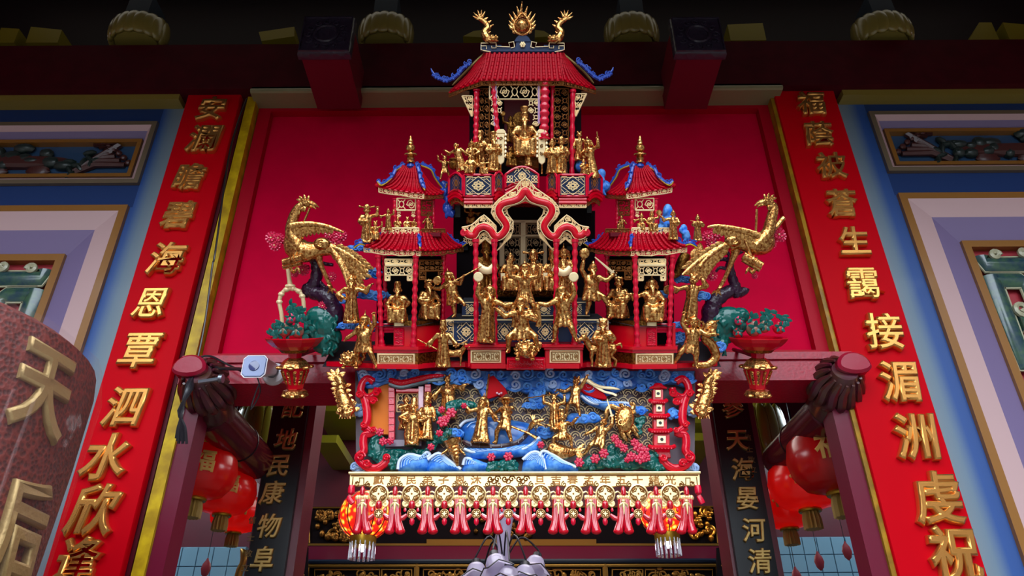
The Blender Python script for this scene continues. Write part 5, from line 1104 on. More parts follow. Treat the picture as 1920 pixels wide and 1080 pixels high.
# tower upper floors
fig('roof_figure', 'tall figure on the outer end of the left tower roof, hands together', 688, 456, -44, 66, 'robe', 'fold', 'up', 'official', 0, 10)
fig('roof_figure', 'seated companion beside the tall figure on the left tower roof', 704, 450, -40, 42, 'sit', 'lap', 'up', 'bun', 0, 0)
fig('drummer_figure', 'small drummer with pale round drum at the left tower gallery', 728, 432, -34, 38, 'robe', 'out', 'up', 'cap', 0, -10, hold=(('disc', 'L', -60, .12), ('flute', 'R', 50, .3)))
fig('gallery_figure', 'small huddled figure behind the rail, next to the drummer of the left tower', 746, 432, -26, 30, 'sit', 'chest', 'fold', 'cap')
fig('gallery_figure', 'small stout figure behind the rail under the left tower lace', 764, 432, -26, 30, 'sit', 'lap', 'out', 'bun', fat=1.2)
fig('gallery_figure', 'small figure behind the rail beside the front post of the left tower', 777, 432, -22, 26, 'sit', 'chest', 'chest', 'cap')
fig('gallery_figure', 'crouching figure on the inner gallery of the left tower', 802, 430, 0, 36, 'sit', 'low', 'fold', 'cap', 0, 40)
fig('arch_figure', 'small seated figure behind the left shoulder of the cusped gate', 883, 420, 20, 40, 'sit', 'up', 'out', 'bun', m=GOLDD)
fig('gallery_figure', 'crouching figure on the inner gallery of the right tower', 1166, 430, 0, 32, 'sit', 'fold', 'low', 'cap', 0, -40)
fig('gallery_figure', 'bending figure under the right tower lace', 1203, 432, -26, 38, 'sit', 'out', 'low', 'cap', 0, -20)
fig('gallery_figure', 'figure with raised arm under the right tower lace', 1222, 434, -26, 44, 'sit', 'chest', 'up', 'cap', 0, 15)
fig('roof_figure', 'robed figure with a broad fan before the blue rock on the right tower roof', 1262, 450, -44, 52, 'robe', 'outup', 'fold', 'cap', 0, -10, hold=(('fan', 'L', -30, .14, GOLD),))
fig('flute_player', 'flute player at the outer end of the right tower roof', 1308, 452, -44, 46, 'robe', 'across', 'chest', 'cap', 0, -15, hold=(('flute', 'L', -80, .5),))
# tower lower storeys
fig('seated_judge', 'broad bearded judge seated behind the front posts of the left tower', 746, 604, -34, 84, 'sit', 'lap', 'chest', 'tall', 1, 0, fat=1.15)
fig('seated_lady', 'draped bearded figure seated in the inner bay of the left tower', 803, 598, -8, 88, 'sit', 'fold', 'lap', 'flower', 1, 25, fat=1.05)
fig('seated_lady', 'draped figure with tall hair seated in the inner bay of the right tower', 1161, 596, -8, 92, 'sit', 'lap', 'fold', 'flower', 0, -25)
fig('seated_judge', 'broad judge with tall headdress seated behind the front posts of the right tower', 1222, 602, -34, 94, 'sit', 'out', 'lap', 'helmet', 1, 0, fat=1.2)
# centre hall and stage
SEATS = ((957, 545, 84, 'cap', 'left one of the three seated gods, with a knotted cap'), (1000, 546, 90, 'official', 'middle one of the three seated gods, with a winged hat'), (1036, 545, 86, 'crown', 'right one of the three seated gods, partly behind a turned post'))
for px, py, H_, ht, lb in SEATS: fig('seated_god', lb, px, py, -2, H_, 'sit', 'lap', 'lap', ht, 0, 0, fat=1.1, hold=(('tablet', 'L', 0, .06, CREAM),))
fig('scroll_bearer', 'figure holding a pale scroll between the left pair of gate posts', 911, 560, -16, 98, 'robe', 'fold', 'fold', 'crown', .6, 10, hold=(('scroll', 'L', 0, .34),), m=GOLDD)
fig('scroll_bearer', 'figure holding a pale scroll between the right pair of gate posts', 1057, 562, -16, 94, 'robe', 'fold', 'fold', 'helmet', 0, -10, hold=(('scroll', 'L', 0, .34),))
fig('staff_dancer', 'bent dancer with a long staff on one leg, left of the gate', 858, 594, -24, 84, 'war', 'out', 'outup', 'helmet', 0, -30, lean=-12, legs='kickR', hold=(('staff', 'R', 62, .9), ('fan', 'L', 30, .2)), fat=1.15)
fig('sword_warrior', 'stout warrior swinging a sword with one leg kicked out, right of the gate', 1105, 592, -24, 96, 'war', 'high', 'outup', 'cap', .5, 10, lean=4, legs='kickR', hold=(('fan', 'L', 5, .14), ('sword', 'R', -50, .5, CREAM)), fat=1.15)
fig('disc_bearer', 'armoured figure raising a round disc in front of the left gate posts', 911, 642, -60, 100, 'robe', 'high', 'out', 'helmet', .4, 15, hold=(('disc', 'L', -10, .12), ('drape', 'R', 0, 0)), skirt=.15, lean=4)
fig('disc_bearer', 'armoured figure raising a round disc in front of the right gate posts', 1059, 642, -60, 100, 'war', 'out', 'high', 'helmet', .4, -15, legs='wide', hold=(('disc', 'R', 10, .12), ('drape', 'L', 0, 0)), lean=-3)
fig('banner_warrior', 'central armoured warrior with both arms raised before the throne', 984, 596, -56, 96, 'war', 'up', 'up', 'helmet', .4, 0, legs='wide', hold=(('tablet', 'L', 0, .12, GOLD),))
fig('lion_tamer', 'figure with swirling sash seated on the lion at the front centre', 982, 668, -72, 104, 'war', 'outup', 'chest', 'helmet', .5, -10, legs='ride', lean=-3)
# outer stages
fig('cloud_lady', 'slender robed figure standing on a blue cloud left of the left tower', 659, 606, -36, 84, 'robe', 'hip', 'outup', 'cap', .8, 10)
fig('lion_wrestler', 'muscular warrior with raised fist striding over the small lion, left front', 680, 688, -44, 92, 'war', 'low', 'high', 'helmet', .6, -15, legs='lungeR', fat=1.2, lean=3)
fig('herdsman', 'robed herdsman with a staff over his shoulder standing before the goat, left of centre', 831, 688, -52, 78, 'robe', 'low', 'low', 'tall', 0, -10, hold=(('staff', 'L', -62, .5), ('flute', 'R', 70, .35)))
fig('horse_leader', 'robed figure standing before the horse, right of centre', 1131, 688, -56, 84, 'robe', 'fold', 'chest', 'flower', .6, -10)
fig('twisting_dancer', 'dancer twisting to the left with a folded fan, right of the right tower', 1292, 606, -36, 88, 'robe', 'out', 'upin', 'bun', 0, -25, lean=6, hold=(('fan', 'L', -140, .1),), skirt=.13)
fig('dragon_slayer', 'armoured warrior wrestling the coiled dragon, right front', 1292, 690, -46, 92, 'war', 'high', 'out', 'helmet', 0, -15, legs='lungeL', fat=1.1, lean=6)
def beast(name, label, px, py, dep, L_, H_, dirx, head='goat', m=None, fr=UP, legs=True):
    m = m or GOLD; base = fr.q(px, py, dep); b = B(); P = lambda x, y, z: base+V((x*dirx*L_, y*L_, z*H_)); r = H_
    b.tube([P(-.42, 0, .66), P(-.3, 0, .62), P(-.05, 0, .58), P(.2, 0, .62), P(.36, 0, .68)], [.14*r, .19*r, .17*r, .2*r, .15*r], 12)
    b.tube([P(.32, 0, .68), P(.44, -.05, .86), P(.5, -.1, .98)], [.15*r, .12*r, .1*r], 10); hd = P(.54, -.14, 1.0 if head != 'lion' else .9)
    b.ell(hd, (.13*r, .11*r, .12*r) if head != 'lion' else (.25*r, .22*r, .24*r), 10, 7); b.tube([hd, hd+V((dirx*.2*r, -.08*r, -.1*r))], [.1*r, .06*r], 8)
    for sy in (-1, 1):
        b.tube([hd+V((-dirx*.05*r, sy*.06*r, .08*r)), hd+V((-dirx*.12*r, sy*.1*r, .2*r))], [.04*r, .015*r], 6)
        if legs:
            b.tube([P(.28, sy*.1, .6), P(.3, sy*.1, .32), P(.27, sy*.1, .05), P(.31, sy*.1, .02)], [.1*r, .055*r, .04*r, .05*r], 8)
            b.tube([P(-.36, sy*.1, .62), P(-.26, sy*.1, .36), P(-.42, sy*.1, .24), P(-.38, sy*.1, .02)], [.12*r, .07*r, .045*r, .05*r], 8)
    b.tube(smoothpath([P(-.44, 0, .72), P(-.56, 0, .78), P(-.6, 0, .6)], 3), [.05*r, .05*r, .06*r, .06*r, .05*r, .04*r, .02*r], 6)
    if head == 'lion':
        for i in range(12): a = 2*pi*i/12; b.ell(hd+V((-dirx*.03*r+.24*r*cos(a), .06*r, .24*r*sin(a))), .09*r, 7, 5)
    d = B()
    for sy in (-1, 1): d.ell(hd+V((dirx*.06*r, sy*.075*r-.02*r, .04*r)) if head != 'lion' else hd+V((sy*.09*r, -.2*r, .06*r)), .022*r if head != 'lion' else .05*r, 6, 5)
    o = solo(b, name, m, label, 'figurine', fr, base); REMESH.append((o, H_*fr.k*.03, d, base, fr)); return o
beast('goat', 'gold goat behind the herdsman, left of centre', 852, 686, -42, 40, 38, 1)
beast('horse', 'gold horse behind the robed horse leader, right of centre', 1128, 688, -44, 62, 54, -1)
def lion(label, px, py, dep, R0, turn=0):
    T = thing('lion', label, 'figurine', q(px, py, dep)); c = q(px, py, dep)
    b = B(); b.ell(c+V((R0*.3, R0*.5, R0*.75)), (R0*1.0, R0*.7, R0*.7), 14, 10); b.tube(smoothpath([c+V((R0*1.1, R0*.5, R0*.8)), c+V((R0*1.5, R0*.4, R0*1.3)), c+V((R0*1.2, R0*.3, R0*1.7))], 3), [R0*.2]*4+[R0*.3, R0*.25, R0*.1], 7); part(b, 'body', GOLD, T)
    h = c+V((turn*R0, -R0*.35, R0*.95)); b = B(); b.ell(h, (R0*.72, R0*.6, R0*.66), 14, 10); b.ell(h+V((0, -R0*.5, -R0*.15)), (R0*.42, R0*.3, R0*.28), 10, 8); b.ell(h+V((0, -R0*.78, -R0*.02)), (R0*.16, R0*.1, R0*.1), 8, 6)
    b.tube([h+V((R0*.5*cos(a), -R0*(.62-.15*abs(cos(a))), -R0*.28+R0*.22*sin(a))) for a in [pi+pi*i/8 for i in range(9)]], R0*.07, 6); hd = part(b, 'head', GOLD, T)
    for e in (-1, 1):
        b = B(); b.ell(h+V((e*R0*.3, -R0*.5, R0*.2)), (R0*.15, R0*.12, R0*.15), 9, 7); part(b, 'eye', GOLD, hd)
        b = B(); b.tube(spiral(h+V((e*R0*.42, -R0*.42, R0*.46)), R0*.22, 1.3, 0, dirn=e), R0*.07, 6); part(b, 'brow_curl', GOLD, hd)
        b = B(); b.ell(h+V((e*R0*.62, -R0*.1, R0*.5)), (R0*.2, R0*.12, R0*.24), 8, 6); part(b, 'ear', GOLD, hd)
        b = B(); b.tube([c+V((e*R0*.6, -R0*.1, R0*.6)), c+V((e*R0*.7, -R0*.4, R0*.25)), c+V((e*R0*.72, -R0*.6, R0*.12))], [R0*.24, R0*.2, R0*.24], 8); [b.ell(c+V((e*R0*(.6+.12*i), -R0*.8, R0*.1)), R0*.11, 7, 5) for i in range(3)]; part(b, 'paw', GOLD, T)
    for i in range(9): a = -.3+3.7*i/8; b = B(); b.tube(spiral(h+V((R0*.8*cos(a), R0*.12, R0*.75*sin(a))), R0*.26, 1.2, a), R0*.09, 6); part(b, 'mane_curl', GOLD, hd)
lion('small gold lion crouching under the muscular warrior at left front', 658, 690, -42, 16, -.2)
lion('round-faced gold lion crouching below the sash figure at the front centre', 984, 674, -84, 18)
b = B(); b.ell(q(984, 660, -104), 7, 12, 9); solo(b, 'lion_ball', GOLD, 'small gold ball at the mouth of the front centre lion', 'ball')
T = thing('dragon', 'coiled gold dragon rising behind the warrior at right front', 'figurine', q(1326, 690, -38))
b = B(); P = smoothpath([q(1298, 684, -36), q(1326, 684, -38), q(1342, 668, -36), q(1334, 646, -34), q(1322, 634, -34), q(1326, 614, -36), q(1338, 606, -38), q(1336, 622, -42)], 4); b.tube(P, [lerp(5, 9, sin(pi*i/(len(P)-1))) for i in range(len(P))], 9); bd = part(b, 'body', GOLD, T)
for i in range(12): b = B(); p = P[2+2*i]; b.tube([p+V((4, 0, 3)), p+V((11, 0, 6))], [3, .5], 5); part(b, 'back_spine', GOLD, bd)
b = B(); h = q(1334, 622, -48); b.ell(h, (9, 8, 8), 10, 8); b.ell(h+V((-8, -5, -2)), (6, 5, 4), 8, 6); b.ell(h+V((-7, -4, -8)), (5, 4, 2.5), 8, 6); [b.tube([h+V((2, e*3, 6)), h+V((10, e*5, 13))], [2, .6], 5) for e in (-1, 1)]; [b.ell(h+V((-3, -6, 3+0*e)), 2, 6, 5) for e in (0,)]; [b.tube(spiral(h+V((6-3*i, -6, -6+4*i)), 4, 1.2, i), 1.2, 5) for i in range(3)]; part(b, 'head', GOLD, T)
b = B(); b.tube(smoothpath([q(1310, 620, -40), q(1306, 606, -44), q(1318, 604, -42), q(1316, 616, -42), q(1310, 612, -44)], 3), 2.4, 6); part(b, 'whisker', GOLD, T)
# ================================================================ phoenixes, plum trees, rocks, fruit stands, clouds
def feather(b, root, tip, w_, bend=0, n=5):
    root, tip = V(root), V(tip); d = tip-root; s_ = V((-d.z, 0, d.x)).normalized()
    pts = [root+d*(i/n)+s_*bend*sin(pi*i/n) for i in range(n+1)]
    b.tube(pts, [w_*(.55+.45*sin(pi*min(1, (i/n)*1.1)))*(1 if i < n else .15) for i in range(n+1)], 6, .45)
def phoenix(s):
    side = 'left' if s < 0 else 'right'
    if s < 0: neck = [(566, 470), (556, 455), (547, 438), (548, 420), (553, 402), (562, 388), (572, 383)]; hd = (574, 382); bk = 1; body = [(548, 440), (553, 462), (572, 472), (598, 468), (622, 466)]; tail0 = (618, 462); tips = [(676, 545), (684, 524), (690, 508), (668, 556), (655, 545)]; wing = [(545, 424), (560, 421), (585, 420), (615, 425), (645, 436)]; leg1 = [(597, 472), (600, 492), (612, 520), (622, 542)]; fl = (622, 544)
    else: neck = [(1416, 462), (1428, 450), (1440, 436), (1444, 420), (1448, 402), (1450, 388), (1440, 380)]; hd = (1438, 379); bk = -1; body = [(1438, 440), (1432, 455), (1412, 458), (1388, 456), (1366, 460)]; tail0 = (1370, 456); tips = [(1310, 525), (1295, 520), (1288, 508), (1312, 500), (1280, 516)]; wing = [(1424, 442), (1400, 434), (1372, 428), (1345, 424), (1326, 426)]; leg1 = [(1380, 468), (1372, 490), (1360, 520), (1346, 545)]; fl = (1344, 548)
    sc = -1 if s > 0 else 1
    T = thing('phoenix', 'large gold phoenix with long feathered tail on the %s of the shrine' % side, 'bird', q(fl[0], fl[1], -20))
    d = -18; b = B(); b.tube(smoothpath([q(x, y, d) for x, y in body], 4), [13+9*sin(pi*min(1, i/12)) for i in range(17)], 14, .8); bd = part(b, 'body', GOLD, T)
    P = smoothpath([q(x, y, d-4) for x, y in neck], 4); b = B(); b.tube(P, [lerp(15, 7, i/(len(P)-1)) for i in range(len(P))], 12)
    part(b, 'neck', GOLD, T)
    for i in range(9):
        p = P[2+int(i*2.3)]
        for e in (-1, 1): b = B(); feather(b, p+V((e*3, -5, 3)), p+V((e*5.5, -6, -9)), 3.2); part(b, 'neck_feather', GOLD, bd)
    h = q(hd[0], hd[1], d-6); b = B(); b.ell(h, (11, 8, 8.5), 14, 10); b.ell(h+V((-sc*6, 0, -2)), (8, 7, 7), 10, 8)
    b.ell(h+V((sc*2, -7.5, 1.5)), (3, 1.6, 2), 8, 6); b.tube([h+V((sc*(-3), -7.6, 4)), h+V((sc*2, -8.2, 4.6)), h+V((sc*6, -7, 3))], 1, 5); part(b, 'head', GOLD, T)
    b = B(); b.tube([h+V((sc*8, -1, 1)), h+V((sc*16, -1, -2)), h+V((sc*24, -1, -7))], [5.5, 4, .6], 8); b.tube([h+V((sc*8, -1, -4)), h+V((sc*15, -1, -7)), h+V((sc*19, -1, -10))], [3.6, 2.4, .5], 8); part(b, 'beak', GOLD, T)
    b = B()
    for i, (dx, dz) in enumerate(((-10, 11), (-3, 14), (4, 12), (-14, 5))): feather(b, h+V((sc*dx*.5, 0, 5)), h+V((sc*dx*1.3, 0, dz+3)), 3)
    part(b, 'crest', GOLD, T); b = B(); b.ell(h+V((-sc*2, -4, -10)), (4, 3, 6), 8, 6); b.ell(h+V((-sc*6, -3, -10)), (4, 3, 5), 8, 6); part(b, 'wattle', GOLD, T)
    # stick held in the beak with hanging scroll
    st = [(581, 390), (570, 416)] if s < 0 else [(1419, 392), (1417, 440)]
    b = B(); b.tube([q(x, y, d-12) for x, y in st], 2.2, 7); part(b, 'beak_ribbon', GOLD, T)
    # wing: arm and primaries
    W_ = smoothpath([q(x, y, d-16) for x, y in wing], 4); b = B(); b.tube(W_, [6, 6, 6, 5.5, 5.5, 5.5, 5, 5, 5, 4.5, 4.5, 4, 4, 3.6, 3, 2.4, 1.2], 9, .7); part(b, 'wing', GOLD, T)
    for i in range(11):
        p = W_[2+i]; b = B(); feather(b, p+V((0, 2, -1)), p+V((-sc*2+sc*i*.9, 4, -32+i*1.9)), 5.5, 1); part(b, 'wing_feather', GOLD, bd)
    if s > 0: b = B(); b.tube(smoothpath([q(1440, 440, d), q(1456, 424, d), q(1466, 412, d), q(1470, 408, d)], 3), [4, 4.4, 4.8, 5, 5, 5, 5, 5, 4.5, 4], 8); part(b, 'folded_wing', GOLD, T)
    # haunch swirl, tail feathers
    hc = q(602, 457, d-14) if s < 0 else q(1376, 451, d-14)
    b = B(); b.ell(hc+V((0, 6, 0)), (16, 9, 12), 12, 8); b.tube(spiral(hc+V((0, -3, 0)), 8, 1.7, 1.0, dirn=sc), 1.6, 6); part(b, 'haunch', GOLD, T)
    r0 = q(*tail0, d-6)
    for i, tp in enumerate(tips):
        tip = q(*tp, d-10-2*i); N = 9
        b = B(); ctr = (r0+tip)/2+V((sc*8, 0, 9)); pts = [r0*(1-t)**2+ctr*2*t*(1-t)+tip*t*t for t in [k_/N for k_ in range(N+1)]]; b.tube(pts, [6.5-.42*k_ for k_ in range(N+1)], 7, .6); part(b, 'tail_quill', GOLD, T)
        if i < 3:
            for k_ in range(1, N):
                for e in (-1, 1):
                    t_ = (pts[k_+1]-pts[k_]).normalized(); sd = V((-t_.z, 0, t_.x))*e; b = B(); feather(b, pts[k_]+V((0, -1, 0)), pts[k_]+t_*15+sd*(13 if i == 1 else 11), 4.4, e*1.5); part(b, 'tail_feather', GOLD, bd)
    # leg and claw on the tree
    b = B(); b.tube(smoothpath([q(x, y, d+2) for x, y in leg1], 3), [9, 8, 7, 5.5, 4.6, 4.2, 4, 3.8, 3.6, 3.4], 9); f0 = q(*fl, d+2)
    for a in (-.9, -.2, .5, 2.6): e = f0+V((14*sin(a)*-sc, -4, -9*cos(a)+2)); b.tube([f0, f0.lerp(e, .5)+V((0, -2, 3)), e], [3, 2.8, .8], 6)
    part(b, 'leg', GOLD, T)
    # tied scroll clutched by the other claw, with swag
    c = (550, 488) if s < 0 else (1411, 489); an = -.25 if s < 0 else -.55; cc = q(*c, d-16); ax = V((cos(an), -.15, -sin(an) if s < 0 else sin(an)*1)).normalized()
    T2 = thing('tied_scroll', 'gold tied scroll roll hanging below the %s phoenix' % side, 'scroll', cc-V((0, 0, 12)))
    b = B(); b.tube([cc-ax*19, cc+ax*19], 8, 12); b.tube([cc-ax*20+V((0, 1, -7)), cc+ax*16+V((0, 1, -8))], 5.5, 10); rl = part(b, 'roll', GOLD, T2, kind='stuff')
    for o_ in (-3, 3): b = B(); b.tube([cc+ax*o_+V((9*cos(a)*ax.z*-1, 9*sin(a), 9*cos(a)*ax.x)) for a in [2*pi*i/12 for i in range(12)]], 1.6, 5, closed=True); part(b, 'cord', GOLD, T2)
    b = B(); b.tube([cc, cc+V((sc*8, 0, 22)), cc+V((sc*14, 2, 40))], [2.6, 3, 2.4], 7); part(b, 'strap', GOLD, T2)
    b = B(); e = cc+V((-sc*6, -3, -12)); b.tube(smoothpath([e, e+V((sc*8, 0, -10)), e+V((sc*14, 0, -2)), e+V((sc*20, -1, -12))], 3), [2, 3, 3.4, 3.4, 3.2, 3, 3, 2.6, 2, 1], 7); part(b, 'ribbon', GOLD, T2)
phoenix(-1); phoenix(1)
def pompom(px, py, dep, r, lab, n=11):
    c = q(px, py, dep); T = thing('plum_blossom', lab, 'flower', c-V((0, 0, r)), UP, 'red pompom blossoms on the plum trees')
    b = B(); b.ell(c+V((0, 1, 0)), (r*.8, r*.4, r*.8), 10, 7)
    part(b, 'core', SHRED, T); b = B()
    for ring, (rr, n_) in enumerate(((1.0, n), (.6, 7))):
        for i in range(n_):
            a = 2*pi*(i+.5*ring)/n_; b.tube([c+V((rr*.35*r*cos(a), -r*.25*ring, rr*.35*r*sin(a))), c+V((rr*r*cos(a), -r*.3*ring-1, rr*r*sin(a)))], [r*.1, r*.22], 6)
    part(b, 'petals', PINKF, T, kind='stuff'); b = B(); b.ell(c+V((0, -r*.6, 0)), r*.14, 7, 5); part(b, 'stamen', CREAM, T)
OTH = ['highest', 'second', 'third', 'fourth', 'fifth', 'sixth', 'seventh', 'eighth', 'ninth', 'tenth', 'eleventh']
def plum(s, trunk, branches, flowers, dep=10):
    side = 'left' if s < 0 else 'right'
    T = thing('plum_tree', 'dark purple knotted plum trunk under the %s phoenix' % side, 'tree', q(trunk[0][0], trunk[0][1], dep))
    P = smoothpath([q(x, y, dep) for x, y, r in trunk], 4); R_ = []
    for i in range(len(P)): u = i/(len(P)-1)*(len(trunk)-1); k_ = min(int(u), len(trunk)-2); R_.append(lerp(trunk[k_][2], trunk[k_+1][2], u-k_)*(1+.09*sin(i*2.3)))
    b = B(); b.tube(P, R_, 12); tr = part(b, 'trunk', PURP, T)
    for i in range(16): b = B(); p = P[(i*3) % len(P)]; b.ell(p+V((random.uniform(-5, 5), -R_[(i*3) % len(P)]*.8, random.uniform(-4, 4))), (3, 2.5, 3.6), 7, 5); part(b, 'knot', PURP, tr)
    for br in branches: b = B(); pts = smoothpath([q(x, y, dep) for x, y, r in br], 3); b.tube(pts, [lerp(br[0][2], br[-1][2], i/(len(pts)-1)) for i in range(len(pts))], 8); part(b, 'branch', PURP, T)
    for i, (x, y, r) in enumerate(sorted(flowers, key=lambda f_: f_[1])): pompom(x, y, dep-12, r, '%s red pompom blossom from the top on the %s plum tree' % (OTH[i], side))
plum(-1, [(630, 620, 17), (626, 580, 18), (612, 556, 17), (585, 548, 13), (574, 545, 11), (590, 530, 12), (594, 508, 11), (590, 488, 10), (578, 470, 8)],
     [[(590, 490, 5), (605, 494, 4), (625, 497, 3)], [(592, 520, 5), (610, 540, 4), (620, 535, 3)], [(575, 475, 5), (555, 470, 3), (530, 455, 2)], [(590, 480, 4), (605, 460, 3), (620, 445, 2)], [(580, 500, 4), (562, 508, 3)]],
     [(510, 446, 12), (523, 447, 10), (516, 460, 11), (619, 441, 10), (640, 442, 11), (630, 457, 12), (569, 506, 11), (553, 512, 8), (622, 519, 9), (606, 573, 9)])
plum(1, [(1330, 610, 17), (1334, 580, 18), (1345, 560, 15), (1372, 545, 12), (1385, 552, 10), (1378, 535, 10), (1372, 518, 9), (1368, 498, 8), (1372, 480, 7)],
     [[(1372, 490, 5), (1358, 486, 4), (1344, 488, 3)], [(1366, 505, 4), (1350, 502, 3), (1342, 510, 2.5)], [(1372, 482, 5), (1395, 470, 4), (1445, 458, 2)], [(1385, 550, 10), (1396, 545, 9), (1399, 540, 7)], [(1372, 482, 4), (1352, 462, 3), (1338, 450, 2)]],
     [(1327, 443, 11), (1343, 438, 12), (1333, 455, 10), (1458, 440, 14), (1464, 444, 10), (1448, 458, 8), (1335, 517, 10), (1324, 518, 7), (1415, 517, 6)])
def rock(name, label, blobs, holes, m, dep, seed=1, cat='rock'):
    random.seed(seed); base = q(blobs[0][0], blobs[0][1], dep); b = B()
    for x, y, rx, rz in blobs: b.ell(q(x, y, dep), (rx, min(rx, rz)*.7, rz), 12, 9)
    d = B(); xs = [p[0] for p in blobs]; 
    for i in range(len(blobs)*3):
        x, y, rx, rz = blobs[i % len(blobs)]; p = q(x+random.uniform(-.6, .6)*rx, y+random.uniform(-.6, .6)*rz, dep-min(rx, rz)*.62); b.tube(smoothpath([p, p+V((random.uniform(-6, 6), -1, -6)), p+V((random.uniform(-5, 5), 0, -13))], 2), [2, 3.4, 3.4, 3, 1.5], 6)
    o = solo(b, name, m, label, cat, UP, base); REMESH.append((o, 1.5*KU, d, base, UP)); return o
rock('green_rock', 'glossy green scholar rock between left fruit stand and the lion warrior', [(606, 640, 24, 24), (612, 610, 26, 28), (598, 595, 26, 22), (618, 580+20, 20, 24), (584, 620, 16, 24), (622, 650, 14, 14), (622, 632, 20, 20), (610, 656, 10, 8)], 0, GREEN, 4, 2)
rock('green_rock', 'glossy green scholar rock with holes beside the right fruit stand', [(1366, 600, 30, 26), (1350, 610, 24, 28), (1388, 592, 18, 16), (1345, 640, 20, 20), (1358, 630, 22, 16), (1385, 612, 16, 14), (1352, 650, 12, 8)], 0, GREEN, 4, 3)
rock('blue_rock', 'tall light blue rock above the right tower roof', [(1252, 400, 10, 18), (1248, 416, 12, 14), (1258, 410, 9, 16), (1240, 426, 8, 8)], 0, SKYB, -14, 4)
rock('blue_rock', 'small light blue rock between figures at the right tower roof end', [(1282, 430, 7, 10), (1286, 442, 8, 10)], 0, SKYB, -20, 5)
rock('blue_rock', 'blue cloud rock under the right balcony figures', [(1090, 312, 12, 12), (1120, 335, 14, 16), (1135, 350, 10, 12), (1108, 325, 12, 12), (1128, 326, 8, 10)], 0, CLOUDB, 14, 6)
rock('blue_rock', 'dark blue dragon tail drooping under the left end of the balcony', [(836, 362, 8, 16), (838, 390, 9, 12), (846, 398, 8, 8), (832, 348, 8, 10)], 0, ROYAL, 24, 7)
def cloud(lab, px, py, w_, h_, dep, m=SKYB, n=6, seed=0, fr=UP):
    random.seed(seed*7+3); c = fr.q(px, py, dep); b = B()
    for i in range(n):
        u = (i+.5)/n*2-1; b.ell(c+V((u*w_*.45, 2, random.uniform(-.12, .12)*h_)), (w_*.62/n+h_*.12, 4, h_*.36), 10, 7)
        b.tube(spiral(c+V((u*w_*.45, -3, random.uniform(-.1, .15)*h_)), h_*.30, 1.4, random.uniform(0, 6), dirn=random.choice((-1, 1))), [h_*.075]*40, 6, 1)
    b.tube([c+V((-w_*.6, 2, -h_*.1)), c, c+V((w_*.62, 2, h_*.05))], [1.5, h_*.3, 1.5], 8, .4)
    return solo(b, 'cloud', m, lab, 'cloud', fr, c-V((0, 0, h_*.4)), 'carved blue clouds on the shrine', kind=None)
for lab, x, y, w_, h_, dp in (('light blue cloud left of the left tower roof', 672, 466, 44, 18, 6), ('light blue cloud with swirl behind the phoenix tail tip', 690, 512, 44, 28, 8), ('light blue cloud left of the slender robed figure', 642, 562, 22, 26, 10), ('light blue cloud right of the slender robed figure', 700, 555, 54, 26, 8), ('light blue cloud under the slender robed figure', 662, 612, 54, 20, -16),
        ('light blue cloud behind the raised fist of the lion warrior', 694, 612, 30, 26, -6), ('light blue cloud under the right phoenix tail', 1284, 524, 36, 20, 4), ('light blue cloud beside the twisting dancer', 1318, 556, 18, 24, 2), ('blue cloud at the feet of the twisting dancer', 1270, 610, 26, 18, -14), ('light blue cloud behind the dragon slayer', 1278, 634, 30, 30, -6), ('light blue cloud right of the coiled dragon', 1346, 652, 18, 34, -10), ('small blue cloud between tower post and the twisting dancer', 1246, 552, 20, 18, 6)):
    cloud(lab, x, y, w_, h_, dp, SKYB, 4, int(x))
b = B()
for i in range(6): feather(b, q(1312-i*3, 456+i*3, -2), q(1322-i*5, 506-i*4, -6), 5, 2)
T = thing('gold_fish_tail', 'gold scaled winged tail ornament between right tower roof and the phoenix tail', 'ornament', q(1295, 522, -4)); part(b, 'fan_feathers', GOLD, T, kind='stuff'); b = B(); b.tube(smoothpath([q(1286, 476, -6), q(1278, 495, -8), q(1270, 512, -8), q(1262, 520, -8)], 3), [9, 10, 11, 11, 10, 9, 8, 6, 5, 4], 10); part(b, 'scaled_body', GOLDD, T)
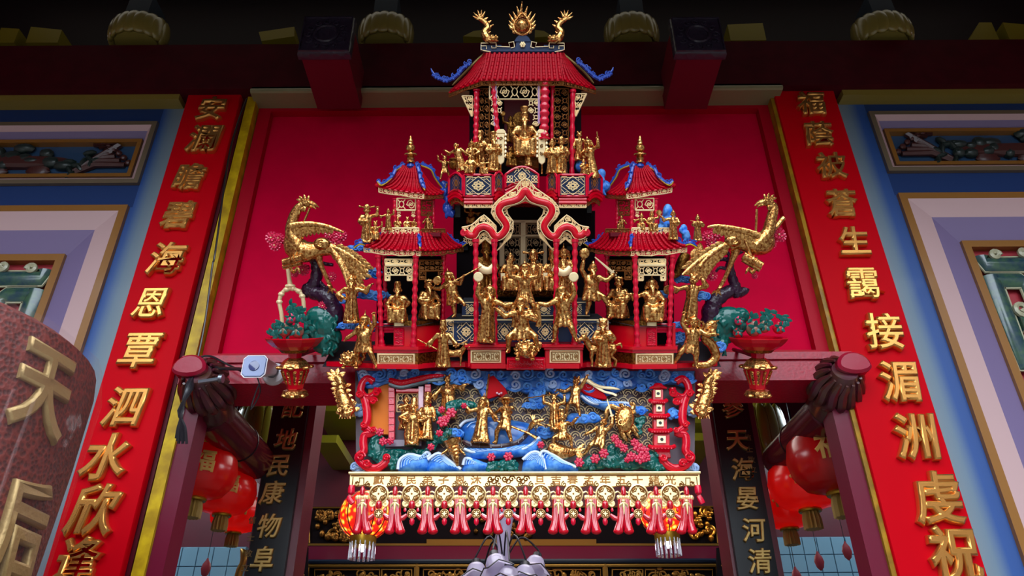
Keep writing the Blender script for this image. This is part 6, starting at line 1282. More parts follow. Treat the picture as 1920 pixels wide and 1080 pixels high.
# bracket lanterns carrying fruit trays
def stand(s):
    side = 'left' if s < 0 else 'right'; cx = 553 if s < 0 else 1421; dep = -10
    T = thing('bracket_stand', 'red and gold bracket lantern carrying a fruit tray, %s of the shrine' % side, 'stand', q(cx, 745, dep))
    Z = lambda y: q(cx, y, dep).z; c = V((q(cx, 700, dep).x, dep, 0)); hx = lambda prof, nm, m, n=6: part(B().lathe(V((c.x, c.y, 0)), [(r, Z(y)) for r, y in prof], n, fl=None), nm, m, T, smooth=False)
    hx([(30, 655), (42, 648), (50, 640), (54, 634), (54, 632), (46, 633), (40, 638)], 'tray', SHRED, 12); hx([(24, 661), (30, 655), (33, 652)], 'tray_gilt_rim', GOLDD, 12); hx([(13, 678), (12, 672), (13, 660), (16, 658)], 'neck', POSTRED)
    lp = hx([(30, 688), (26, 682), (20, 675), (14, 671)], 'gilt_canopy', GOLD)
    for i in range(6):
        a = 2*pi*i/6+.5; b = B(); b.ell(V((c.x+28*cos(a), c.y+28*sin(a), Z(688))), (8, 8, 4), 8, 6); part(b, 'canopy_lobe', GOLD, T)
    bd = hx([(15, 728), (17, 720), (27, 692), (28, 688)], 'lantern_body', SHRED)
    for i in range(6):
        a = -pi/2+2*pi*(i+.0)/6+pi/6
        if sin(a) > .3: continue
        b = B(); nx, ny = cos(a), sin(a); tx, ty = -ny, nx
        def g(u, v): rr = lerp(23.4, 15.4, v); hw = lerp(8.5, 5, v); return V((c.x+nx*rr+tx*hw*(2*u-1), c.y+ny*rr+ty*hw*(2*u-1), lerp(Z(695), Z(719), v)))
        lace(b, g, 2, 3, 1.1); part(b, 'pierced_panel', GOLD, bd, kind='stuff'); b = B(); b.grid(g, 1, 1); part(b, 'dark_opening', BLACK, bd)
    hx([(13, 731), (16, 728)], 'pink_collar', POSTRED); hx([(20, 744), (24, 738), (22, 732), (15, 730)], 'gilt_foot', GOLD, 6)
    for i in range(6): a = 2*pi*(i+.5)/6; b = B(); b.ell(V((c.x+19*cos(a), c.y+19*sin(a), Z(741))), (7, 7, 4.5), 8, 6); part(b, 'foot_lobe', GOLD, T)
    b = B(); b.tube([V((c.x, c.y, Z(668))), V((c.x, c.y+60, Z(668)))], 5, 8); b.tube([V((c.x, c.y+60, Z(668))), V((c.x, c.y+150, Z(668)))], 4, 8); part(b, 'wall_arm', DKRED, T)
    return T
stand(-1); stand(1)
def fruit(lab, px, py, r, m, dep=-14, name='peach', cat='fruit'):
    c = q(px, py, dep); T = thing(name, lab, cat, c-V((0, 0, r)), UP, 'carved fruit on the bracket trays')
    b = B(); b.ell(c, (r, r, r*.95), 14, 10); b.ell(c+V((0, 0, r*.75)), (r*.4, r*.4, r*.45), 8, 6); part(b, 'flesh', m, T)
    for i in range(5): a = 2*pi*i/5+.3; b = B(); feather(b, c+V((0, -r*.7, r*.3)), c+V((r*1.15*cos(a), -r*1.1, r*.3+r*1.0*sin(a))), r*.3); part(b, 'leaf', GREEN, T)
PEA = mat('peach_blush', '#a8645a', .35, coat=.4, bump=.2, scale=30, col2='#5c6a4c'); POM = mat('pomegranate_red', '#c41c2c', .3, coat=.5, bump=1.0, scale=120, kind='voronoi')
fruit('blushed peach with green leaves at the middle of the left tray', 534, 620, 12, PEA); fruit('blushed peach next to the green rock on the left tray', 558, 622, 12, PEA)
fruit('red flower-like fruit on top of the left tray pile', 546, 598, 9, PINKF); fruit('peach with long leaves on the right tray', 1413, 618, 14, PEA); fruit('second blushed peach behind the leafy one on the right tray', 1432, 614, 11, PEA)
fruit('seeded red pomegranate at the outer end of the right tray', 1460, 616, 11, POM); fruit('round red fruit set in the right green rock', 1385, 602, 8, PINKF, -20); fruit('half-hidden red fruit low in the right green rock', 1382, 624, 8, POM, -20)
def leaves(lab, pts, dep=-12):
    random.seed(int(pts[0][0])); T = thing('leaf_spray', lab, 'leaves', q(pts[0][0], pts[0][1]+10, dep))
    for x, y in pts:
        for i in range(5): a = random.uniform(0, 2*pi); b = B(); c = q(x, y, dep); feather(b, c, c+V((13*cos(a), -3, 13*sin(a))), 3.8, 1); part(b, 'leaf', GREEN, T)
leaves('dark green leaf spray at the outer end of the left tray', [(512, 626), (520, 616), (528, 606), (514, 618), (540, 628), (522, 628)]); leaves('dark green leaves around the left peaches', [(545, 590), (560, 590), (556, 606), (572, 604), (570, 626), (580, 612), (544, 612)])
leaves('tall dark green leaves rising from the right tray', [(1436, 590), (1444, 584), (1440, 600), (1466, 594), (1472, 600), (1410, 596), (1426, 604)]); leaves('pointed green leaves standing up on the left tray', [(545, 572), (552, 582), (566, 586)])
# pale gold bamboo handle of the left basket
T = thing('basket_handle', 'pale gold arched basket handle with bamboo knots over the left fruit tray', 'handle', q(553, 630, -4))
b = B(); P = smoothpath([q(x, y, -4) for x, y in ((530, 622), (528, 590), (524, 566), (530, 548), (545, 541), (560, 546), (568, 560), (570, 585))], 4); b.tube(P, 3.8, 9); part(b, 'arch', CREAM, T)
for i in (8, 11, 14, 17, 20, 23): b = B(); b.ell(P[i], (6, 5, 5), 9, 7); part(b, 'knot', CREAM, T)
b = B(); b.tube([q(545, 541, -4), q(542, 520, -4), q(540, 500, -2)], [5, 4, 4.5], 9); b.ell(q(544, 536, -5), (10, 6, 4), 9, 7); part(b, 'stem', CREAM, T)
# ================================================================ relief board and valance (hang nearly plumb)
r = LO.q
RB_ = thing('relief_board', 'carved relief board of clouds, waves and rocks below the shrine base', 'relief', r(985, 885, 0), LO)
b = B(); b.prism([r(668, 884, 14), r(1302, 884, 14), r(1304, 695, 14), r(666, 695, 14)], 6); part(b, 'backing', mat('violet_grey_ground', '#5a4650', .5), RB_, smooth=False)
# fish-scale wave lattice
b = B()
for i in range(25):
    for j in range(8):
        x = 800+18*i+(9 if j % 2 else 0); y = 738+16*j
        if x > 1225 or (x < 830 and y > 780 and y < 880): continue
        c = r(x, y, 8)
        for rr in (4.5, 9): b.tube([c+V((rr*cos(a), 0, rr*sin(a))) for a in [pi*k_/7 for k_ in range(8)]], 1.0, 4)
        if (i+j) % 2: b.tube([c+V((3+2.2*cos(a), -1, 11+2.2*sin(a))) for a in [2*pi*k_/7 for k_ in range(7)]], .9, 4, closed=True)
        b.tube([c+V((-9, 0, 0)), c+V((-4, 0, -5)), c+V((0, 0, 0))], .8, 4)
part(b, 'scale_lattice', CREAM, RB_, kind='stuff')
b = B(); b.prism([r(690, 815, 2), r(732, 815, 2), r(732, 712, 2), r(690, 712, 2)], 8, 1); part(b, 'orange_board', mat('orange_paint', '#d4701c', .45, spec=.15, bump=.2, scale=12), RB_)
# cloud band
random.seed(21)
b = B(); pts = []
for i in range(41): x = lerp(672, 1298, i/40); pts.append(r(x, (738 if 900 < x < 1200 else 716)+(7*sin(i*1.3)+8*sin(i*.55)), -6))
b.prism(pts+[r(1304, 694, -6), r(668, 694, -6)], 12, 3); cb = part(b, 'cloud_band', CLOUDB, RB_)
for i in range(54):
    x = lerp(684, 1292, (i % 27)/26)+random.uniform(-5, 5); y = 702+(i//27)*(20 if 880 < x < 1230 else 7)+random.uniform(-3, 3); c = r(x, y, -10); R0 = random.uniform(7, 11)
    b = B(); b.tube(spiral(c, R0, 1.6, random.uniform(0, 6), dirn=random.choice((-1, 1))), [2.6]*4+[2.3]*30, 6, .9); part(b, 'cloud_swirl', SKYB if i % 3 else mat('pale_cloud', '#9cb8e4', .35, coat=.4, bump=.2, scale=30), cb)
    if i % 2: b = B(); b.tube(smoothpath([c+V((-R0*1.4, 1, -R0*.6)), c+V((0, -1, -R0*1.2)), c+V((R0*1.4, 1, -R0*.5))], 3), 2.4, 6); part(b, 'cloud_swirl', CLOUDB, cb)
# red scroll frames
def scrollframe(s):
    m = (lambda x: x) if s < 0 else (lambda x: 1968-x); side = 'left' if s < 0 else 'right'
    T = thing('red_scroll_surround', 'red carved scroll frame at the %s edge of the relief board' % side, 'frame', r(m(690), 884, -8), LO)
    def pl(pts, rad, nm='scroll', mm=SHRED, dp=-10): b = B(); P = smoothpath([r(m(x), y, dp) for x, y in pts], 4); b.tube(P, rad, 9, .8); o = part(b, nm, mm, T); return P
    A = pl([(701, 716), (689, 710), (680, 718), (676, 732), (680, 742), (692, 745), (704, 738), (708, 728)], 7)
    Bc = pl([(676, 735), (684, 750), (688, 770), (688, 790), (682, 800)], 8); C_ = pl([(682, 800), (690, 806), (698, 812), (684, 816), (681, 830), (682, 846), (672, 856), (676, 866), (690, 876), (706, 878), (722, 868), (726, 856)], 7.5)
    for Pp in (A, Bc, C_):
        for e in (-1, 1): b = B(); b.tube([p+V((e*3.4, -5.6, 0)) for p in Pp], 1.0, 4); part(b, 'highlight_bead', POSTRED, T)
    for x, y, r0, dn in ((706, 736, 8, 1), (674, 738, 7, -1), (700, 752, 7, 1), (682, 796, 6, -1), (676, 856, 8, 1), (688, 868, 7, -1), (724, 858, 6, 1), (700, 806, 5, 1)):
        b = B(); b.tube(spiral(r(m(x), y, -18), r0, 1.5, 0, dirn=dn*s*-1), 2.2, 6); b.ell(r(m(x), y, -12), (r0*.9, 5, r0*.9), 10, 7); part(b, 'volute', SHRED, T)
    for y, h in ((770, 14), (876, 12)): cloud('pale blue cloud behind the %s scroll frame, %s' % (side, 'upper' if y < 800 else 'lower'), m(668 if y < 800 else 672), y, 24, h*2, 6, MATS['pale_cloud'], 3, y+s, LO)
scrollframe(-1); scrollframe(1)
# gatehouse at left
GH = thing('relief_gatehouse', 'small red gatehouse with upturned roof at the left of the relief board', 'gatehouse', r(768, 838, 0), LO)
for x0, x1, y0, y1, mm, nm in ((728, 740, 726, 826, POSTRED, 'red_jamb'), (796, 808, 720, 790, POSTRED, 'red_jamb'), (784, 794, 724, 780, mat('pale_pink', '#e0b0c0', .3, coat=.4, bump=.5, scale=60), 'pale_jamb'), (742, 786, 728, 735, POSTRED, 'lintel')):
    b = B(); b.prism([r(x0, y1, -8), r(x1, y1, -8), r(x1, y0, -8), r(x0, y0, -8)], 10, 1.2); o = part(b, nm, mm, GH)
    if nm == 'red_jamb':
        for i in range(8): b = B(); yy = lerp(y0, y1, (i+.5)/8); b.tube([r(x0+1.5, yy, -9), r(x1-1.5, yy, -9)], 1.5, 5); part(b, 'carved_band', mm, o)
b = B(); lace(b, lambda u, v: r(lerp(744, 784, u), lerp(738, 772, v), 2), 3, 2, .9); part(b, 'window_lattice', CREAM, GH, kind='stuff')
b = B(); P = smoothpath([r(x, y, -12) for x, y in ((730, 712), (752, 718), (780, 712), (806, 706), (832, 704))], 4); b.tube(P, [4, 5, 6, 6, 6, 6, 6, 6, 6, 6, 6, 5, 5, 4, 4, 3, 2], 8); rf = part(b, 'roof_edge', SHRED, GH)
b = B(); b.tube([p+V((0, 2, -8)) for p in P], 4, 7); part(b, 'under_eave', mat('slate_green', '#4a6068', .4, coat=.3, bump=.4, scale=40), GH)
for i in range(1, 16): b = B(); b.ell(P[i]+V((0, -5, -2)), 1.8, 6, 5); part(b, 'roof_bead', POSTRED, rf)
b = B(); b.prism([r(722, 838, -10), r(790, 836, -10), r(790, 824, -10), r(728, 824, -10)], 10, 1); part(b, 'floor_slab', mat('mauve_stone', '#6c5868', .4, coat=.3), GH)
# water
def wave(lab, pts, crest, m=SKYB, dep=-12, name='wave'):
    T = thing(name, lab, 'wave', r(sum(p[0] for p in pts)/len(pts), max(p[1] for p in pts), dep), LO)
    P = [r(x, y, dep) for x, y in pts]; ctr = sum(P, V())/len(P)
    b = B(); n = len(P); sp = smoothpath(P+[P[0]], 3)[:-1]; k_ = len(sp)
    vs = [tuple(p) for p in sp]+[tuple(ctr.lerp(p, .62)+V((0, -7, 0))) for p in sp]+[tuple(ctr+V((0, -9, 0)))]+[tuple(p+V((0, 10, 0))) for p in sp]
    fs = [(i, (i+1) % k_, k_+(i+1) % k_, k_+i) for i in range(k_)]+[(k_+i, k_+(i+1) % k_, 2*k_) for i in range(k_)]+[((i+1) % k_, i, 2*k_+1+i, 2*k_+1+(i+1) % k_) for i in range(k_)]
    b.add(vs, fs); part(b, 'swell', m, T, ang=2)
    C_ = smoothpath([r(x, y, dep-4) for x, y in crest], 4); b = B(); b.tube(C_, 2.8, 7); part(b, 'foam_crest', WHITE, T)
    for i in range(4):
        b = B(); b.tube([p.lerp(ctr+V((0, -8, 0)), .2+.17*i)+V((0, -2, 0)) for p in C_], 1.1, 5); part(b, 'water_line', mat('line_blue', '#8cb8f0', .3, coat=.4), T)
DB = mat('deep_water', '#1f5ab4', .28, coat=.5, bump=.3, scale=20, col2='#3c86d8')
wave('broad dark blue swell around the boat in the relief', [(862, 800), (880, 786), (920, 782), (960, 788), (1000, 800), (1004, 846), (940, 850), (880, 838)], [(862, 800), (872, 790), (890, 786)], DB, 0)
wave('blue wave with curled crest at the lower left of the relief', [(746, 882), (752, 862), (770, 854), (794, 856), (806, 862), (800, 884)], [(746, 880), (750, 862), (768, 852), (790, 856), (800, 848), (806, 852), (800, 858)], SKYB, -14)
wave('blue peaked wave left of the conch in the relief', [(800, 884), (806, 864), (824, 852), (844, 866), (866, 882), (866, 885)], [(802, 862), (822, 850), (840, 862), (864, 880)], SKYB, -18)
wave('small blue wave curl right of the conch', [(866, 884), (870, 866), (884, 858), (906, 866), (924, 872), (930, 884)], [(868, 872), (872, 860), (884, 862), (880, 870)], SKYB, -16)
wave('foamy blue water under the boat hull', [(868, 846), (880, 838), (920, 840), (960, 838), (996, 832), (1000, 850), (940, 858), (880, 858)], [(870, 842), (890, 848), (920, 846), (950, 848), (980, 842), (998, 834)], SKYB, -18)
wave('large blue wave at the bottom centre of the relief', [(978, 884), (984, 858), (1000, 848), (1016, 856), (1030, 884)], [(980, 862), (994, 850), (1008, 848), (1020, 862), (1024, 880)], SKYB, -18)
wave('blue wave leaning right below the fish rider', [(1018, 884), (1014, 852), (1030, 848), (1056, 862), (1084, 878), (1072, 885)], [(1012, 856), (1018, 846), (1036, 852), (1054, 864), (1080, 876)], SKYB, -20)
wave('blue hollow wave at the centre right of the boat', [(966, 848), (985, 842), (1004, 826), (1014, 818), (1014, 838), (1000, 852)], [(968, 842), (990, 838), (1012, 820)], SKYB, -16)
wave('blue water streak beneath the dark red cape in the relief', [(1088, 738), (1110, 752), (1140, 752), (1168, 754), (1190, 770), (1160, 776), (1124, 764), (1096, 752)], [(1090, 742), (1112, 756), (1146, 756), (1176, 756), (1186, 768)], SKYB, -4)
for lab, x, y, w_, h_ in (('blue cloud swirl below the staff-swinging figure', 1095, 786, 54, 26), ('blue curl cloud between the boat prow and the fish rider', 1022, 812, 26, 26), ('blue curl wave left of the boat', 852, 812, 28, 24), ('blue cloud at the top centre of the relief lattice', 1006, 740, 22, 36), ('blue cloud right of the relief crab', 1190, 770, 40, 22), ('blue cloud behind the relief pagoda', 1262, 776, 14, 28), ('blue splash left of the horned figure', 1000, 760, 36, 18)):
    cloud(lab, x, y, w_, h_, -6, SKYB, 3, int(x), LO)
# boat
T = thing('relief_boat', 'dark brown boat with gold dragon prow on the relief waves', 'boat', r(930, 846, -22), LO); WD_ = mat('boat_wood', '#3c2024', .35, coat=.4, bump=.5, scale=40)
b = B(); P = smoothpath([r(x, y, -22) for x, y in ((868, 828), (890, 836), (930, 838), (965, 832), (984, 818), (994, 800))], 4); b.tube(P, [3]+[5]*12+[4.5]*5+[4, 3, 2.5], 8); part(b, 'hull', WD_, T)
for i in range(7): b = B(); p = P[3+2*i]; b.tube([p+V((0, -4, 4)), p+V((1, -5, -3))], 1.4, 5); part(b, 'hull_rib', WD_, T)
b = B(); h = r(1000, 794, -24); b.tube([r(993, 804, -22), h], [4, 6], 8); b.ell(h+V((4, 0, 2)), (8, 6, 6), 10, 7); b.tube([h+V((8, -2, 4)), h+V((18, -2, 7))], [4, 2.5], 7); b.tube([h+V((8, -2, -1)), h+V((16, -2, -4))], [3, 2], 7); [b.tube([h+V((0, 0, 5)), h+V((-5+4*i, 0, 16))], [2.5, .6], 5) for i in range(3)]; part(b, 'dragon_prow', GOLD, T)
b = B(); b.tube([r(924, 786, -34), r(990, 812, -30), r(1006, 822, -28)], [2, 2.2, 3.4], 7); part(b, 'oar', GOLD, T)
# flag, cape
b = B(); b.prism([r(x, y, -14) for x, y in ((910, 750), (918, 706), (926, 704), (948, 728), (952, 738), (966, 750), (958, 752), (934, 742))], 4, 1.2); T = thing('war_flag', 'red triangular flag above the boat in the relief', 'flag', r(920, 752, -14), LO); part(b, 'flag_cloth', RED, T); b = B(); b.tube([r(908, 770, -16), r(917, 702, -16)], 1.8, 6); part(b, 'flag_pole', GOLD, T); b = B(); [b.ell(r(932+4*i, 737+2*(i % 2), -18), 2.2, 6, 5) for i in range(3)]; part(b, 'flag_flower', mat('pale_pink', '#e0b0c0'), T, kind='stuff')
b = B(); b.prism(smoothpath([r(x, y, -12) for x, y in ((1088, 722), (1098, 718), (1116, 724), (1132, 736), (1138, 748), (1124, 748), (1104, 742), (1088, 732), (1088, 722))], 2)[:-1], 4, 1.4); solo(b, 'red_cape', RED, 'dark red oval cape below the cloud band, right of the relief centre', 'cape', LO)
T = thing('gold_streamer', 'pale gold streamer trailing right from the staff-swinging figure', 'streamer', r(1130, 725, -16), LO); b = B(); b.tube(smoothpath([r(x, y, -16) for x, y in ((1088, 714), (1100, 713), (1112, 720), (1128, 726), (1150, 728), (1162, 730))], 3), [3, 4, 4, 3, 4, 4, 3.4, 3.4, 3, 3, 3, 3, 2.4, 2, 1.4, .6], 7, .5); part(b, 'upper_tail', CREAM, T); b = B(); b.tube(smoothpath([r(x, y, -15) for x, y in ((1112, 722), (1132, 734), (1148, 738), (1156, 742))], 3), 2.4, 6, .5); part(b, 'lower_tail', CREAM, T)
# pagoda at right
T = thing('relief_pagoda', 'four-storey red pagoda with cream windows at the right of the relief board', 'pagoda', r(1238, 858, -12), LO)
for i, (x, y, w_) in enumerate(((1234, 738, 20), (1236, 765, 22), (1238, 793, 26), (1241, 824, 30))):
    b = B(); b.prism([r(x-w_/2, y+12, -14), r(x+w_/2, y+12, -14), r(x+w_/2, y-12, -14), r(x-w_/2, y-12, -14)], 16, 1.2); st = part(b, 'storey', SHRED, T)
    b = B(); b.prism([r(x-w_*.26, y+7, -17), r(x+w_*.26, y+7, -17), r(x+w_*.26, y-7, -17), r(x-w_*.26, y-7, -17)], 3, .8); wn_ = part(b, 'window_plate', CREAM, st); b = B(); b.lathe(r(x, y, -17), [(3, -.6), (3, .6)], 10, V((0, -1, 0))); part(b, 'window_hole', BLACK, st)
    b = B(); b.tube(smoothpath([r(x-w_*.85, y+11, -16), r(x-w_*.6, y+15, -18), r(x, y+15, -19), r(x+w_*.6, y+15, -18), r(x+w_*.85, y+11, -16)], 3), [2]+[4]*11+[2], 8); part(b, 'storey_roof', SHRED, T)
    for k_ in range(7): b = B(); b.ell(r(x+(k_-3)*w_*.2, y+17, -21), 1.7, 6, 5); part(b, 'roof_bead', POSTRED, T)
b = B(); b.tube([r(1218, 728, -16), r(1234, 723, -18), r(1250, 728, -16)], [2, 5, 2], 8); b.ell(r(1234, 722, -16), (9, 6, 4), 9, 6); part(b, 'top_roof', SHRED, T); b = B(); b.prism([r(1228, 858, -8), r(1258, 858, -8), r(1256, 838, -8), r(1230, 838, -8)], 8, 1); part(b, 'base_storey', SHRED, T)
# green banks and flowers
def bank(lab, blobs, dep, seed):
    random.seed(seed); b = B(); base = r(blobs[0][0], blobs[0][1], dep)
    for x, y, rx, rz in blobs:
        b.ell(r(x, y, dep), (rx, 7, rz), 12, 9)
        for i in range(10): b.ell(r(x+random.uniform(-.9, .9)*rx, y+random.uniform(-.9, .9)*rz, dep-6), random.uniform(2.4, 4.2), 7, 5)
    o = solo(b, 'green_bank', GREEN, lab, 'bank', LO, base); REMESH.append((o, 1.3*KU, B(), base, LO))
bank('green leafy bank in the lower left corner of the relief', [(706, 840, 16, 24), (722, 858, 20, 16), (744, 850, 24, 8), (780, 848, 24, 6), (704, 822, 10, 12), (738, 868, 10, 14)], -4, 1)
bank('green bushy bank in the lower right of the relief', [(1090, 872, 20, 10), (1120, 866, 24, 14), (1150, 862, 24, 16), (1180, 866, 26, 16), (1214, 862, 22, 18), (1232, 876, 22, 8), (1150, 842, 12, 10), (1200, 790, 10, 8), (1195, 806, 8, 10)], -6, 2)
bank('green lotus leaf hill right of the conch', [(920, 876, 8, 8), (952, 872, 20, 11), (930, 874, 14, 9)], -20, 3)
bank('green grassy rise beside the relief gatehouse', [(826, 820, 14, 12), (838, 812, 8, 10), (810, 834, 10, 10), (824, 786, 5, 20)], -8, 4)
bank('green hill in front of the half figure on the relief', [(860, 758, 24, 9), (880, 760, 14, 8), (846, 764, 10, 6)], -16, 5)
FLW = [(712, 810, 8), (718, 828, 8), (732, 818+9, 7), (846, 774, 10), (830, 790, 11), (836, 786, 8), (824, 812, 7), (828, 768, 7), (808, 838, 7), (921, 857, 8), (953, 856, 9), (870, 761, 6), (1086, 867, 9), (1116, 860, 9), (1132, 850, 9), (1153, 822, 8), (1160, 832, 8), (1170, 840, 8), (1184, 856, 9), (1196, 838, 10), (1208, 846, 10), (1200, 860, 10), (1212, 858, 8), (1190, 830, 8), (1176, 862, 6), (1014, 834, 7)]
O26 = 'first second third fourth fifth sixth seventh eighth ninth tenth eleventh twelfth thirteenth fourteenth fifteenth sixteenth seventeenth eighteenth nineteenth twentieth twenty-first twenty-second twenty-third twenty-fourth twenty-fifth twenty-sixth'.split()
for i, (x, y, R0) in enumerate(sorted(FLW)):
    c = r(x, y, -26); T = thing('peony', 'red carved flower on the relief board, %s counted from the left' % O26[i], 'flower', c-V((0, 0, R0)), LO, 'red flowers on the relief board')
    for ring, n_ in ((1, 6), (.55, 4)):
        for k_ in range(n_): a = 2*pi*(k_+.5*ring)/n_+i; b = B(); b.ell(c+V((R0*.6*ring*cos(a), -2*(1-ring), R0*.6*ring*sin(a))), (R0*.42, 2.6, R0*.36), 7, 5, MX.Rotation(-a, 3, 'Y')); part(b, 'petal', PEONY, T)
    b = B(); b.ell(c+V((0, -4, 0)), R0*.18, 6, 5); part(b, 'flower_eye', POSTRED, T)
# figures of the relief
F2 = lambda *a, **k: fig(*a, fr=LO, **k)
F2('relief_official', 'official with a baton standing at the left in the relief gatehouse', 758, 806, -12, 60, 'robe', 'across', 'fold', 'cap', 0, 15, hold=(('flute', 'L', -40, .3),))
F2('relief_official', 'stout lord with a belt in the middle of the relief gatehouse group', 772, 836, -22, 80, 'robe', 'hip', 'hip', 'tall', .4, 5, fat=1.25, skirt=.15)
F2('relief_official', 'robed official with a flat-topped hat at the right of the relief gatehouse group', 798, 826, -14, 78, 'robe', 'fold', 'down', 'crown', 0, -15)
F2('relief_half_figure', 'bare-chested figure with spread arms rising behind the green hill', 842, 786, -8, 82, 'robe', 'low', 'out', 'bun', 0, -10, fat=1.25, lean=-4)
F2('boat_warrior', 'armoured warrior swinging an arm at the left of the boat', 900, 832, -28, 84, 'robe', 'outup', 'low', 'helmet', .4, -20, skirt=.19, lean=4)
F2('boatman', 'boatman in a broad straw hat rowing at the right of the boat', 944, 832, -30, 84, 'war', 'across', 'fwd', 'straw', 0, -35, legs='wide', lean=4)
F2('conch_spirit', 'gold conch spirit peering out of its spiral shell in the relief', 850, 858, -28, 54, 'bust', 'low', 'low', 'bun', 0, 0, fat=1.25)
b = B(); pr = []
for i in range(13): u = i/12; pr += [(lerp(3, 19, u)*(1 if i % 2 else .86), lerp(0, 34, u))]
c = r(858, 874, -24); b.lathe(c, pr+[(22, 40), (23, 46), (17, 44)], 16, V((-.25, -.1, 1)).normalized(), sy=.7); solo(b, 'conch_shell', GOLD, 'ribbed gold spiral conch shell in the relief waves', 'shell', LO)
F2('horned_figure', 'horned figure holding a staff overhead, relief centre', 1040, 808, -20, 66, 'robe', 'up', 'up', 'horn', 0, 0, hold=(('staff', 'L', 84, .9),), skirt=.12)
F2('staff_monkey', 'monkey-like figure with raised blade leaping on the relief cloud', 1074, 782, -20, 74, 'war', ((-.13, -.05, -.1), (-.26, -.1, -.06)), ((.08, -.03, .1), (.16, -.04, .26)), 'bun', 0, -35, legs='wide', lean=8, hold=(('flute', 'L', 60, .4),))
F2('fish_rider', 'crowned rider with spread arms sitting on the gold fish', 1056, 846, -26, 66, 'war', 'out', 'outup', 'crown', 0, -20, legs='ride')
T = thing('relief_fish', 'large gold fish carrying the rider in the relief', 'fish', r(1055, 862, -20), LO)
b = B(); b.tube(smoothpath([r(x, y, -18) for x, y in ((1026, 838), (1036, 842), (1050, 848), (1068, 848), (1082, 846))], 3), [6, 11, 14, 15, 15, 14, 14, 13, 12, 10, 8, 6.5, 5], 12, .7); bd = part(b, 'body', GOLD, T); b = B(); b.ell(r(1036, 836, -30), 2.6, 7, 5); part(b, 'eye', GOLD, bd)
for tp in ((1096, 832), (1098, 842), (1094, 856), (1092, 864)): b = B(); feather(b, r(1080, 847, -20), r(*tp, -20), 4); part(b, 'tail_fin', GOLD, T)
for i in range(10): b = B(); c = r(1056+(i % 5)*5, 842+(i//5)*7, -29); b.tube([c+V((2.6*cos(a), 0, 2.6*sin(a))) for a in [-1.4, -.7, 0, .7, 1.4]], .8, 4); part(b, 'scale', GOLD, bd)
F2('diver_figure', 'slim figure reaching up with a blade among the relief bushes', 1118, 860, -16, 74, 'war', 'low', 'high', 'bun', 0, -20, lean=14, legs='lungeL', hold=(('sword', 'R', -14, .45, CREAM),))
T = thing('relief_crab', 'gold crab hanging with claws down in the right half of the relief', 'crab', r(1178, 832, -20), LO)
b = B(); b.prism([r(x, y, -18) for x, y in ((1154, 770), (1164, 758), (1184, 762), (1190, 780), (1188, 806), (1180, 818), (1166, 806), (1156, 790))], 6, 3); b.ell(r(1172, 786, -20), (17, 10, 25), 14, 10, MX.Rotation(.15, 3, 'Y')); sh = part(b, 'shell', GOLD, T)
for i in range(12): b = B(); a = 1.2+.22*i; c = r(1172, 786, -22)+V((17*cos(a), 0, 24*sin(a))); b.ell(c, 2, 6, 5); part(b, 'shell_notch', GOLD, sh)
for pts, rr in (([(1160, 768), (1146, 762), (1138, 772), (1136, 786)], 5), ([(1186, 768), (1188, 760), (1180, 755)], 4.5), ([(1164, 806), (1168, 816), (1176, 828)], 4.5), ([(1184, 800), (1192, 812), (1198, 822)], 3), ([(1186, 796), (1198, 810)], 2.6), ([(1176, 812), (1184, 824)], 3), ([(1190, 776), (1184, 758)], 3.6), ([(1168, 760), (1160, 758)], 3.4)):
    b = B(); P = smoothpath([r(x, y, -20) for x, y in pts], 3); b.tube(P, [rr]*(len(P)-2)+[rr*.8, rr*.3], 8); part(b, 'claw', GOLD, T)
b = B(); b.tube(spiral(r(1164, 793, -32), 6, 1.2, 1), 1.4, 5); b.tube([r(1166, 792, -32), r(1172, 784, -32), r(1174, 792, -32), r(1166, 798, -32)], 1.4, 5, closed=True); part(b, 'shell_knot', GOLD, sh)
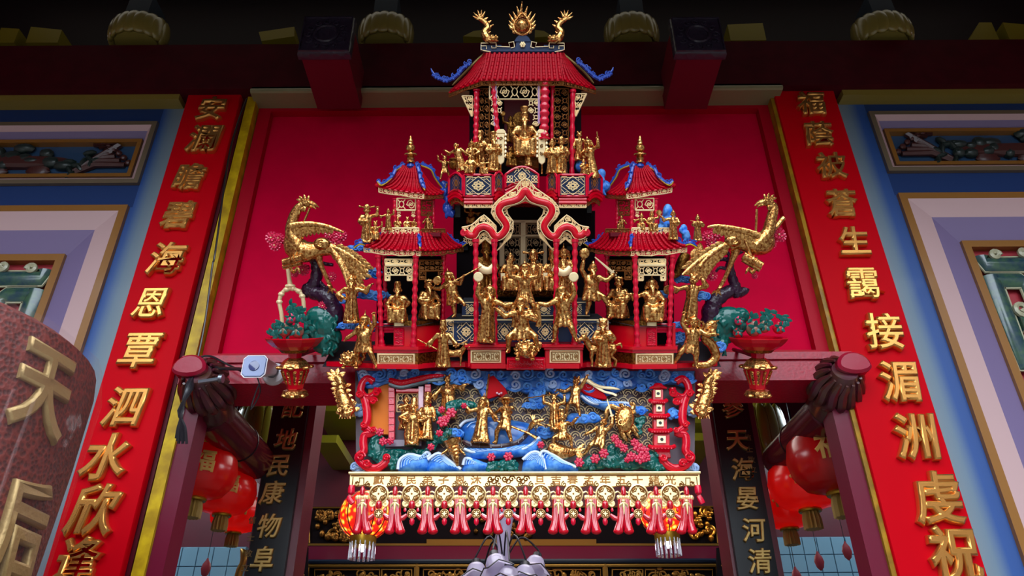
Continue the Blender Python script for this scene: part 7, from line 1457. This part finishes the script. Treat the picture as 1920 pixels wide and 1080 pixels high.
# dragon-fish hanging at both ends
for s in (-1, 1):
    X_ = (lambda x: x) if s < 0 else (lambda x: 1966-x); side = 'left' if s < 0 else 'right'
    T = thing('dragon_fish', 'gold diving dragon-fish hanging at the %s end of the relief board' % side, 'fish', r(X_(646), 786, -20), LO)
    b = B(); P = smoothpath([r(X_(x), y, -16) for x, y in ((632, 706), (640, 718), (640, 736), (646, 752), (650, 764))], 4); b.tube(P, [lerp(7, 15, i/(len(P)-1)) for i in range(len(P))], 12); bd = part(b, 'body', GOLD, T)
    for tp in ((612, 698), (620, 692), (634, 690), (648, 698), (614, 708)): b = B(); feather(b, r(X_(632), 710, -16), r(X_(tp[0]), tp[1], -18), 5.5, 1); part(b, 'tail_fin', GOLD, T)
    for i in range(6): b = B(); p = P[4+2*i]; feather(b, p+V((s*5, 0, 4)), p+V((s*20, -1, 8)), 4.5); part(b, 'dorsal_fin', GOLD, T)
    for i in range(5): b = B(); p = P[6+2*i]; feather(b, p+V((-s*5, 0, 2)), p+V((-s*18, -2, 6-2*i)), 4); part(b, 'side_fin', GOLD, T)
    for i in range(18): b = B(); p = P[4+(i//3)*2]; c = p+V(((i % 3-1)*6, -11, -2)); b.tube([c+V((3.4*cos(a), 0, 3.4*sin(a))) for a in [-2.8, -2.2, -1.57, -.9, -.3]], .9, 4); part(b, 'scale', GOLD, bd)
    b = B(); h = r(X_(650), 768, -20); b.ell(h, (16, 13, 14), 14, 10); b.ell(h+V((-s*2, -4, -10)), (10, 9, 8), 10, 8); [b.ell(h+V((e*6, -12, 3)), 3.2, 8, 6) for e in (-1, 1)]; [b.tube(spiral(h+V((e*10, -10, -4)), 5, 1.3, i), 1.5, 5) for i, e in enumerate((-1, 1))]; [b.tube([h+V((e*8, -2, 6)), h+V((e*16, -2, 14))], [3, .8], 6) for e in (-1, 1)]; [b.tube([h+V((-8+4*i, -6, -12)), h+V((-10+5*i, -7, -19))], [2.4, .6], 5) for i in range(5)]; part(b, 'head', GOLD, T)
    for i in range(7): a = 2*pi*i/7; b = B(); feather(b, h+V((10*cos(a), 4, 8*sin(a))), h+V((23*cos(a), 6, 18*sin(a)+4)), 5); part(b, 'mane_tuft', GOLD, T)
# ---- valance: inscribed gold plate, coins, tassels -------------------------
PLG = mat('valance_gold', '#ffe2a2', .38, metal=.65, bump=.12, scale=40)
VA = thing('inscribed_valance', 'pale gold inscribed valance plate along the bottom of the shrine', 'valance', r(984, 915, -20), LO)
TC = [679+61.3*i for i in range(11)]; TC[-1] = 1288; CC = [710, 772, 833, 893, 953, 1014, 1075, 1135, 1197, 1257]
top = [r(656, 888, -22), r(1312, 887, -22)]; bot = []
for i in range(81):
    x = lerp(1312, 656, i/80); ph = (x-710)/61.1; bot.append(r(x+(1 if x > 1300 else -1 if x < 665 else 0), 909+(4*abs(sin(pi*(ph+.5)))**.7 if 675 < x < 1295 else 2), -22))
b = B(); b.prism([bot[i] for i in range(81)]+top, 10, 1); part(b, 'plate', PLG, VA, smooth=False)
b = B(); b.tube([r(654, 887, -26), r(1313, 886, -26)], 2.4, 8); part(b, 'top_rail', PLG, VA)
GR = mat('gold_line_brown', '#94602a', .4, metal=.6)
b = B(); b.tube([r(658, 892, -23), r(1309, 891, -23)], .8, 4); 
for x0, sg in ((662, 1), (1306, -1)): b.tube([r(x0-sg*2, 911, -23), r(x0, 894, -23)], .8, 4); b.tube([r(x0+sg*x, y, -23) for x, y in ((4, 904), (12, 904), (12, 896), (20, 896), (20, 908), (32, 908))], .9, 4)
for i in range(11): c = r(TC[i], 909, -23); [b.tube(spiral(c+V((e*10, 0, 1)), 5, 1.4, 1.57, dirn=e), .8, 4) for e in (-1, 1)]
part(b, 'engraved_scrolls', GR, VA, kind='stuff')
for i, ch in enumerate('光緒十五年孟春吉旦'):
    b = B(); write(b, ch, r(1257-30.6*i, 900, -22.6), 19, 17, sd=6, ext=.03, bev=.02); part(b, 'inscribed_character', GR, VA, ang=1.2)
for i, ch in enumerate('獻敬民弟子恩沐'):
    b = B(); write(b, ch, r(710+30.4*i, 900, -22.6), 19, 17, sd=6, ext=.03, bev=.02); part(b, 'inscribed_character', GR, VA, ang=1.2)
for x in (926, 953, 980): b = B(); c = r(x, 900, -23); [b.tube(spiral(c+V((e*6, 0, 2)), 6, 1.3, 0, dirn=e), 1.1, 4) for e in (-1, 1)]; b.tube([c+V((4*cos(a), 0, -2+4*sin(a))) for a in [2*pi*k_/8 for k_ in range(8)]], 1, 4, closed=True); part(b, 'engraved_knot', GR, VA, kind='stuff')
ORD = ['first', 'second', 'third', 'fourth', 'fifth', 'sixth', 'seventh', 'eighth', 'ninth', 'tenth', 'eleventh']
def coin(T, c, R0, big):
    b = B(); b.lathe(c+V((0, 2, 0)), [(R0*.97, -2), (R0, -1), (R0, 2), (R0*.86, 3), (R0*.84, 1.4)], 28, V((0, -1, 0))); part(b, 'disc', PLG, T)
    b = B(); P4 = []
    for k_ in range(16): a = 2*pi*k_/16; rr = R0*(.78 if k_ % 4 == 0 else .5 if k_ % 4 in (1, 3) else .36); P4.append(c+V((rr*sin(a), -1, rr*cos(a))))
    b.prism(P4, 3, .6); part(b, 'star', PLG, T)
    b = B(); b.tube([p+V((0, -1, 0)) for p in P4], .8, 4, closed=True); b.tube([c+V((R0*.8*cos(a), -.6, R0*.8*sin(a))) for a in [2*pi*k_/24 for k_ in range(24)]], .8, 4, closed=True); part(b, 'engraved_line', GR, T, kind='stuff')
    if big:
        for k_ in range(4): a = pi/4+k_*pi/2; b = B(); b.ell(c+V((R0*.62*cos(a), 0, R0*.62*sin(a))), (R0*.12, 1.6, R0*.30), 8, 6, MX.Rotation(-a, 3, 'Y')); part(b, 'leaf_inset', GR, T)
        b = B(); b.ell(c+V((0, -1, 0)), R0*.1, 8, 6); part(b, 'boss', GR, T)
for i, x in enumerate(CC):
    c = r(x, 926, -26); T = thing('coin_medallion', 'round gold coin medallion hanging under the valance, %s from the left' % ORD[i], 'medallion', c-V((0, 0, 17)), LO, 'coin medallions of the valance'); coin(T, c, 17, True)
    for e in (-1, 1): b = B(); b.tube(smoothpath([c+V((e*17, 2, 2)), c+V((e*22, 2, 4)), c+V((e*27, 3, 0))], 3), 1.4, 5); part(b, 'link', PLG, T)
    T = thing('small_coin', 'small pierced coin with red bead below the medallion, %s from the left' % ORD[i], 'coin', r(x, 985, -26), LO, 'small coins between the tassels')
    b = B(); b.lathe(r(x, 955, -26), [(2, 0), (5, 3), (5.6, 8), (5, 12), (3, 14)], 10); part(b, 'red_bead', LACQ, T)
    c2 = r(x, 963, -28); coin(T, c2, 8, False)
    for e in (-1, 1): cc = r(x+e*12, 944, -24); b = B(); b.lathe(cc+V((0, 1, 0)), [(5.5, -1.4), (6, 0), (5.5, 1.4), (3.4, 1.6), (3.2, .6)], 14, V((0, -1, 0))); b.ell(cc+V((0, -1, 0)), 1.6, 6, 5); part(b, 'tiny_coin', PLG, T); b = B(); b.lathe(cc+V((0, 0, -14)), [(1, 0), (2.6, 2), (2.2, 5), (1, 7)], 7); part(b, 'tiny_drop', POSTRED, T)
    for e in (-1, 1): b = B(); b.tube([r(x+e*9, 965, -26), r(x+e*16, 971, -26), r(x+e*24, 974, -25)], [3, 4.6, 4], 8); part(b, 'red_swag', LACQ, T)
    b = B(); b.lathe(r(x, 985, -26), [(1.5, 0), (4, 3), (4.4, 8), (2, 12)], 10); part(b, 'lower_drop', POSTRED, T)
for i, x in enumerate(TC):
    T = thing('red_tassel', 'twin red lacquer tassel under the valance, %s from the left' % ORD[i], 'tassel', r(x, 1002, -26), LO, 'red tassels of the valance')
    b = B(); b.lathe(r(x, 931, -26), [(1.5, 0), (4.4, 3), (4.8, 9), (4, 13), (2, 17)], 10); part(b, 'top_bead', LACQ, T)
    b = B(); [b.ell(r(x+e, 932.5+abs(e)*.1, -25), (4, 4, 5), 8, 6) for e in (-9, -4.5, 0, 4.5, 9)]; part(b, 'gold_collar', PLG, T, kind='stuff')
    for e in (-1, 1):
        b = B(); P = smoothpath([r(x+e*4.5, 937, -26), r(x+e*4.6, 955, -27), r(x+e*6, 978, -28), r(x+e*10, 996, -29)], 4); b.tube(P, [6, 6.3, 6.3, 6.3, 6.4, 6.4, 6.4, 6.4, 6.6, 7, 7.4, 7.8, 8.2], 12); tl = part(b, 'tassel_strand', LACQ, T)
        b = B(); b.ell(P[-1], (8.6, 8, 5.6), 10, 7); part(b, 'strand_foot', SHRED, tl)
        for o_ in (-2.6, 0, 2.6): b = B(); b.tube([p+V((o_, -6, 0)) for p in P], 1.1, 5); part(b, 'strand_cord', LACQ, tl)
    b = B(); c = r(x, 948, -34); b.tube([c+V((0, 0, 7)), c, c+V((0, 0, -14))], [1.5, 2.6, .6], 7); [b.tube([c+V((0, 0, 5)), c+V((e*6, 0, 1)), c+V((e*7, 0, -4))], [2, 2, .6], 6) for e in (-1, 1)]; b.ell(c+V((0, 0, 8)), (4, 3, 3), 8, 6); part(b, 'gold_bow', PLG, T)
for s, x in ((-1, 658), (1, 1310)):
    T = thing('end_drop', 'red lacquer drop with tail at the %s end of the valance' % ('left' if s < 0 else 'right'), 'drop', r(x, 945, -22), LO)
    b = B(); b.lathe(r(x, 929, -22), [(2, 0), (6, 4), (6.4, 12), (5, 17)], 10); part(b, 'bead', POSTRED, T); b = B(); b.tube(smoothpath([r(x+s*0, 929, -22), r(x+s*3, 935, -22), r(x-s*4 if s < 0 else x+8, 944, -22)], 3), [4, 4.4, 4.6, 5, 5, 5, 4.4], 8, .6); part(b, 'tail', POSTRED, T)
# hidden iron hangers that carry the shrine from the wall
for px, py in ((905, 560), (1065, 560), (985, 250)):
    a = UP.M @ (q(px, py, 78)*KU); b = B(); b.tube([a, V((a.x, .06, a.z+.02))], .012, 6); solo(b, 'iron_hanger', BLACK, 'iron bar behind the shrine fixing it to the red transom, ' + {905: 'left one', 1065: 'right one', 985: 'upper one'}[px], 'hanger', WD)
finish_figures()
